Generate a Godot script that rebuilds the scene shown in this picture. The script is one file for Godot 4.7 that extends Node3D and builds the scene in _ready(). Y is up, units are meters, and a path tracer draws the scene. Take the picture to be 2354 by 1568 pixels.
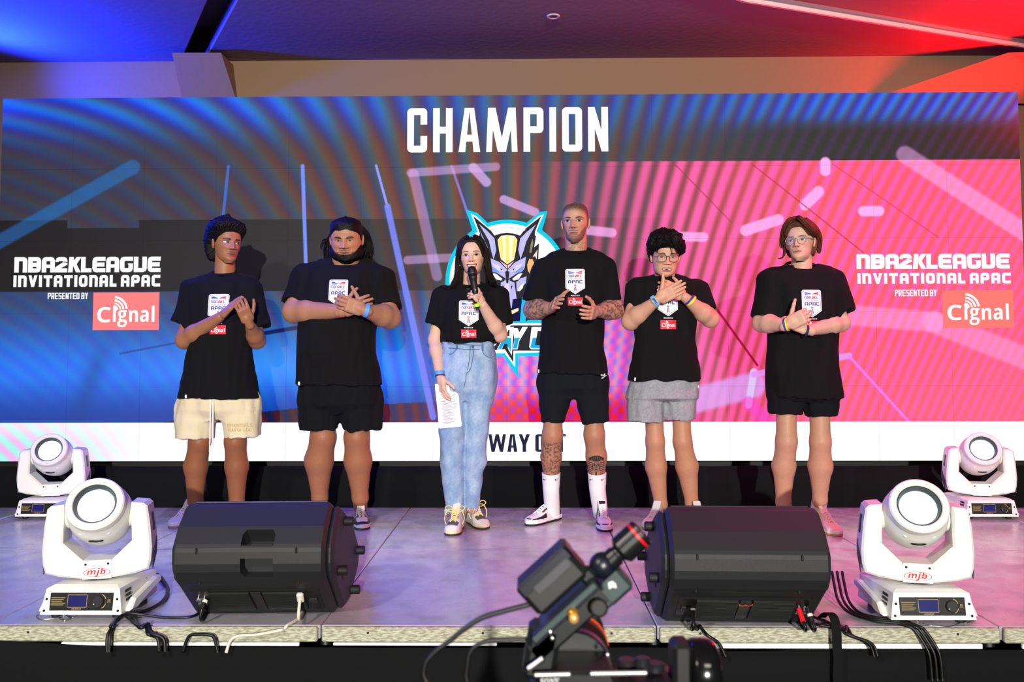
extends Node3D
# A stage at an indoor event: six people in black shirts before a LED wall, four moving heads, two floor monitors and a small camera rig.
# y is up, metres; the hall floor is y = 0, the stage deck y = 0.75; the camera stands at x = 0, z = 0 and looks along -z.

const DECK := 0.75
const WALL_Y := 1.0042
var mats := {}
var taken := {}
var rng := RandomNumberGenerator.new()


func _ready():
	rng.seed = 7
	camera_and_air()
	lights()
	make_materials()
	room()
	stage()
	led_wall()
	fixtures()
	monitors()
	people()
	rig()
	cables()


func camera_and_air():
	var cam := Camera3D.new()
	cam.name = "camera"
	cam.position = Vector3(0, 1.72, 0)
	cam.rotation_order = EULER_ORDER_YXZ
	cam.rotation = Vector3(deg_to_rad(1.1), deg_to_rad(0.8), deg_to_rad(-0.14))
	cam.near = 0.05
	cam.far = 60.0
	var at := CameraAttributesPhysical.new()
	at.frustum_focal_length = 30.216
	at.frustum_focus_distance = 4.85
	at.exposure_aperture = 9.0
	cam.attributes = at
	cam.fov = 43.33
	add_child(cam)
	cam.current = true
	var w := WorldEnvironment.new()
	w.name = "air"
	var e := Environment.new()
	e.background_mode = Environment.BG_COLOR
	e.background_color = Color(0, 0, 0)
	e.tonemap_mode = Environment.TONE_MAPPER_LINEAR
	e.tonemap_exposure = 1.0
	e.sdfgi_enabled = true
	e.ssao_enabled = true
	e.ssil_enabled = true
	w.environment = e
	add_child(w)


func spot(called: String, at: Vector3, to: Vector3, color: Color, energy: float, angle: float, soft: float, size: float):
	var l := SpotLight3D.new()
	l.name = called
	l.light_color = color
	l.light_energy = energy
	l.spot_angle = angle
	l.spot_angle_attenuation = soft
	l.spot_attenuation = 2.0
	l.spot_range = 30.0
	l.light_size = size
	l.shadow_enabled = true
	add_child(l)
	l.look_at_from_position(at, to, Vector3.UP if absf((to - at).normalized().y) < 0.98 else Vector3.RIGHT)
	return l


func lights():
	# white key lamp behind the audience, out of view, placed by its shadows
	spot("unseen_key_light", Vector3(0.95, 3.5, 9.6), Vector3(0.0, 1.25, -4.8), Color(1.0, 0.985, 0.955), 215.0, 21.0, 0.8, 0.09)
	# unseen white lamp over the audience, placed to light legs and shoes
	spot("unseen_front_light", Vector3(-2.15, 3.7, 0.9), Vector3(0.1, 1.0, -4.8), Color(1.0, 0.97, 0.93), 12.0, 42.0, 0.9, 0.12)
	# coloured wash lamps beside the LED wall, out of view, lighting the ceiling
	spot("blue_wash_light", Vector3(-4.02, 3.62, -6.05), Vector3(-2.2, 4.15, -5.7), Color(0.07, 0.2, 1.0), 20.0, 70.0, 1.0, 0.12)
	spot("red_wash_light", Vector3(3.98, 3.45, -6.0), Vector3(2.2, 4.15, -5.7), Color(1.0, 0.035, 0.06), 13.0, 70.0, 1.0, 0.12)
	# unseen coloured lamps over the stage, placed to tint the deck
	spot("unseen_violet_light", Vector3(-1.7, 3.75, -4.5), Vector3(-1.5, 0.75, -4.4), Color(0.36, 0.28, 1.0), 5.0, 58.0, 1.0, 0.15)
	spot("unseen_pink_light", Vector3(2.3, 3.75, -4.3), Vector3(2.0, 0.75, -4.2), Color(1.0, 0.28, 0.68), 5.5, 58.0, 1.0, 0.15)
	# unseen warm lamp over the audience, placed to light the back wall
	spot("unseen_warm_light", Vector3(0.2, 3.7, 1.5), Vector3(0.2, 3.2, -6.0), Color(1.0, 0.72, 0.45), 0.5, 60.0, 1.0, 0.2)


# ---------------------------------------------------------------- names and objects
func numbered(called: String) -> String:
	if not taken.has(called):
		taken[called] = 0
		return called
	taken[called] += 1
	return "%s_%03d" % [called, taken[called]]


func thing(called: String, label: String, category: String, at := Vector3.ZERO, turn := 0.0, group := "") -> Node3D:
	var o := Node3D.new()
	o.name = numbered(called)
	add_child(o)
	o.position = at
	o.rotation.y = turn
	o.set_meta("label", label)
	o.set_meta("category", category)
	if group != "":
		o.set_meta("group", group)
	return o


func part(called: String, mesh: Mesh, mat: Material, parent: Node3D, label := "") -> MeshInstance3D:
	var o := MeshInstance3D.new()
	o.name = called
	o.mesh = mesh
	if mat:
		o.material_override = mat
	parent.add_child(o, true)
	if label != "":
		o.set_meta("label", label)
	return o


func whole(called: String, mesh: Mesh, mat: Material, label: String, category: String, group := "") -> MeshInstance3D:
	var o := MeshInstance3D.new()
	o.name = numbered(called)
	o.mesh = mesh
	o.material_override = mat
	add_child(o)
	o.set_meta("label", label)
	o.set_meta("category", category)
	if group != "":
		o.set_meta("group", group)
	return o


func struct(called: String, mesh: Mesh, mat: Material, label: String, category := "structure") -> MeshInstance3D:
	var o := whole(called, mesh, mat, label, category)
	o.set_meta("kind", "structure")
	return o


# ---------------------------------------------------------------- materials
func mat(called: String, c: Color, rough := 0.6, metal := 0.0, spec := 0.5) -> StandardMaterial3D:
	if mats.has(called):
		return mats[called]
	var m := StandardMaterial3D.new()
	m.resource_name = called
	m.albedo_color = c
	m.roughness = rough
	m.metallic = metal
	m.metallic_specular = spec
	m.cull_mode = BaseMaterial3D.CULL_DISABLED
	mats[called] = m
	return m


func glow(called: String, c: Color, e: float) -> StandardMaterial3D:
	var m := mat(called, Color(0.1, 0.1, 0.1), 0.3)
	m.emission_enabled = true
	m.emission = c
	m.emission_energy_multiplier = e
	return m


func noise_tex(freq: float, octaves: int, ramp: Array, seed_ := 1, size := 512, normal := 0.0, kind := FastNoiseLite.TYPE_SIMPLEX_SMOOTH) -> NoiseTexture2D:
	var n := FastNoiseLite.new()
	n.noise_type = kind
	n.seed = seed_
	n.frequency = freq
	n.fractal_octaves = octaves
	var t := NoiseTexture2D.new()
	t.width = size
	t.height = size
	t.seamless = true
	t.noise = n
	if ramp.size() > 0:
		var g := Gradient.new()
		g.offsets = PackedFloat32Array(ramp[0])
		var cs := PackedColorArray()
		for c in ramp[1]:
			cs.append(c)
		g.colors = cs
		t.color_ramp = g
	if normal > 0.0:
		t.as_normal_map = true
		t.bump_strength = normal
	return t


func triplanar(m: StandardMaterial3D, scale: Vector3, in_world := true):
	m.uv1_triplanar = true
	m.uv1_world_triplanar = in_world
	m.uv1_scale = scale


# ---------------------------------------------------------------- shapes
func begin(g := -1) -> SurfaceTool:
	var st := SurfaceTool.new()
	st.begin(Mesh.PRIMITIVE_TRIANGLES)
	st.set_smooth_group(g)
	return st


func done(st: SurfaceTool) -> ArrayMesh:
	st.generate_normals()
	return st.commit()


func tri(st: SurfaceTool, a: Vector3, b: Vector3, c: Vector3):
	st.add_vertex(a)
	st.add_vertex(b)
	st.add_vertex(c)


func quad(st: SurfaceTool, a: Vector3, b: Vector3, c: Vector3, d: Vector3):
	tri(st, a, b, c)
	tri(st, a, c, d)


func face(st: SurfaceTool, p: Array, middle: Vector3):
	# a convex face, wound to be seen from outside
	var n: Vector3 = (p[1] - p[0]).cross(p[2] - p[0])
	var k: Vector3 = Vector3.ZERO
	for q in p:
		k += q
	k /= p.size()
	if n.dot(k - middle) > 0.0:
		p.reverse()
	for i in range(1, p.size() - 1):
		tri(st, p[0], p[i], p[i + 1])


func add_box(st: SurfaceTool, t: Transform3D, size: Vector3, ch := 0.0):
	var h := size * 0.5
	var m := t.origin
	var i := h - Vector3.ONE * ch
	for ax in 3:
		var u := (ax + 1) % 3
		var v := (ax + 2) % 3
		for s in [-1.0, 1.0]:
			var p := []
			for q in [[-1, -1], [1, -1], [1, 1], [-1, 1]]:
				var w := Vector3.ZERO
				w[ax] = s * h[ax]
				w[u] = q[0] * i[u]
				w[v] = q[1] * i[v]
				p.append(t * w)
			face(st, p, m)
	if ch <= 0.0:
		return
	for ax in 3:
		var u := (ax + 1) % 3
		var v := (ax + 2) % 3
		for su in [-1.0, 1.0]:
			for sv in [-1.0, 1.0]:
				var p := []
				for q in [[-1, 0], [1, 0], [1, 1], [-1, 1]]:
					var w := Vector3.ZERO
					w[ax] = q[0] * i[ax]
					w[u] = su * (h[u] if q[1] == 0 else i[u])
					w[v] = sv * (i[v] if q[1] == 0 else h[v])
					p.append(t * w)
				face(st, p, m)
	for sx in [-1.0, 1.0]:
		for sy in [-1.0, 1.0]:
			for sz in [-1.0, 1.0]:
				face(st, [t * Vector3(sx * h.x, sy * i.y, sz * i.z), t * Vector3(sx * i.x, sy * h.y, sz * i.z), t * Vector3(sx * i.x, sy * i.y, sz * h.z)], m)


func box(size: Vector3, at := Vector3.ZERO, ch := 0.0, turn := Vector3.ZERO) -> ArrayMesh:
	var st := begin()
	add_box(st, Transform3D(Basis.from_euler(turn), at), size, ch)
	return done(st)


func facing(dir: Vector3, up := Vector3.UP) -> Basis:
	# a basis whose y runs along dir
	var y := dir.normalized()
	var x := y.cross(up)
	if x.length() < 0.01:
		x = y.cross(Vector3.RIGHT)
	x = x.normalized()
	return Basis(x, y, x.cross(y))


func add_lathe(st: SurfaceTool, t: Transform3D, prof: Array, seg := 24):
	# prof: Vector2(radius, height along y)
	for k in prof.size() - 1:
		var a: Vector2 = prof[k]
		var b: Vector2 = prof[k + 1]
		for j in seg:
			var u := TAU * j / seg
			var v := TAU * (j + 1) / seg
			var p := t * Vector3(a.x * cos(u), a.y, a.x * sin(u))
			var q := t * Vector3(a.x * cos(v), a.y, a.x * sin(v))
			var r := t * Vector3(b.x * cos(v), b.y, b.x * sin(v))
			var s := t * Vector3(b.x * cos(u), b.y, b.x * sin(u))
			if a.x > 0.0:
				tri(st, p, q, r)
			if b.x > 0.0:
				tri(st, p, r, s)


func lathe(prof: Array, t := Transform3D.IDENTITY, seg := 24, g := -1) -> ArrayMesh:
	var st := begin(g)
	add_lathe(st, t, prof, seg)
	return done(st)


func rod(a: Vector3, b: Vector3, r: float, ch := 0.0, seg := 20) -> ArrayMesh:
	var st := begin()
	add_rod(st, a, b, r, ch, seg)
	return done(st)


func add_rod(st: SurfaceTool, a: Vector3, b: Vector3, r: float, ch := 0.0, seg := 20):
	var l := a.distance_to(b)
	var pr := [Vector2(0, 0), Vector2(r - ch, 0), Vector2(r, ch), Vector2(r, l - ch), Vector2(r - ch, l), Vector2(0, l)] if ch > 0.0 else [Vector2(0, 0), Vector2(r, 0), Vector2(r, l), Vector2(0, l)]
	add_lathe(st, Transform3D(facing(b - a), a), pr, seg)


func curve(pts: Array, per := 8) -> PackedVector3Array:
	# a smooth line through the points
	var o := PackedVector3Array()
	var n := pts.size()
	for k in n - 1:
		var a: Vector3 = pts[maxi(k - 1, 0)]
		var b: Vector3 = pts[k]
		var c: Vector3 = pts[k + 1]
		var d: Vector3 = pts[mini(k + 2, n - 1)]
		for j in per:
			o.append(b.cubic_interpolate(c, a, d, float(j) / per))
	o.append(pts[n - 1])
	return o


func add_tube(st: SurfaceTool, line: PackedVector3Array, r: float, seg := 8, r_end := -1.0):
	var up := Vector3.UP
	var rings := []
	for k in line.size():
		var d := (line[mini(k + 1, line.size() - 1)] - line[maxi(k - 1, 0)]).normalized()
		if absf(d.dot(up)) > 0.95:
			up = Vector3.RIGHT if absf(d.x) < 0.9 else Vector3.FORWARD
		var x := d.cross(up).normalized()
		up = x.cross(d).normalized()
		var rr := r if r_end < 0.0 else lerpf(r, r_end, float(k) / (line.size() - 1))
		var ring := PackedVector3Array()
		for j in seg:
			var u := TAU * j / seg
			ring.append(line[k] + (x * cos(u) + up * sin(u)) * rr)
		rings.append(ring)
	for k in rings.size() - 1:
		for j in seg:
			var n := (j + 1) % seg
			quad(st, rings[k][j], rings[k + 1][j], rings[k + 1][n], rings[k][n])
	for e in [0, rings.size() - 1]:
		for j in range(1, seg - 1):
			tri(st, rings[e][0], rings[e][j], rings[e][j + 1])


func tube(pts: Array, r: float, seg := 8, per := 8) -> ArrayMesh:
	var st := begin(0)
	add_tube(st, curve(pts, per), r, seg)
	return done(st)


func inset(poly: PackedVector2Array, d: float) -> PackedVector2Array:
	var o := PackedVector2Array()
	var n := poly.size()
	var s := 1.0 if not Geometry2D.is_polygon_clockwise(poly) else -1.0
	for k in n:
		var e := (poly[k] - poly[(k + n - 1) % n]).normalized()
		var g := (poly[(k + 1) % n] - poly[k]).normalized()
		var a := Vector2(-e.y, e.x) * s
		var b := Vector2(-g.y, g.x) * s
		var m := (a + b).normalized()
		o.append(poly[k] + m * d / maxf(m.dot(a), 0.35))
	return o


func add_prism(st: SurfaceTool, t: Transform3D, poly: PackedVector2Array, z0: float, z1: float, ch := 0.0):
	# a polygon in x, y swept from z0 to z1 (z1 > z0), with chamfered ends
	var clock := Geometry2D.is_polygon_clockwise(poly)
	var pin := inset(poly, ch) if ch > 0.0 else poly
	var ids := Geometry2D.triangulate_polygon(pin)
	var n := poly.size()
	for e in [[z0, false], [z1, true]]:
		for k in range(0, ids.size(), 3):
			var a := t * Vector3(pin[ids[k]].x, pin[ids[k]].y, e[0])
			var b := t * Vector3(pin[ids[k + 1]].x, pin[ids[k + 1]].y, e[0])
			var c := t * Vector3(pin[ids[k + 2]].x, pin[ids[k + 2]].y, e[0])
			var up := (pin[ids[k + 1]] - pin[ids[k]]).cross(pin[ids[k + 2]] - pin[ids[k]]) > 0.0
			if up == e[1]:
				tri(st, a, c, b)
			else:
				tri(st, a, b, c)
	var levels := [[pin, z0], [poly, z0 + ch], [poly, z1 - ch], [pin, z1]] if ch > 0.0 else [[poly, z0], [poly, z1]]
	for l in levels.size() - 1:
		var p: PackedVector2Array = levels[l][0]
		var q: PackedVector2Array = levels[l + 1][0]
		for k in n:
			var m := (k + 1) % n
			var a := t * Vector3(p[k].x, p[k].y, levels[l][1])
			var b := t * Vector3(p[m].x, p[m].y, levels[l][1])
			var c := t * Vector3(q[m].x, q[m].y, levels[l + 1][1])
			var d := t * Vector3(q[k].x, q[k].y, levels[l + 1][1])
			if clock:
				quad(st, a, b, c, d)
			else:
				quad(st, a, d, c, b)


func prism(poly: Array, z0: float, z1: float, ch := 0.0, t := Transform3D.IDENTITY) -> ArrayMesh:
	var st := begin()
	add_prism(st, t, PackedVector2Array(poly), z0, z1, ch)
	return done(st)


func add_ball(st: SurfaceTool, t: Transform3D, r: Vector3, seg := 16, rows := 10):
	for k in rows:
		for j in seg:
			var q := []
			for e in [[k, j], [k, j + 1], [k + 1, j + 1], [k + 1, j]]:
				var u: float = TAU * e[1] / seg
				var v: float = PI * e[0] / rows
				q.append(t * Vector3(r.x * sin(v) * cos(u), r.y * cos(v), r.z * sin(v) * sin(u)))
			tri(st, q[0], q[1], q[2])
			tri(st, q[0], q[2], q[3])


func ball(r: Vector3, at: Vector3, seg := 16, rows := 10, turn := Vector3.ZERO) -> ArrayMesh:
	var st := begin(0)
	add_ball(st, Transform3D(Basis.from_euler(turn), at), r, seg, rows)
	return done(st)


# ---------------------------------------------------------------- lettering: glyphs as convex polygons in a box w wide and 1 high
func rect(a: float, b: float, c: float, d: float) -> PackedVector2Array:
	return PackedVector2Array([Vector2(a, b), Vector2(c, b), Vector2(c, d), Vector2(a, d)])


func corner(c: Vector2, x: float, y: float, st: Vector2, r: float, seg: int) -> PackedVector2Array:
	# the corner of a rounded stroke: c the outer corner, x and y towards the inside (1 or -1)
	var o := PackedVector2Array([c + Vector2(x * st.x, y * st.y), c + Vector2(x * st.x, 0)])
	for k in seg + 1:
		var u := PI / 2 * k / seg
		o.append(c + Vector2(x * (r - r * sin(u)), y * (r - r * cos(u))))
	o.append(c + Vector2(0, y * st.y))
	return o


func frame(x0: float, y0: float, x1: float, y1: float, sx: float, sy: float, r: float, seg: int, has: String) -> Array:
	# sides l r t b, corners q (top left) e (top right) z (bottom left) c (bottom right) are rounded, Q E Z C are square
	var o := []
	if "l" in has:
		o.append(rect(x0, y0 + sy, x0 + sx, y1 - sy))
	if "r" in has:
		o.append(rect(x1 - sx, y0 + sy, x1, y1 - sy))
	if "t" in has:
		o.append(rect(x0 + sx, y1 - sy, x1 - sx, y1))
	if "b" in has:
		o.append(rect(x0 + sx, y0, x1 - sx, y0 + sy))
	var rr := minf(r, minf(sx, sy))
	for k in [["q", x0, y1, 1, -1], ["e", x1, y1, -1, -1], ["z", x0, y0, 1, 1], ["c", x1, y0, -1, 1]]:
		if k[0] in has:
			o.append(corner(Vector2(k[1], k[2]), k[3], k[4], Vector2(sx, sy), rr, seg))
		elif k[0].to_upper() in has:
			o.append(corner(Vector2(k[1], k[2]), k[3], k[4], Vector2(sx, sy), 0.0001, 1))
	return o


func glyph(ch: String, w: float, sx: float, sy: float, r: float, seg: int, square := false) -> Array:
	var m := 0.5 - sy / 2
	var n := 0.5 + sy / 2
	match ch:
		"C":
			return frame(0, 0, w, 1, sx, sy, r, seg, "ltbqEzC" if square else "ltbqezc") + ([] if square else [rect(w - sx, 1 - sy * 2.4, w, 1 - sy), rect(w - sx, sy, w, sy * 2.4)])
		"H":
			return [rect(0, 0, sx, 1), rect(w - sx, 0, w, 1), rect(sx, m, w - sx, n)]
		"A":
			if square:
				return frame(0, 0, w, 1, sx, sy, r, seg, "tqe") + [rect(0, 0, sx, 1 - sy), rect(w - sx, 0, w, 1 - sy), rect(sx, 0.3, w - sx, 0.3 + sy * 0.8)]
			var k := w * 0.28
			return [PackedVector2Array([Vector2(0, 0), Vector2(sx, 0), Vector2(w / 2 + sx * 0.05, 1), Vector2(k, 1)]), PackedVector2Array([Vector2(w, 0), Vector2(w - sx, 0), Vector2(w / 2 - sx * 0.05, 1), Vector2(w - k, 1)]), rect(w * 0.26, 0.24, w * 0.74, 0.24 + sy)]
		"M":
			var q := w * 0.3
			return [PackedVector2Array([Vector2(0, 0), Vector2(sx * 0.85, 0), Vector2(sx * 1.05, 0.7), Vector2(sx * 1.05, 1), Vector2(w * 0.06, 1)]), PackedVector2Array([Vector2(w, 0), Vector2(w - sx * 0.85, 0), Vector2(w - sx * 1.05, 0.7), Vector2(w - sx * 1.05, 1), Vector2(w * 0.94, 1)]), PackedVector2Array([Vector2(w * 0.06, 1), Vector2(q, 1), Vector2(w * 0.56, 0.12), Vector2(w * 0.56, 0), Vector2(w * 0.37, 0)]), PackedVector2Array([Vector2(w * 0.94, 1), Vector2(w - q, 1), Vector2(w * 0.44, 0.12), Vector2(w * 0.44, 0), Vector2(w * 0.63, 0)])]
		"P":
			return frame(0, 0.42 if not square else 0.3, w, 1, sx, sy, r, seg, "lrtbeQcZ" if not square else "lrtbqecZ") + [rect(0, 0, sx, 0.45)]
		"I":
			return [rect(0, 0, sx, 1)]
		"O":
			return frame(0, 0, w, 1, sx, sy, r, seg, "lrtbqezc")
		"N":
			if square:
				return frame(0, 0, w, 1, sx, sy, r, seg, "tQe") + [rect(0, 0, sx, 1 - sy), rect(w - sx, 0, w, 1 - sy)]
			return [rect(0, 0, sx, 1), rect(w - sx, 0, w, 1), PackedVector2Array([Vector2(0.01, 1), Vector2(sx * 0.98, 1), Vector2(w - 0.01, 0), Vector2(w - sx * 0.98, 0)])]
		"B":
			return frame(0, 0, w, 1, sx, sy, r, seg, "lrtbQeZc") + [rect(sx, m, w - sx, n)]
		"K":
			return [PackedVector2Array([Vector2(0, 0), Vector2(sx, 0), Vector2(sx + 0.07, 1), Vector2(0.07, 1)]), PackedVector2Array([Vector2(sx * 0.9, 0.38), Vector2(sx * 0.9, 0.66), Vector2(w - sx * 0.95, 1), Vector2(w, 1), Vector2(w, 0.95), Vector2(w * 0.66, 0.52)]), PackedVector2Array([Vector2(sx, 0.5), Vector2(w * 0.66, 0.54), Vector2(w, 0), Vector2(w - sx * 1.05, 0)])]
		"2":
			return frame(0.03, 0.42, w, 1, sx, sy, r, seg, "trqe") + [rect(0.03, 0.68, sx * 0.8, 1 - sy), rect(0, 0, w, sy), PackedVector2Array([Vector2(0, sy), Vector2(sx * 1.3, sy), Vector2(w, 0.5), Vector2(w, 0.62), Vector2(w - sx, 0.66), Vector2(0.03, 0.34)])]
		"L":
			return [rect(0, sy, sx, 1), rect(0, 0, w, sy)]
		"E":
			return frame(0, 0, w, 1, sx, sy, r, seg, "ltbqEzC" if square else "ltbQEZC") + [rect(sx, m, w * 0.93, n)]
		"G":
			return frame(0, 0, w, 1, sx, sy, r, seg, "ltbqEzc") + [rect(w - sx, sy, w, 0.56), rect(w * 0.6, 0.56 - sy * 0.2, w - sx, 0.56)]
		"U":
			return frame(0, 0, w, 1, sx, sy, r, seg, "bZc" if square else "bzc") + [rect(0, sy, sx, 1), rect(w - sx, sy, w, 1)]
		"V":
			return [PackedVector2Array([Vector2(0, 1), Vector2(sx, 1), Vector2(w / 2 + sx * 0.45, 0), Vector2(w / 2 - sx * 0.45, 0)]), PackedVector2Array([Vector2(w, 1), Vector2(w - sx, 1), Vector2(w / 2 - sx * 0.45, 0), Vector2(w / 2 + sx * 0.45, 0)])]
		"W":
			var a := sx * 0.9
			return [PackedVector2Array([Vector2(0, 1), Vector2(a, 1), Vector2(w * 0.25 + a * 0.55, 0), Vector2(w * 0.25 - a * 0.45, 0)]), PackedVector2Array([Vector2(w * 0.5 - a * 0.5, 1), Vector2(w * 0.5 + a * 0.5, 1), Vector2(w * 0.25 + a * 0.55, 0), Vector2(w * 0.25 - a * 0.45, 0)]), PackedVector2Array([Vector2(w * 0.5 - a * 0.5, 1), Vector2(w * 0.5 + a * 0.5, 1), Vector2(w * 0.75 + a * 0.45, 0), Vector2(w * 0.75 - a * 0.55, 0)]), PackedVector2Array([Vector2(w, 1), Vector2(w - a, 1), Vector2(w * 0.75 - a * 0.55, 0), Vector2(w * 0.75 + a * 0.45, 0)])]
		"Y":
			return [rect(w / 2 - sx / 2, 0, w / 2 + sx / 2, 0.42), PackedVector2Array([Vector2(0, 1), Vector2(sx, 1), Vector2(w / 2 + sx / 2, 0.4), Vector2(w / 2 - sx / 2, 0.4)]), PackedVector2Array([Vector2(w, 1), Vector2(w - sx, 1), Vector2(w / 2 - sx / 2, 0.4), Vector2(w / 2 + sx / 2, 0.4)])]
		"T":
			return [rect(0, 1 - sy, w, 1), rect(w / 2 - sx / 2, 0, w / 2 + sx / 2, 1 - sy)]
		"D":
			return frame(0, 0, w, 1, sx, sy, r, seg, "lrtbQeZc")
		"R":
			return frame(0, 0.4, w, 1, sx, sy, r, seg, "lrtbeQcZ") + [rect(0, 0, sx, 0.45), PackedVector2Array([Vector2(w * 0.4, 0.45), Vector2(w * 0.75, 0.45), Vector2(w, 0), Vector2(w - sx, 0)])]
		"S":
			return frame(0, m, w, 1, sx, sy, r, seg, "ltbqezC") + frame(0, 0, w, n, sx, sy, r, seg, "rtbzecQ")
	return []


func word(text: String, at: Vector2, height: float, widths: Dictionary, usual: float, sx: float, sy: float, gap: float, r: float, seg: int, square := false, length := 0.0) -> Array:
	# polygons of a line of text, its bottom left corner at «at»; length > 0 stretches it to that length
	var o := []
	var x := 0.0
	for ch in text:
		if ch == " ":
			x += widths.get(" ", 0.3)
			continue
		var w: float = widths.get(ch, usual)
		for p in glyph(ch, w, sx, sy, r, seg, square):
			var q := PackedVector2Array()
			for v in p:
				q.append(v + Vector2(x, 0))
			o.append(q)
		x += (sx if ch == "I" else w) + gap
	x -= gap
	var k := Vector2(height if length <= 0.0 else length / x, height)
	for j in o.size():
		var q := PackedVector2Array()
		for v in o[j]:
			q.append(at + v * k)
		o[j] = q
	return o


func text_polys(text: String, at: Vector2, height: float, length := 0.0, font := "Droid Sans", heavy := true) -> Array:
	# triangles of a line of type; height is that of a capital
	var tm := TextMesh.new()
	var f := SystemFont.new()
	f.font_names = PackedStringArray([font])
	if heavy:
		f.font_weight = 700
	tm.font = f
	tm.text = text
	tm.font_size = 64
	tm.pixel_size = 0.01
	tm.depth = 0.0
	tm.curve_step = 0.5
	tm.horizontal_alignment = HORIZONTAL_ALIGNMENT_LEFT
	var a := tm.get_mesh_arrays() if tm.get_surface_count() > 0 else []
	var o := []
	if a.is_empty():
		return o
	var v: PackedVector3Array = a[Mesh.ARRAY_VERTEX]
	var ix = a[Mesh.ARRAY_INDEX]
	var ids: PackedInt32Array = ix if ix != null and ix.size() > 0 else PackedInt32Array(range(v.size()))
	var lo := Vector2(1e9, 1e9)
	var hi := Vector2(-1e9, -1e9)
	for q in v:
		lo = lo.min(Vector2(q.x, q.y))
		hi = hi.max(Vector2(q.x, q.y))
	var cap := 0.64 * 0.714
	var k := Vector2(height / cap, height / cap)
	if length > 0.0:
		k.x = length / (hi.x - lo.x)
	var base := lo.y
	if "g" in text or "j" in text or "p" in text or "y" in text:
		base = hi.y - cap if text[0].to_upper() == text[0] else lo.y + 0.64 * 0.24
	for t in range(0, ids.size(), 3):
		var q := PackedVector2Array()
		for e in 3:
			var z := v[ids[t + e]]
			q.append(at + (Vector2(z.x, z.y) - Vector2(lo.x, base)) * k)
		if absf((q[1] - q[0]).cross(q[2] - q[0])) > 1e-12:
			o.append(q)
	return o


func ellipse(c: Vector2, r: Vector2, n := 24, from := 0.0, to := TAU) -> PackedVector2Array:
	var o := PackedVector2Array()
	for k in n:
		var u := lerpf(from, to, float(k) / (n if to - from > 6.28 else n - 1))
		o.append(c + Vector2(r.x * cos(u), r.y * sin(u)))
	return o


func band(c: Vector2, r: float, wide: float, from: float, to: float, n := 12) -> Array:
	var o := []
	for k in n:
		var a := lerpf(from, to, float(k) / n)
		var b := lerpf(from, to, float(k + 1) / n)
		o.append(PackedVector2Array([c + Vector2(cos(a), sin(a)) * (r - wide / 2), c + Vector2(cos(a), sin(a)) * (r + wide / 2), c + Vector2(cos(b), sin(b)) * (r + wide / 2), c + Vector2(cos(b), sin(b)) * (r - wide / 2)]))
	return o


func line2(a: Vector2, b: Vector2, w: float) -> PackedVector2Array:
	var n := (b - a).normalized().orthogonal() * w / 2
	return PackedVector2Array([a + n, b + n, b - n, a - n])


func lay(st: SurfaceTool, polys: Array, z: float, c: Color):
	# flat print: polygons at height z, all in one colour (kept as vertex colour)
	var l := c.srgb_to_linear()
	for p in polys:
		var ids := PackedInt32Array()
		if p.size() == 3:
			ids = PackedInt32Array([0, 1, 2])
		else:
			ids = Geometry2D.triangulate_polygon(p)
		for k in range(0, ids.size(), 3):
			var q := [p[ids[k]], p[ids[k + 1]], p[ids[k + 2]]]
			if (q[1] - q[0]).cross(q[2] - q[0]) > 0.0:
				q.reverse()
			for v in q:
				st.set_color(l)
				st.add_vertex(Vector3(v.x, v.y, z))


func paint(im: Image, p: PackedVector2Array, c: Color):
	# fills a polygon (in pixels, y down) of an image
	var lo := 1e9
	var hi := -1e9
	for v in p:
		lo = minf(lo, v.y)
		hi = maxf(hi, v.y)
	var n := p.size()
	for y in range(maxi(int(floor(lo)), 0), mini(int(ceil(hi)), im.get_height() - 1) + 1):
		var yy := y + 0.5
		var xs := []
		for k in n:
			var a := p[k]
			var b := p[(k + 1) % n]
			if (a.y <= yy) != (b.y <= yy):
				xs.append(a.x + (yy - a.y) / (b.y - a.y) * (b.x - a.x))
		xs.sort()
		for k in range(0, xs.size() - 1, 2):
			var x0 := int(round(xs[k]))
			var x1 := int(round(xs[k + 1]))
			if x1 > x0:
				im.fill_rect(Rect2i(x0, y, x1 - x0, 1), c)


func print_polys(im: Image, polys: Array, origin: Vector2, k: float, c: Color):
	# polygons with y up, put on an image: origin is their (0, 0) in pixels
	for p in polys:
		var q := PackedVector2Array()
		for v in p:
			q.append(Vector2(origin.x + v.x * k, origin.y - v.y * k))
		paint(im, q, c)


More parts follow.
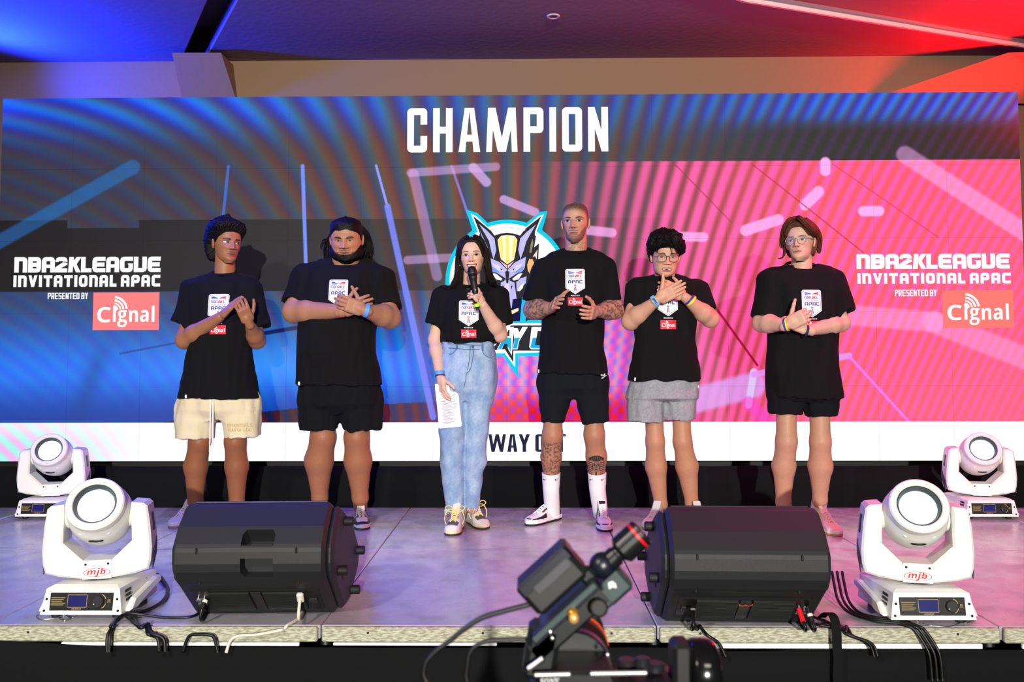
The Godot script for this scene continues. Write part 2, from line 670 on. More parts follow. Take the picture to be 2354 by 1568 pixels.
# ---------------------------------------------------------------- setting
func make_materials():
	var plaster := mat("plaster", Color(0.53, 0.42, 0.32), 0.85)
	plaster.normal_enabled = true
	plaster.normal_texture = noise_tex(0.06, 4, [], 3, 256, 2.0)
	plaster.normal_scale = 0.25
	triplanar(plaster, Vector3.ONE * 1.2)
	var ceil_m := mat("ceiling_paint", Color(0.52, 0.46, 0.51), 0.9)
	ceil_m.normal_enabled = true
	ceil_m.normal_texture = plaster.normal_texture
	ceil_m.normal_scale = 0.15
	triplanar(ceil_m, Vector3.ONE)
	var carpet := mat("dark_carpet", Color(0.09, 0.085, 0.085), 0.95)
	carpet.albedo_texture = noise_tex(0.2, 3, [[0.0, 1.0], [Color(0.7, 0.7, 0.7), Color(1, 1, 1)]], 5, 256)
	triplanar(carpet, Vector3.ONE * 2.0)
	var cloth := mat("black_cloth", Color(0.09, 0.093, 0.097), 0.95, 0.0, 0.15)
	cloth.normal_enabled = true
	cloth.normal_texture = noise_tex(0.25, 2, [], 9, 256, 3.0)
	cloth.normal_scale = 0.3
	triplanar(cloth, Vector3.ONE * 6.0)
	var deck := mat("deck_sheet", Color(0.82, 0.8, 0.84), 1.0, 0.4)
	deck.albedo_texture = noise_tex(0.012, 5, [[0.0, 0.3, 0.6, 1.0], [Color(0.84, 0.83, 0.83), Color(0.95, 0.95, 0.95), Color(1, 1, 1), Color(0.92, 0.91, 0.92)]], 21, 512)
	deck.roughness_texture = noise_tex(0.016, 5, [[0.0, 0.5, 1.0], [Color(0.21, 0.21, 0.21), Color(0.28, 0.28, 0.28), Color(0.38, 0.38, 0.38)]], 12, 512)
	deck.normal_enabled = true
	deck.normal_texture = noise_tex(0.01, 4, [], 4, 512, 4.0)
	deck.normal_scale = 0.035
	triplanar(deck, Vector3.ONE * 0.6)
	var board := mat("worn_edge", Color(0.86, 0.86, 0.8), 0.7, 0.1)
	board.albedo_texture = noise_tex(0.02, 5, [[0.0, 0.32, 0.5, 0.62, 1.0], [Color(0.55, 0.51, 0.44), Color(0.68, 0.66, 0.59), Color(0.77, 0.76, 0.71), Color(0.84, 0.84, 0.8), Color(0.93, 0.93, 0.91)]], 31, 512)
	triplanar(board, Vector3(3.0, 16.0, 3.0))
	mat("rusty_hole", Color(0.22, 0.13, 0.07), 0.9)
	mat("white_strip", Color(0.9, 0.9, 0.92), 0.35)
	mat("black_plastic", Color(0.07, 0.075, 0.08), 0.5)
	mat("rubber", Color(0.035, 0.035, 0.038), 0.65)
	mat("black_metal", Color(0.06, 0.06, 0.065), 0.4, 0.3)
	mat("steel", Color(0.78, 0.78, 0.8), 0.28, 1.0)
	var ink := mat("print", Color(1, 1, 1), 0.6)
	ink.vertex_color_use_as_albedo = true
	var lit := StandardMaterial3D.new()
	lit.resource_name = "lit_print"
	lit.shading_mode = BaseMaterial3D.SHADING_MODE_UNSHADED
	lit.vertex_color_use_as_albedo = true
	lit.cull_mode = BaseMaterial3D.CULL_DISABLED
	mats["lit_print"] = lit


func room():
	var plaster: Material = mats["plaster"]
	struct("floor", box(Vector3(14.4, 0.2, 19.6), Vector3(0, -0.1, 2.6)), mats["dark_carpet"], "dark carpeted hall floor in front of and under the stage", "floor")
	struct("wall_back", box(Vector3(14.4, 4.8, 0.2), Vector3(0, 2.3, -6.67)), plaster, "beige plaster wall above and behind the large video wall", "wall")
	struct("wall_left", box(Vector3(0.2, 4.8, 19.6), Vector3(-7.1, 2.3, 2.6)), plaster, "beige side wall of the hall beyond the blue wash lamp", "wall")
	struct("wall_right", box(Vector3(0.2, 4.8, 19.6), Vector3(7.1, 2.3, 2.6)), plaster, "beige side wall of the hall beyond the red wash lamp", "wall")
	struct("wall_front", box(Vector3(14.4, 4.8, 0.2), Vector3(0, 2.3, 12.3)), plaster, "beige wall at the far end of the hall behind the audience", "wall")
	# the ceiling: three boards with a slot between two of them and a step to the third
	var up := Transform3D(Basis(Vector3(1, 0, 0), Vector3(0, 0, -1), Vector3(0, 1, 0)), Vector3(0, 4.02, 0))
	var c: Material = mats["ceiling_paint"]
	struct("ceiling", prism([Vector2(-7.2, 6.77), Vector2(-2.78, 6.77), Vector2(-2.542, 6.375), Vector2(-2.026, 5.443), Vector2(4.02, -5.5), Vector2(4.02, -12.4), Vector2(-7.2, -12.4)], 0.0, 0.09, 0.006, up), c, "ceiling board washed blue, on the far side of the dark slot", "ceiling")
	struct("ceiling", prism([Vector2(-2.58, 6.77), Vector2(-2.363, 6.379), Vector2(-1.836, 5.446), Vector2(-0.9, 3.79), Vector2(1.414, 5.511), Vector2(3.719, 6.387), Vector2(4.73, 6.77)], 0.0, 0.09, 0.006, up), c, "middle ceiling board between dark slot and step, with a recessed downlight", "ceiling")
	struct("ceiling", prism([Vector2(7.2, 6.77), Vector2(4.73, 6.77), Vector2(3.719, 6.387), Vector2(1.414, 5.511), Vector2(-0.9, 3.79), Vector2(4.2, -5.5), Vector2(4.2, -12.4), Vector2(7.2, -12.4)], 0.055, 0.15, 0.0, up), c, "raised ceiling board washed red, beyond the long dark step", "ceiling")
	struct("ceiling", box(Vector3(14.4, 0.12, 19.6), Vector3(0, 4.33, 2.6)), c, "upper slab seen dark blue through the slot in the ceiling", "ceiling")
	# the pale nosing along the step
	var st := begin()
	var a := Vector3(1.414, 4.02, -5.511)
	var b := Vector3(3.719, 4.02, -6.387)
	var q := Vector3(-0.9, 4.02, -3.79)
	for e in [[a, b], [q, a]]:
		var d: Vector3 = e[1] - e[0]
		add_box(st, Transform3D(Basis(Vector3.UP, atan2(-d.z, d.x)), (e[0] + e[1]) / 2 + Vector3(0, 0.004, 0)), Vector3(d.length() + 0.02, 0.03, 0.03), 0.006)
	struct("trim_1", done(st), mat("nosing", Color(0.9, 0.85, 0.85), 0.6), "pale nosing along the step in the red-lit ceiling", "trim")
	# boards under the slot end and leaning bracket piers
	var pier := begin()
	var p := [Vector3(-2.6097, 3.9905, -6.3), Vector3(-2.2428, 3.9877, -6.3), Vector3(-2.2055, 3.6782, -6.56), Vector3(-2.6275, 3.681, -6.56)]
	quad(pier, p[0], p[1], p[2], p[3])
	quad(pier, p[0], p[3], p[3] + Vector3(0, 0, -0.3), p[0] + Vector3(0, 0, -0.3))
	quad(pier, p[1], p[1] + Vector3(0, 0, -0.3), p[2] + Vector3(0, 0, -0.3), p[2])
	quad(pier, p[0], p[0] + Vector3(0, 0, -0.3), p[1] + Vector3(0, 0, -0.3), p[1])
	struct("wall_pier", done(pier), plaster, "leaning plaster pier under the end of the ceiling slot", "pier")
	var fin := begin()
	p = [Vector3(3.554, 3.9445, -6.3), Vector3(3.969, 3.9035, -6.15), Vector3(4.1888, 3.6183, -6.5), Vector3(2.6145, 3.6731, -6.56)]
	quad(fin, p[0], p[1], p[2], p[3])
	quad(fin, p[0], p[3], p[3] + Vector3(0, 0, -0.3), p[0] + Vector3(0, 0, -0.3))
	quad(fin, p[0], p[0] + Vector3(0, 0, -0.4), p[1] + Vector3(0, 0, -0.5), p[1])
	struct("wall_pier", done(fin), plaster, "leaning plaster face washed red above the end of the video wall", "pier")
	# downlight
	var t := thing("downlight", "small round recessed downlight, unlit, in the middle of the ceiling", "downlight", Vector3(0.2036, 4.02, -5.7475))
	part("ring", lathe([Vector2(0.026, 0.012), Vector2(0.03, -0.006), Vector2(0.042, -0.006), Vector2(0.046, 0.0), Vector2(0.046, 0.012)], Transform3D.IDENTITY, 32), mat("white_paint", Color(0.85, 0.84, 0.82), 0.4), t)
	part("reflector", lathe([Vector2(0.0, 0.05), Vector2(0.016, 0.05), Vector2(0.028, 0.0)], Transform3D.IDENTITY, 24, 0), mats["steel"], t)
	part("bulb", ball(Vector3(0.012, 0.008, 0.012), Vector3(0, 0.03, 0)), mat("frosted_glass", Color(0.95, 0.93, 0.85), 0.3), t)
	# unseen lamps and stands, out of view, placed to light the room
	for e in [["unseen_wash_lamp", Vector3(-4.13, 3.56, -6.06), Vector3(-2.2, 4.15, -5.7), Color(0.2, 0.3, 1.0), "black wash lamp shining blue beside the video wall"], ["unseen_wash_lamp", Vector3(4.11, 3.38, -6.02), Vector3(2.2, 4.15, -5.7), Color(1.0, 0.15, 0.2), "black wash lamp shining red beside the video wall"], ["unseen_wash_lamp", Vector3(-2.192, 3.75, 1.006), Vector3(0.1, 1.0, -4.8), Color(1, 0.97, 0.93), "black wash lamp shining white from high over the audience"], ["unseen_key_lamp", Vector3(0.965, 3.545, 9.87), Vector3(0, 1.25, -4.8), Color(1, 0.97, 0.92), "white follow spot lamp behind the audience"]]:
		var l := thing(e[0], e[4], "stage light")
		l.look_at_from_position(e[1], e[2], Vector3.UP)
		part("housing", lathe([Vector2(0, 0.26), Vector2(0.07, 0.26), Vector2(0.09, 0.2), Vector2(0.1, 0.0), Vector2(0.085, 0.0), Vector2(0.08, 0.05)], Transform3D(Basis(Vector3.RIGHT, PI / 2), Vector3.ZERO), 24), mats["black_metal"], l)
		part("lamp_lens", lathe([Vector2(0, 0.03), Vector2(0.082, 0.03)], Transform3D(Basis(Vector3.RIGHT, PI / 2), Vector3.ZERO), 24), glow("glow_" + e[4].substr(0, 30), e[3], 1.0), l)
		part("stand_pole", rod(l.transform.affine_inverse() * Vector3(e[1].x, 0.0, e[1].z), l.transform.affine_inverse() * (e[1] - Vector3(0, 0.09, 0)), 0.02), mats["black_metal"], l)


func cloth_sheet(x0: float, x1: float, y0: float, z: float, top: Callable, folds: float, deep: float, seed_: int) -> ArrayMesh:
	# a hanging cloth with soft vertical folds, 4 mm thick
	var n := FastNoiseLite.new()
	n.seed = seed_
	n.frequency = folds
	var cols := 160
	var rows := 8
	var st := begin(0)
	var at := func(i: int, j: int, back: float) -> Vector3:
		var x := lerpf(x0, x1, float(i) / cols)
		var y := lerpf(y0, top.call(x), float(j) / rows)
		return Vector3(x, y, z + deep * n.get_noise_2d(x * 10.0, y * 2.0) - back)
	for i in cols:
		for j in rows:
			for b in [0.0, 0.004]:
				quad(st, at.call(i, j, b), at.call(i, j + 1, b), at.call(i + 1, j + 1, b), at.call(i + 1, j, b))
		quad(st, at.call(i, rows, 0.0), at.call(i, rows, 0.004), at.call(i + 1, rows, 0.004), at.call(i + 1, rows, 0.0))
	return done(st)


func stage():
	var t := thing("stage", "raised stage of grey deck sheets with a worn pale edge and black skirt", "stage")
	var deck: Material = mats["deck_sheet"]
	var xs := [-4.385, -3.172, -1.957, -0.74, 0.476, 1.703, 2.915, 4.13]
	var shapes := {}
	for k in xs.size() - 1:
		for r in 2:
			var z0 := -3.125 - r * 1.2225
			var d := part("deck_panel", box(Vector3(xs[k + 1] - xs[k] - 0.005, 0.05, 1.2175), Vector3.ZERO, 0.003), deck, t)
			d.position = Vector3((xs[k] + xs[k + 1]) / 2, DECK - 0.025, z0 - 0.61)
		# the worn front edge: a board proud of each panel
		var b := part("edge_board", box(Vector3(xs[k + 1] - xs[k] - 0.016, 0.053, 0.022), Vector3.ZERO, 0.005), mats["worn_edge"], t, "worn pale edge board of the stage front")
		b.position = Vector3((xs[k] + xs[k + 1]) / 2, DECK - 0.0275, -3.112)
		for h in [0.13, 0.5, 0.87]:
			part("screw_hole", rod(Vector3(0, 0, 0.0), Vector3(0, 0, 0.002), 0.0045, 0.0, 12), mats["rusty_hole"], b).position = Vector3((h - 0.5) * 1.2 + 0.02 * sin(k * 9.0 + h * 5.0), 0.008, 0.0105)
	# frame under the deck
	var st := begin()
	for x in xs:
		for z in [-3.2, -4.34, -5.5]:
			add_rod(st, Vector3(x, 0.0, z), Vector3(x, DECK - 0.05, z), 0.022)
	part("leg_frame", done(st), mats["steel"], t)
	# white strips below the edge
	for s in [[-1.675, -0.812, 0.012], [-0.69, -0.1, 0.01], [0.62, 1.63, 0.017], [1.77, 2.9, 0.017], [-2.9, -1.95, 0.01]]:
		var w := part("edge_strip", box(Vector3(s[1] - s[0], s[2], 0.012), Vector3.ZERO, 0.002), mats["white_strip"], t, "white plastic strip under the edge board")
		w.position = Vector3((s[0] + s[1]) / 2, DECK - 0.055 - s[2] / 2, -3.104)
	var hem := func(x: float) -> float:
		return 0.6805 + 0.02 * smoothstep(-1.45, -1.95, x) - 0.011 * smoothstep(0.5, 0.75, x) * smoothstep(1.05, 0.8, x) + 0.0015 * sin(x * 3.0) - 0.003 * smoothstep(0.5, 1.5, x)
	part("skirt", cloth_sheet(-4.4, 4.15, 0.005, -3.092, hem, 0.35, 0.005, 3), mats["black_cloth"], t, "black cloth skirt hanging under the stage edge")
	var top := func(_x: float) -> float: return 0.992
	var d := whole("drape", cloth_sheet(-4.6, 4.4, 0.03, -5.78, top, 0.25, 0.05, 8), mats["black_cloth"], "black drape hanging below the video wall behind the performers", "drape")
	d.position = Vector3.ZERO


# ---------------------------------------------------------------- the LED wall
func mix3(a: Vector3, b: Vector3, k: float) -> Vector3:
	return a + (b - a) * clampf(k, 0.0, 1.0)


func screen_color(x: float, y: float) -> Vector3:
	# what the video wall shows; x from 0 to 2354 across and y from 222 (top) to 1060, in 0..255
	var ph := TAU * (x / 90.0 + 6.14e-6 * x * x + 2.0e-5 * (x - 1170.0) * (y - 600.0))
	var c := Vector3(cos(ph), cos(ph + 2.0), cos(ph + 3.1))
	if y > 972.5:
		var k := clampf((330.0 - x) / 300.0, 0.0, 1.0) * (0.4 + 0.6 * smoothstep(972.0, 1030.0, y))
		return Vector3(255, 255, 255) - Vector3(95 * (0.5 + 0.5 * c.z), 75 * (0.5 + 0.5 * c.x), 14) * k
	var across := x / 2354.0
	# dark ground with the fan of stripes
	var strong := 0.4 + 1.05 * exp(-pow((x - 1050.0) / 520.0, 2.0))
	var warm := smoothstep(250.0, 1000.0, x)
	var o := Vector3(46 + 12 * warm, 48, 68 - 8 * warm) + Vector3(c.x * (14 + 12 * warm), c.y * 12, c.z * 24) * strong
	if x < 1300.0:
		o += Vector3(14, 6, 0) * smoothstep(200.0, 1000.0, x)
	# blue along the top
	var top := smoothstep(365.0, 240.0, y) * (0.75 + 0.25 * sin(across * 9.0))
	o = mix3(o, Vector3(12 + 30 * c.x, 84 + 36 * c.y, 205 + 50 * c.z), top * 0.9)
	if x > 1500.0 and y < 378.0:
		o = mix3(o, Vector3(28 + 14 * c.x, 30, 40 + 26 * c.x), smoothstep(1500.0, 1900.0, x) * smoothstep(270.0, 320.0, y))
	if y < 378.0:
		return o
	# the dark band of panels on one side
	var from := 527.0 if x > 158.0 and x < 325.0 else 508.0
	if y > from and y < 674.0:
		o = mix3(o * 0.55, Vector3(3, 3, 6), 1.0 - smoothstep(350.0, 1050.0, x))
		if x < 860.0:
			o = mix3(o, Vector3(6, 5, 6), 0.8)
	# the blue floor
	var deep := smoothstep(672.0, 860.0, y)
	var blue := Vector3(26, 116, 242) + Vector3(26 * c.x, 26 * c.y, 10) * (0.25 + 0.5 * smoothstep(300.0, 900.0, x))
	blue = mix3(blue, Vector3(60, 150, 255), exp(-pow((x - 640.0) / 230.0, 2.0) - pow((y - 830.0) / 70.0, 2.0)) * 0.9)
	blue = mix3(blue, Vector3(10, 58, 160), smoothstep(860.0, 965.0, y) * 0.9)
	blue = mix3(blue, Vector3(12, 66, 150), 0.5 * exp(-pow((x - 205.0 + (y - 900.0) * 0.35) / 26.0, 2.0)) * smoothstep(760.0, 860.0, y))
	if y > 672.0 and x < 1250.0:
		o = mix3(o, blue, (0.25 + 0.75 * deep) * (1.0 - smoothstep(930.0, 1140.0, x)))
	# the dark strip under it
	var edge := 972.0 - (x - 380.0) * 0.1 if x < 690.0 else 941.0 - (x - 690.0) * 0.045
	if y > edge and x > 380.0 and x < 1010.0:
		o = Vector3(44 + 30 * c.x, 24, 48 + 26 * c.z) + Vector3(26, 0, 20) * smoothstep(600.0, 1000.0, x)
	# dotted lilac in the middle
	var mid := smoothstep(960.0, 1100.0, x) * (1.0 - smoothstep(1420.0, 1560.0, x)) * smoothstep(640.0, 760.0, y)
	if mid > 0.0:
		var w := cos(TAU * (y / 31.0))
		var d := Vector3(196, 122, 216) + Vector3(58 * c.x * w + 20, 34 * c.y, 38 * c.z * w)
		d = mix3(d, Vector3(215 + 40 * c.x * w, 26, 92 + 120 * c.z * w), smoothstep(880.0, 955.0, y))
		o = mix3(o, d, mid)
	# the pink side
	var red := smoothstep(1130.0, 1640.0, x + 40.0 * c.x) * (1.0 - mid * 0.85)
	if red > 0.0:
		var h := 0.5 + 0.5 * c.x
		var wide := smoothstep(2150.0, 1650.0, x)
		var p := mix3(Vector3(255, 84, 96), Vector3(255, 88, 180), h)
		p = mix3(p, Vector3(96, 40, 76), (0.25 + 0.55 * wide) * pow(0.5 - 0.5 * c.x, 2.0) * smoothstep(2050.0, 1400.0, x))
		p = mix3(p, Vector3(255, 104, 140), 0.35 * smoothstep(2050.0, 2354.0, x) + 0.25 * smoothstep(760.0, 960.0, y))
		o = mix3(o, p, red)
		o = mix3(o, Vector3(226 + 24 * c.x, 110 + 34 * c.y, 236 + 16 * c.z), smoothstep(700.0, 850.0, y) * (1.0 - smoothstep(1450.0, 1700.0, x)) * 0.75 * red)
		o = mix3(o, Vector3(225, 14, 80 + 60 * c.x), smoothstep(905.0, 940.0, y) * (1.0 - smoothstep(1560.0, 1660.0, x)) * 0.8 * red)
	return o


func soft_line(buf: PackedByteArray, w: int, h: int, a: Vector2, b: Vector2, wide: float, c: Vector3, alpha: float):
	# a soft stroke on the picture of the wall, in its own units
	var k := 2354.0 / w
	var lo := (a.min(b) - Vector2(wide, wide)) / k
	var hi := (a.max(b) + Vector2(wide, wide)) / k
	var d := b - a
	for j in range(maxi(int(lo.y - 222.0 / k), 0), mini(int(hi.y - 222.0 / k) + 1, h)):
		for i in range(maxi(int(lo.x), 0), mini(int(hi.x) + 1, w)):
			var p := Vector2(i * k, j * k + 222.0)
			var s := clampf((p - a).dot(d) / d.length_squared(), 0.0, 1.0)
			var m := alpha * smoothstep(wide * 0.62, wide * 0.38, p.distance_to(a + d * s))
			if m > 0.0 and p.y < 972.0:
				var at := (j * w + i) * 3
				for e in 3:
					buf[at + e] = int(lerpf(buf[at + e], c[e], m))


func led_wall():
	var w := 1536
	var h := 547
	var buf := PackedByteArray()
	buf.resize(w * h * 3)
	var at := 0
	for j in h:
		var y := 222.0 + (j + 0.5) * 838.0 / h
		for i in w:
			var c := screen_color((i + 0.5) * 2354.0 / w, y)
			buf[at] = int(clampf(c.x, 0.0, 255.0))
			buf[at + 1] = int(clampf(c.y, 0.0, 255.0))
			buf[at + 2] = int(clampf(c.z, 0.0, 255.0))
			at += 3
	var lilac := Vector3(215, 170, 240)
	var pale := Vector3(255, 178, 250)
	for l in [
		[Vector2(-30, 572), Vector2(310, 384), 34, Vector3(10, 110, 190), 0.65],
		[Vector2(532, 384), Vector2(519, 505), 7, Vector3(50, 110, 230), 0.8], [Vector2(704, 384), Vector2(712, 640), 9, Vector3(110, 140, 255), 1.0],
		[Vector2(874, 384), Vector2(900, 480), 6, Vector3(150, 150, 255), 1.0], [Vector2(900, 480), Vector2(1004, 960), 15, Vector3(120, 130, 255), 0.9], [Vector2(1048, 386), Vector2(1086, 500), 6, Vector3(130, 130, 240), 0.8],
		[Vector2(954, 401), Vector2(1150, 388), 20, lilac, 0.6], [Vector2(960, 404), Vector2(1014, 640), 24, lilac, 0.55], [Vector2(946, 603), Vector2(1045, 598), 20, lilac, 0.6],
		[Vector2(1098, 390), Vector2(1128, 424), 22, lilac, 0.8], [Vector2(1168, 464), Vector2(1240, 494), 20, lilac, 0.8], [Vector2(1352, 535), Vector2(1416, 542), 22, pale, 0.75], [Vector2(1560, 551), Vector2(1626, 553), 22, pale, 0.8],
		[Vector2(1904, 382), Vector2(1904, 402), 24, pale, 0.95], [Vector2(1888, 450), Vector2(1858, 480), 26, pale, 0.9], [Vector2(1990, 495), Vector2(2026, 495), 24, pale, 0.95], [Vector2(1722, 538), Vector2(1796, 514), 26, pale, 0.85],
		[Vector2(2085, 365), Vector2(2370, 555), 40, pale, 0.55], [Vector2(1955, 732), Vector2(2150, 748), 46, pale, 0.45], [Vector2(2150, 748), Vector2(2370, 836), 50, pale, 0.42],
		[Vector2(1600, 925), Vector2(1738, 890), 58, Vector3(222, 165, 250), 0.8], [Vector2(1740, 860), Vector2(1728, 935), 16, Vector3(225, 205, 255), 0.9], [Vector2(1740, 866), Vector2(1957, 824), 14, Vector3(232, 150, 250), 0.9],
		[Vector2(1728, 930), Vector2(1770, 972), 30, Vector3(255, 70, 215), 0.6], [Vector2(1958, 826), Vector2(2090, 970), 6, Vector3(240, 120, 255), 0.9],
		[Vector2(1636, 690), Vector2(1748, 845), 5, Vector3(150, 0, 30), 0.8], [Vector2(1735, 384), Vector2(1990, 590), 3, Vector3(190, 10, 60), 0.6], [Vector2(1920, 386), Vector2(2160, 556), 3, Vector3(225, 30, 90), 0.5], [Vector2(1560, 384), Vector2(1690, 520), 3, Vector3(150, 20, 60), 0.5],
		[Vector2(612, 770), Vector2(780, 742), 9, Vector3(8, 22, 70), 0.85], [Vector2(280, 815), Vector2(470, 780), 4, Vector3(10, 50, 120), 0.6]]:
		soft_line(buf, w, h, l[0], l[1], l[2], l[3], l[4])
	var im := Image.create_from_data(w, h, false, Image.FORMAT_RGB8, buf)
	var m := mat("led_face", Color(0.155, 0.15, 0.15), 0.55, 0.0, 0.3)
	m.emission_enabled = true
	m.emission_texture = ImageTexture.create_from_image(im)
	m.emission_energy_multiplier = 1.0
	m.texture_repeat = false
	var lean := deg_to_rad(-2.0)
	var t := thing("led_wall", "giant video wall showing the word CHAMPION over blue and pink court graphics", "video wall", Vector3(0, WALL_Y, -5.95))
	t.rotation.x = lean
	var cw := 0.5129
	var rh := 0.5148
	for i in 14:
		for j in 5:
			var x0 := -3.711 + i * cw
			var y0 := j * rh
			var am := ArrayMesh.new()
			var st := begin()
			var g := 0.0003
			var fr := [Vector3(x0 + g, y0 + g, 0), Vector3(x0 + g, y0 + rh - g, 0), Vector3(x0 + cw - g, y0 + rh - g, 0), Vector3(x0 + cw - g, y0 + g, 0)]
			var order := [0, 1, 2, 0, 2, 3]
			for k in order:
				var v: Vector3 = fr[k]
				var kk := 332.5 - 7.6 * v.y / 2.575
				st.set_uv(Vector2(((v.x + 0.1145) * kk + 1177.0) / 2354.0, (1060.0 - 325.6 * v.y - 222.0) / 838.0))
				st.add_vertex(v)
			am = done(st)
			var sb := begin()
			var c := Vector3(x0 + cw / 2, y0 + rh / 2, -0.041)
			add_box(sb, Transform3D(Basis.IDENTITY, c), Vector3(cw - 2 * g, rh - 2 * g, 0.08), 0.0)
			sb.generate_normals()
			sb.commit(am)
			var p := part("led_panel", am, null, t)
			p.set_surface_override_material(0, m)
			p.set_surface_override_material(1, mats["black_metal"])
	# truss base that carries the panels
	var bs := begin()
	for k in 8:
		add_box(bs, Transform3D(Basis.IDENTITY, Vector3(-3.6 + k * 1.0, -0.46, -0.12)), Vector3(0.06, 1.08, 0.06), 0.004)
	add_box(bs, Transform3D(Basis.IDENTITY, Vector3(-0.12, -0.03, -0.08)), Vector3(7.18, 0.05, 0.06), 0.004)
	part("support_frame", done(bs), mats["rubber"], t)
	wall_print(t)
	for a in [[-1.9, Color(0.25, 0.4, 1.0), 0.4], [1.8, Color(1.0, 0.35, 0.55), 0.5]]:
		var l := AreaLight3D.new()
		l.name = "screen_light"
		l.area_size = Vector2(3.4, 2.4)
		l.light_color = a[1]
		l.light_energy = a[2]
		l.area_range = 20.0
		l.area_attenuation = 2.0
		l.shadow_enabled = true
		add_child(l, true)
		l.position = Vector3(a[0], WALL_Y + 1.28, -5.9)
		l.rotation.y = PI


func wall_print(t: Node3D):
	var lit: Material = mats["lit_print"]
	var white := Color(1, 1, 1)
	# the headline
	var st := begin()
	var wide := {"M": 0.72, "A": 0.5, "I": 0.16, "H": 0.45, "N": 0.46, "C": 0.46, "P": 0.46, "O": 0.46}
	lay(st, word("CHAMPION", Vector2(-0.8212, 2.165), 0.318, wide, 0.46, 0.155, 0.155, 0.135, 0.1, 6, false, 1.418), 0.004, white)
	part("headline", done(st), lit, t, "large white block lettering reading CHAMPION")
	# the event titles on both sides
	var wa := {"I": 0.24, "2": 0.82, "K": 0.84, "V": 0.68, " ": -0.04, "L": 0.7}
	var wb := {"I": 0.3, "V": 0.88, "L": 0.68, " ": 0.26}
	for side in [[Vector2(-3.5927, 1.3231), Vector2(-2.555, 1.4331), Vector2(-3.5959, 1.2213), Vector2(-2.5554, 1.3037), Vector2(-3.3495, 1.1343), Vector2(-3.0639, 1.1794), Vector2(-3.0266, 0.9156), Vector2(-2.5591, 1.1807), Color(1.0, 0.53, 0.53)], [Vector2(2.3145, 1.3247), Vector2(3.3718, 1.43), Vector2(2.3181, 1.2213), Vector2(3.3764, 1.2963), Vector2(2.5743, 1.1354), Vector2(2.8635, 1.1798), Vector2(2.9008, 0.9135), Vector2(3.3873, 1.1749), Color(1.0, 0.5, 0.47)]]:
		st = begin()
		lay(st, word("NBA 2K LEAGUE", side[0], side[1].y - side[0].y, wa, 0.86, 0.3, 0.27, 0.05, 0.24, 2, true, side[1].x - side[0].x), 0.004, white)
		lay(st, word("INVITATIONAL APAC", side[2], side[3].y - side[2].y, wb, 0.84, 0.3, 0.27, 0.16, 0.24, 2, true, side[3].x - side[2].x), 0.004, white)
		lay(st, word("PRESENTED BY", side[4], side[5].y - side[4].y, {" ": 0.2}, 0.46, 0.16, 0.15, 0.07, 0.12, 3, false, side[5].x - side[4].x), 0.004, white)
		part("event_title", done(st), lit, t, "white event title lettering on the video wall")
		st = begin()
		var a: Vector2 = side[6]
		var b: Vector2 = side[7]
		lay(st, [rect(a.x, a.y, b.x, b.y)], 0.003, side[8])
		sponsor(st, a, b - a, 0.004, white)
		part("sponsor_panel", done(st), lit, t, "salmon panel with the white sponsor name and signal arcs")
	# the name on the white bar
	st = begin()
	lay(st, word("WAY OUT", Vector2(-0.2475, 0.0629), 0.1215, {"W": 0.74, "A": 0.42, "Y": 0.47, " ": 0.17}, 0.39, 0.145, 0.13, 0.06, 0.13, 5, false, 0.535), 0.004, Color(0.17, 0.18, 0.27))
	part("team_name", done(st), lit, t, "dark lettering reading WAY OUT on the white bar")
	emblem(t)


func sponsor(st: SurfaceTool, a: Vector2, size: Vector2, z: float, c: Color):
	# the sponsor's name with four arcs over its i, in a panel of that size
	lay(st, text_polys("C", a + size * Vector2(0.065, 0.2), size.y * 0.4, size.x * 0.205), z, c)
	lay(st, text_polys("ignal", a + size * Vector2(0.302, 0.21), size.y * 0.4, size.x * 0.63), z, c)
	var o := a + size * Vector2(0.335, 0.55)
	lay(st, [ellipse(o, Vector2(size.x * 0.03, size.x * 0.03), 16)], z + 0.0003, c)
	for k in [[0.062, 0.02], [0.1, 0.024], [0.145, 0.028], [0.195, 0.034]]:
		lay(st, band(o + size * Vector2(-0.02, -0.02), size.x * k[0], size.x * k[1], 0.1, 1.5, 10), z, c)


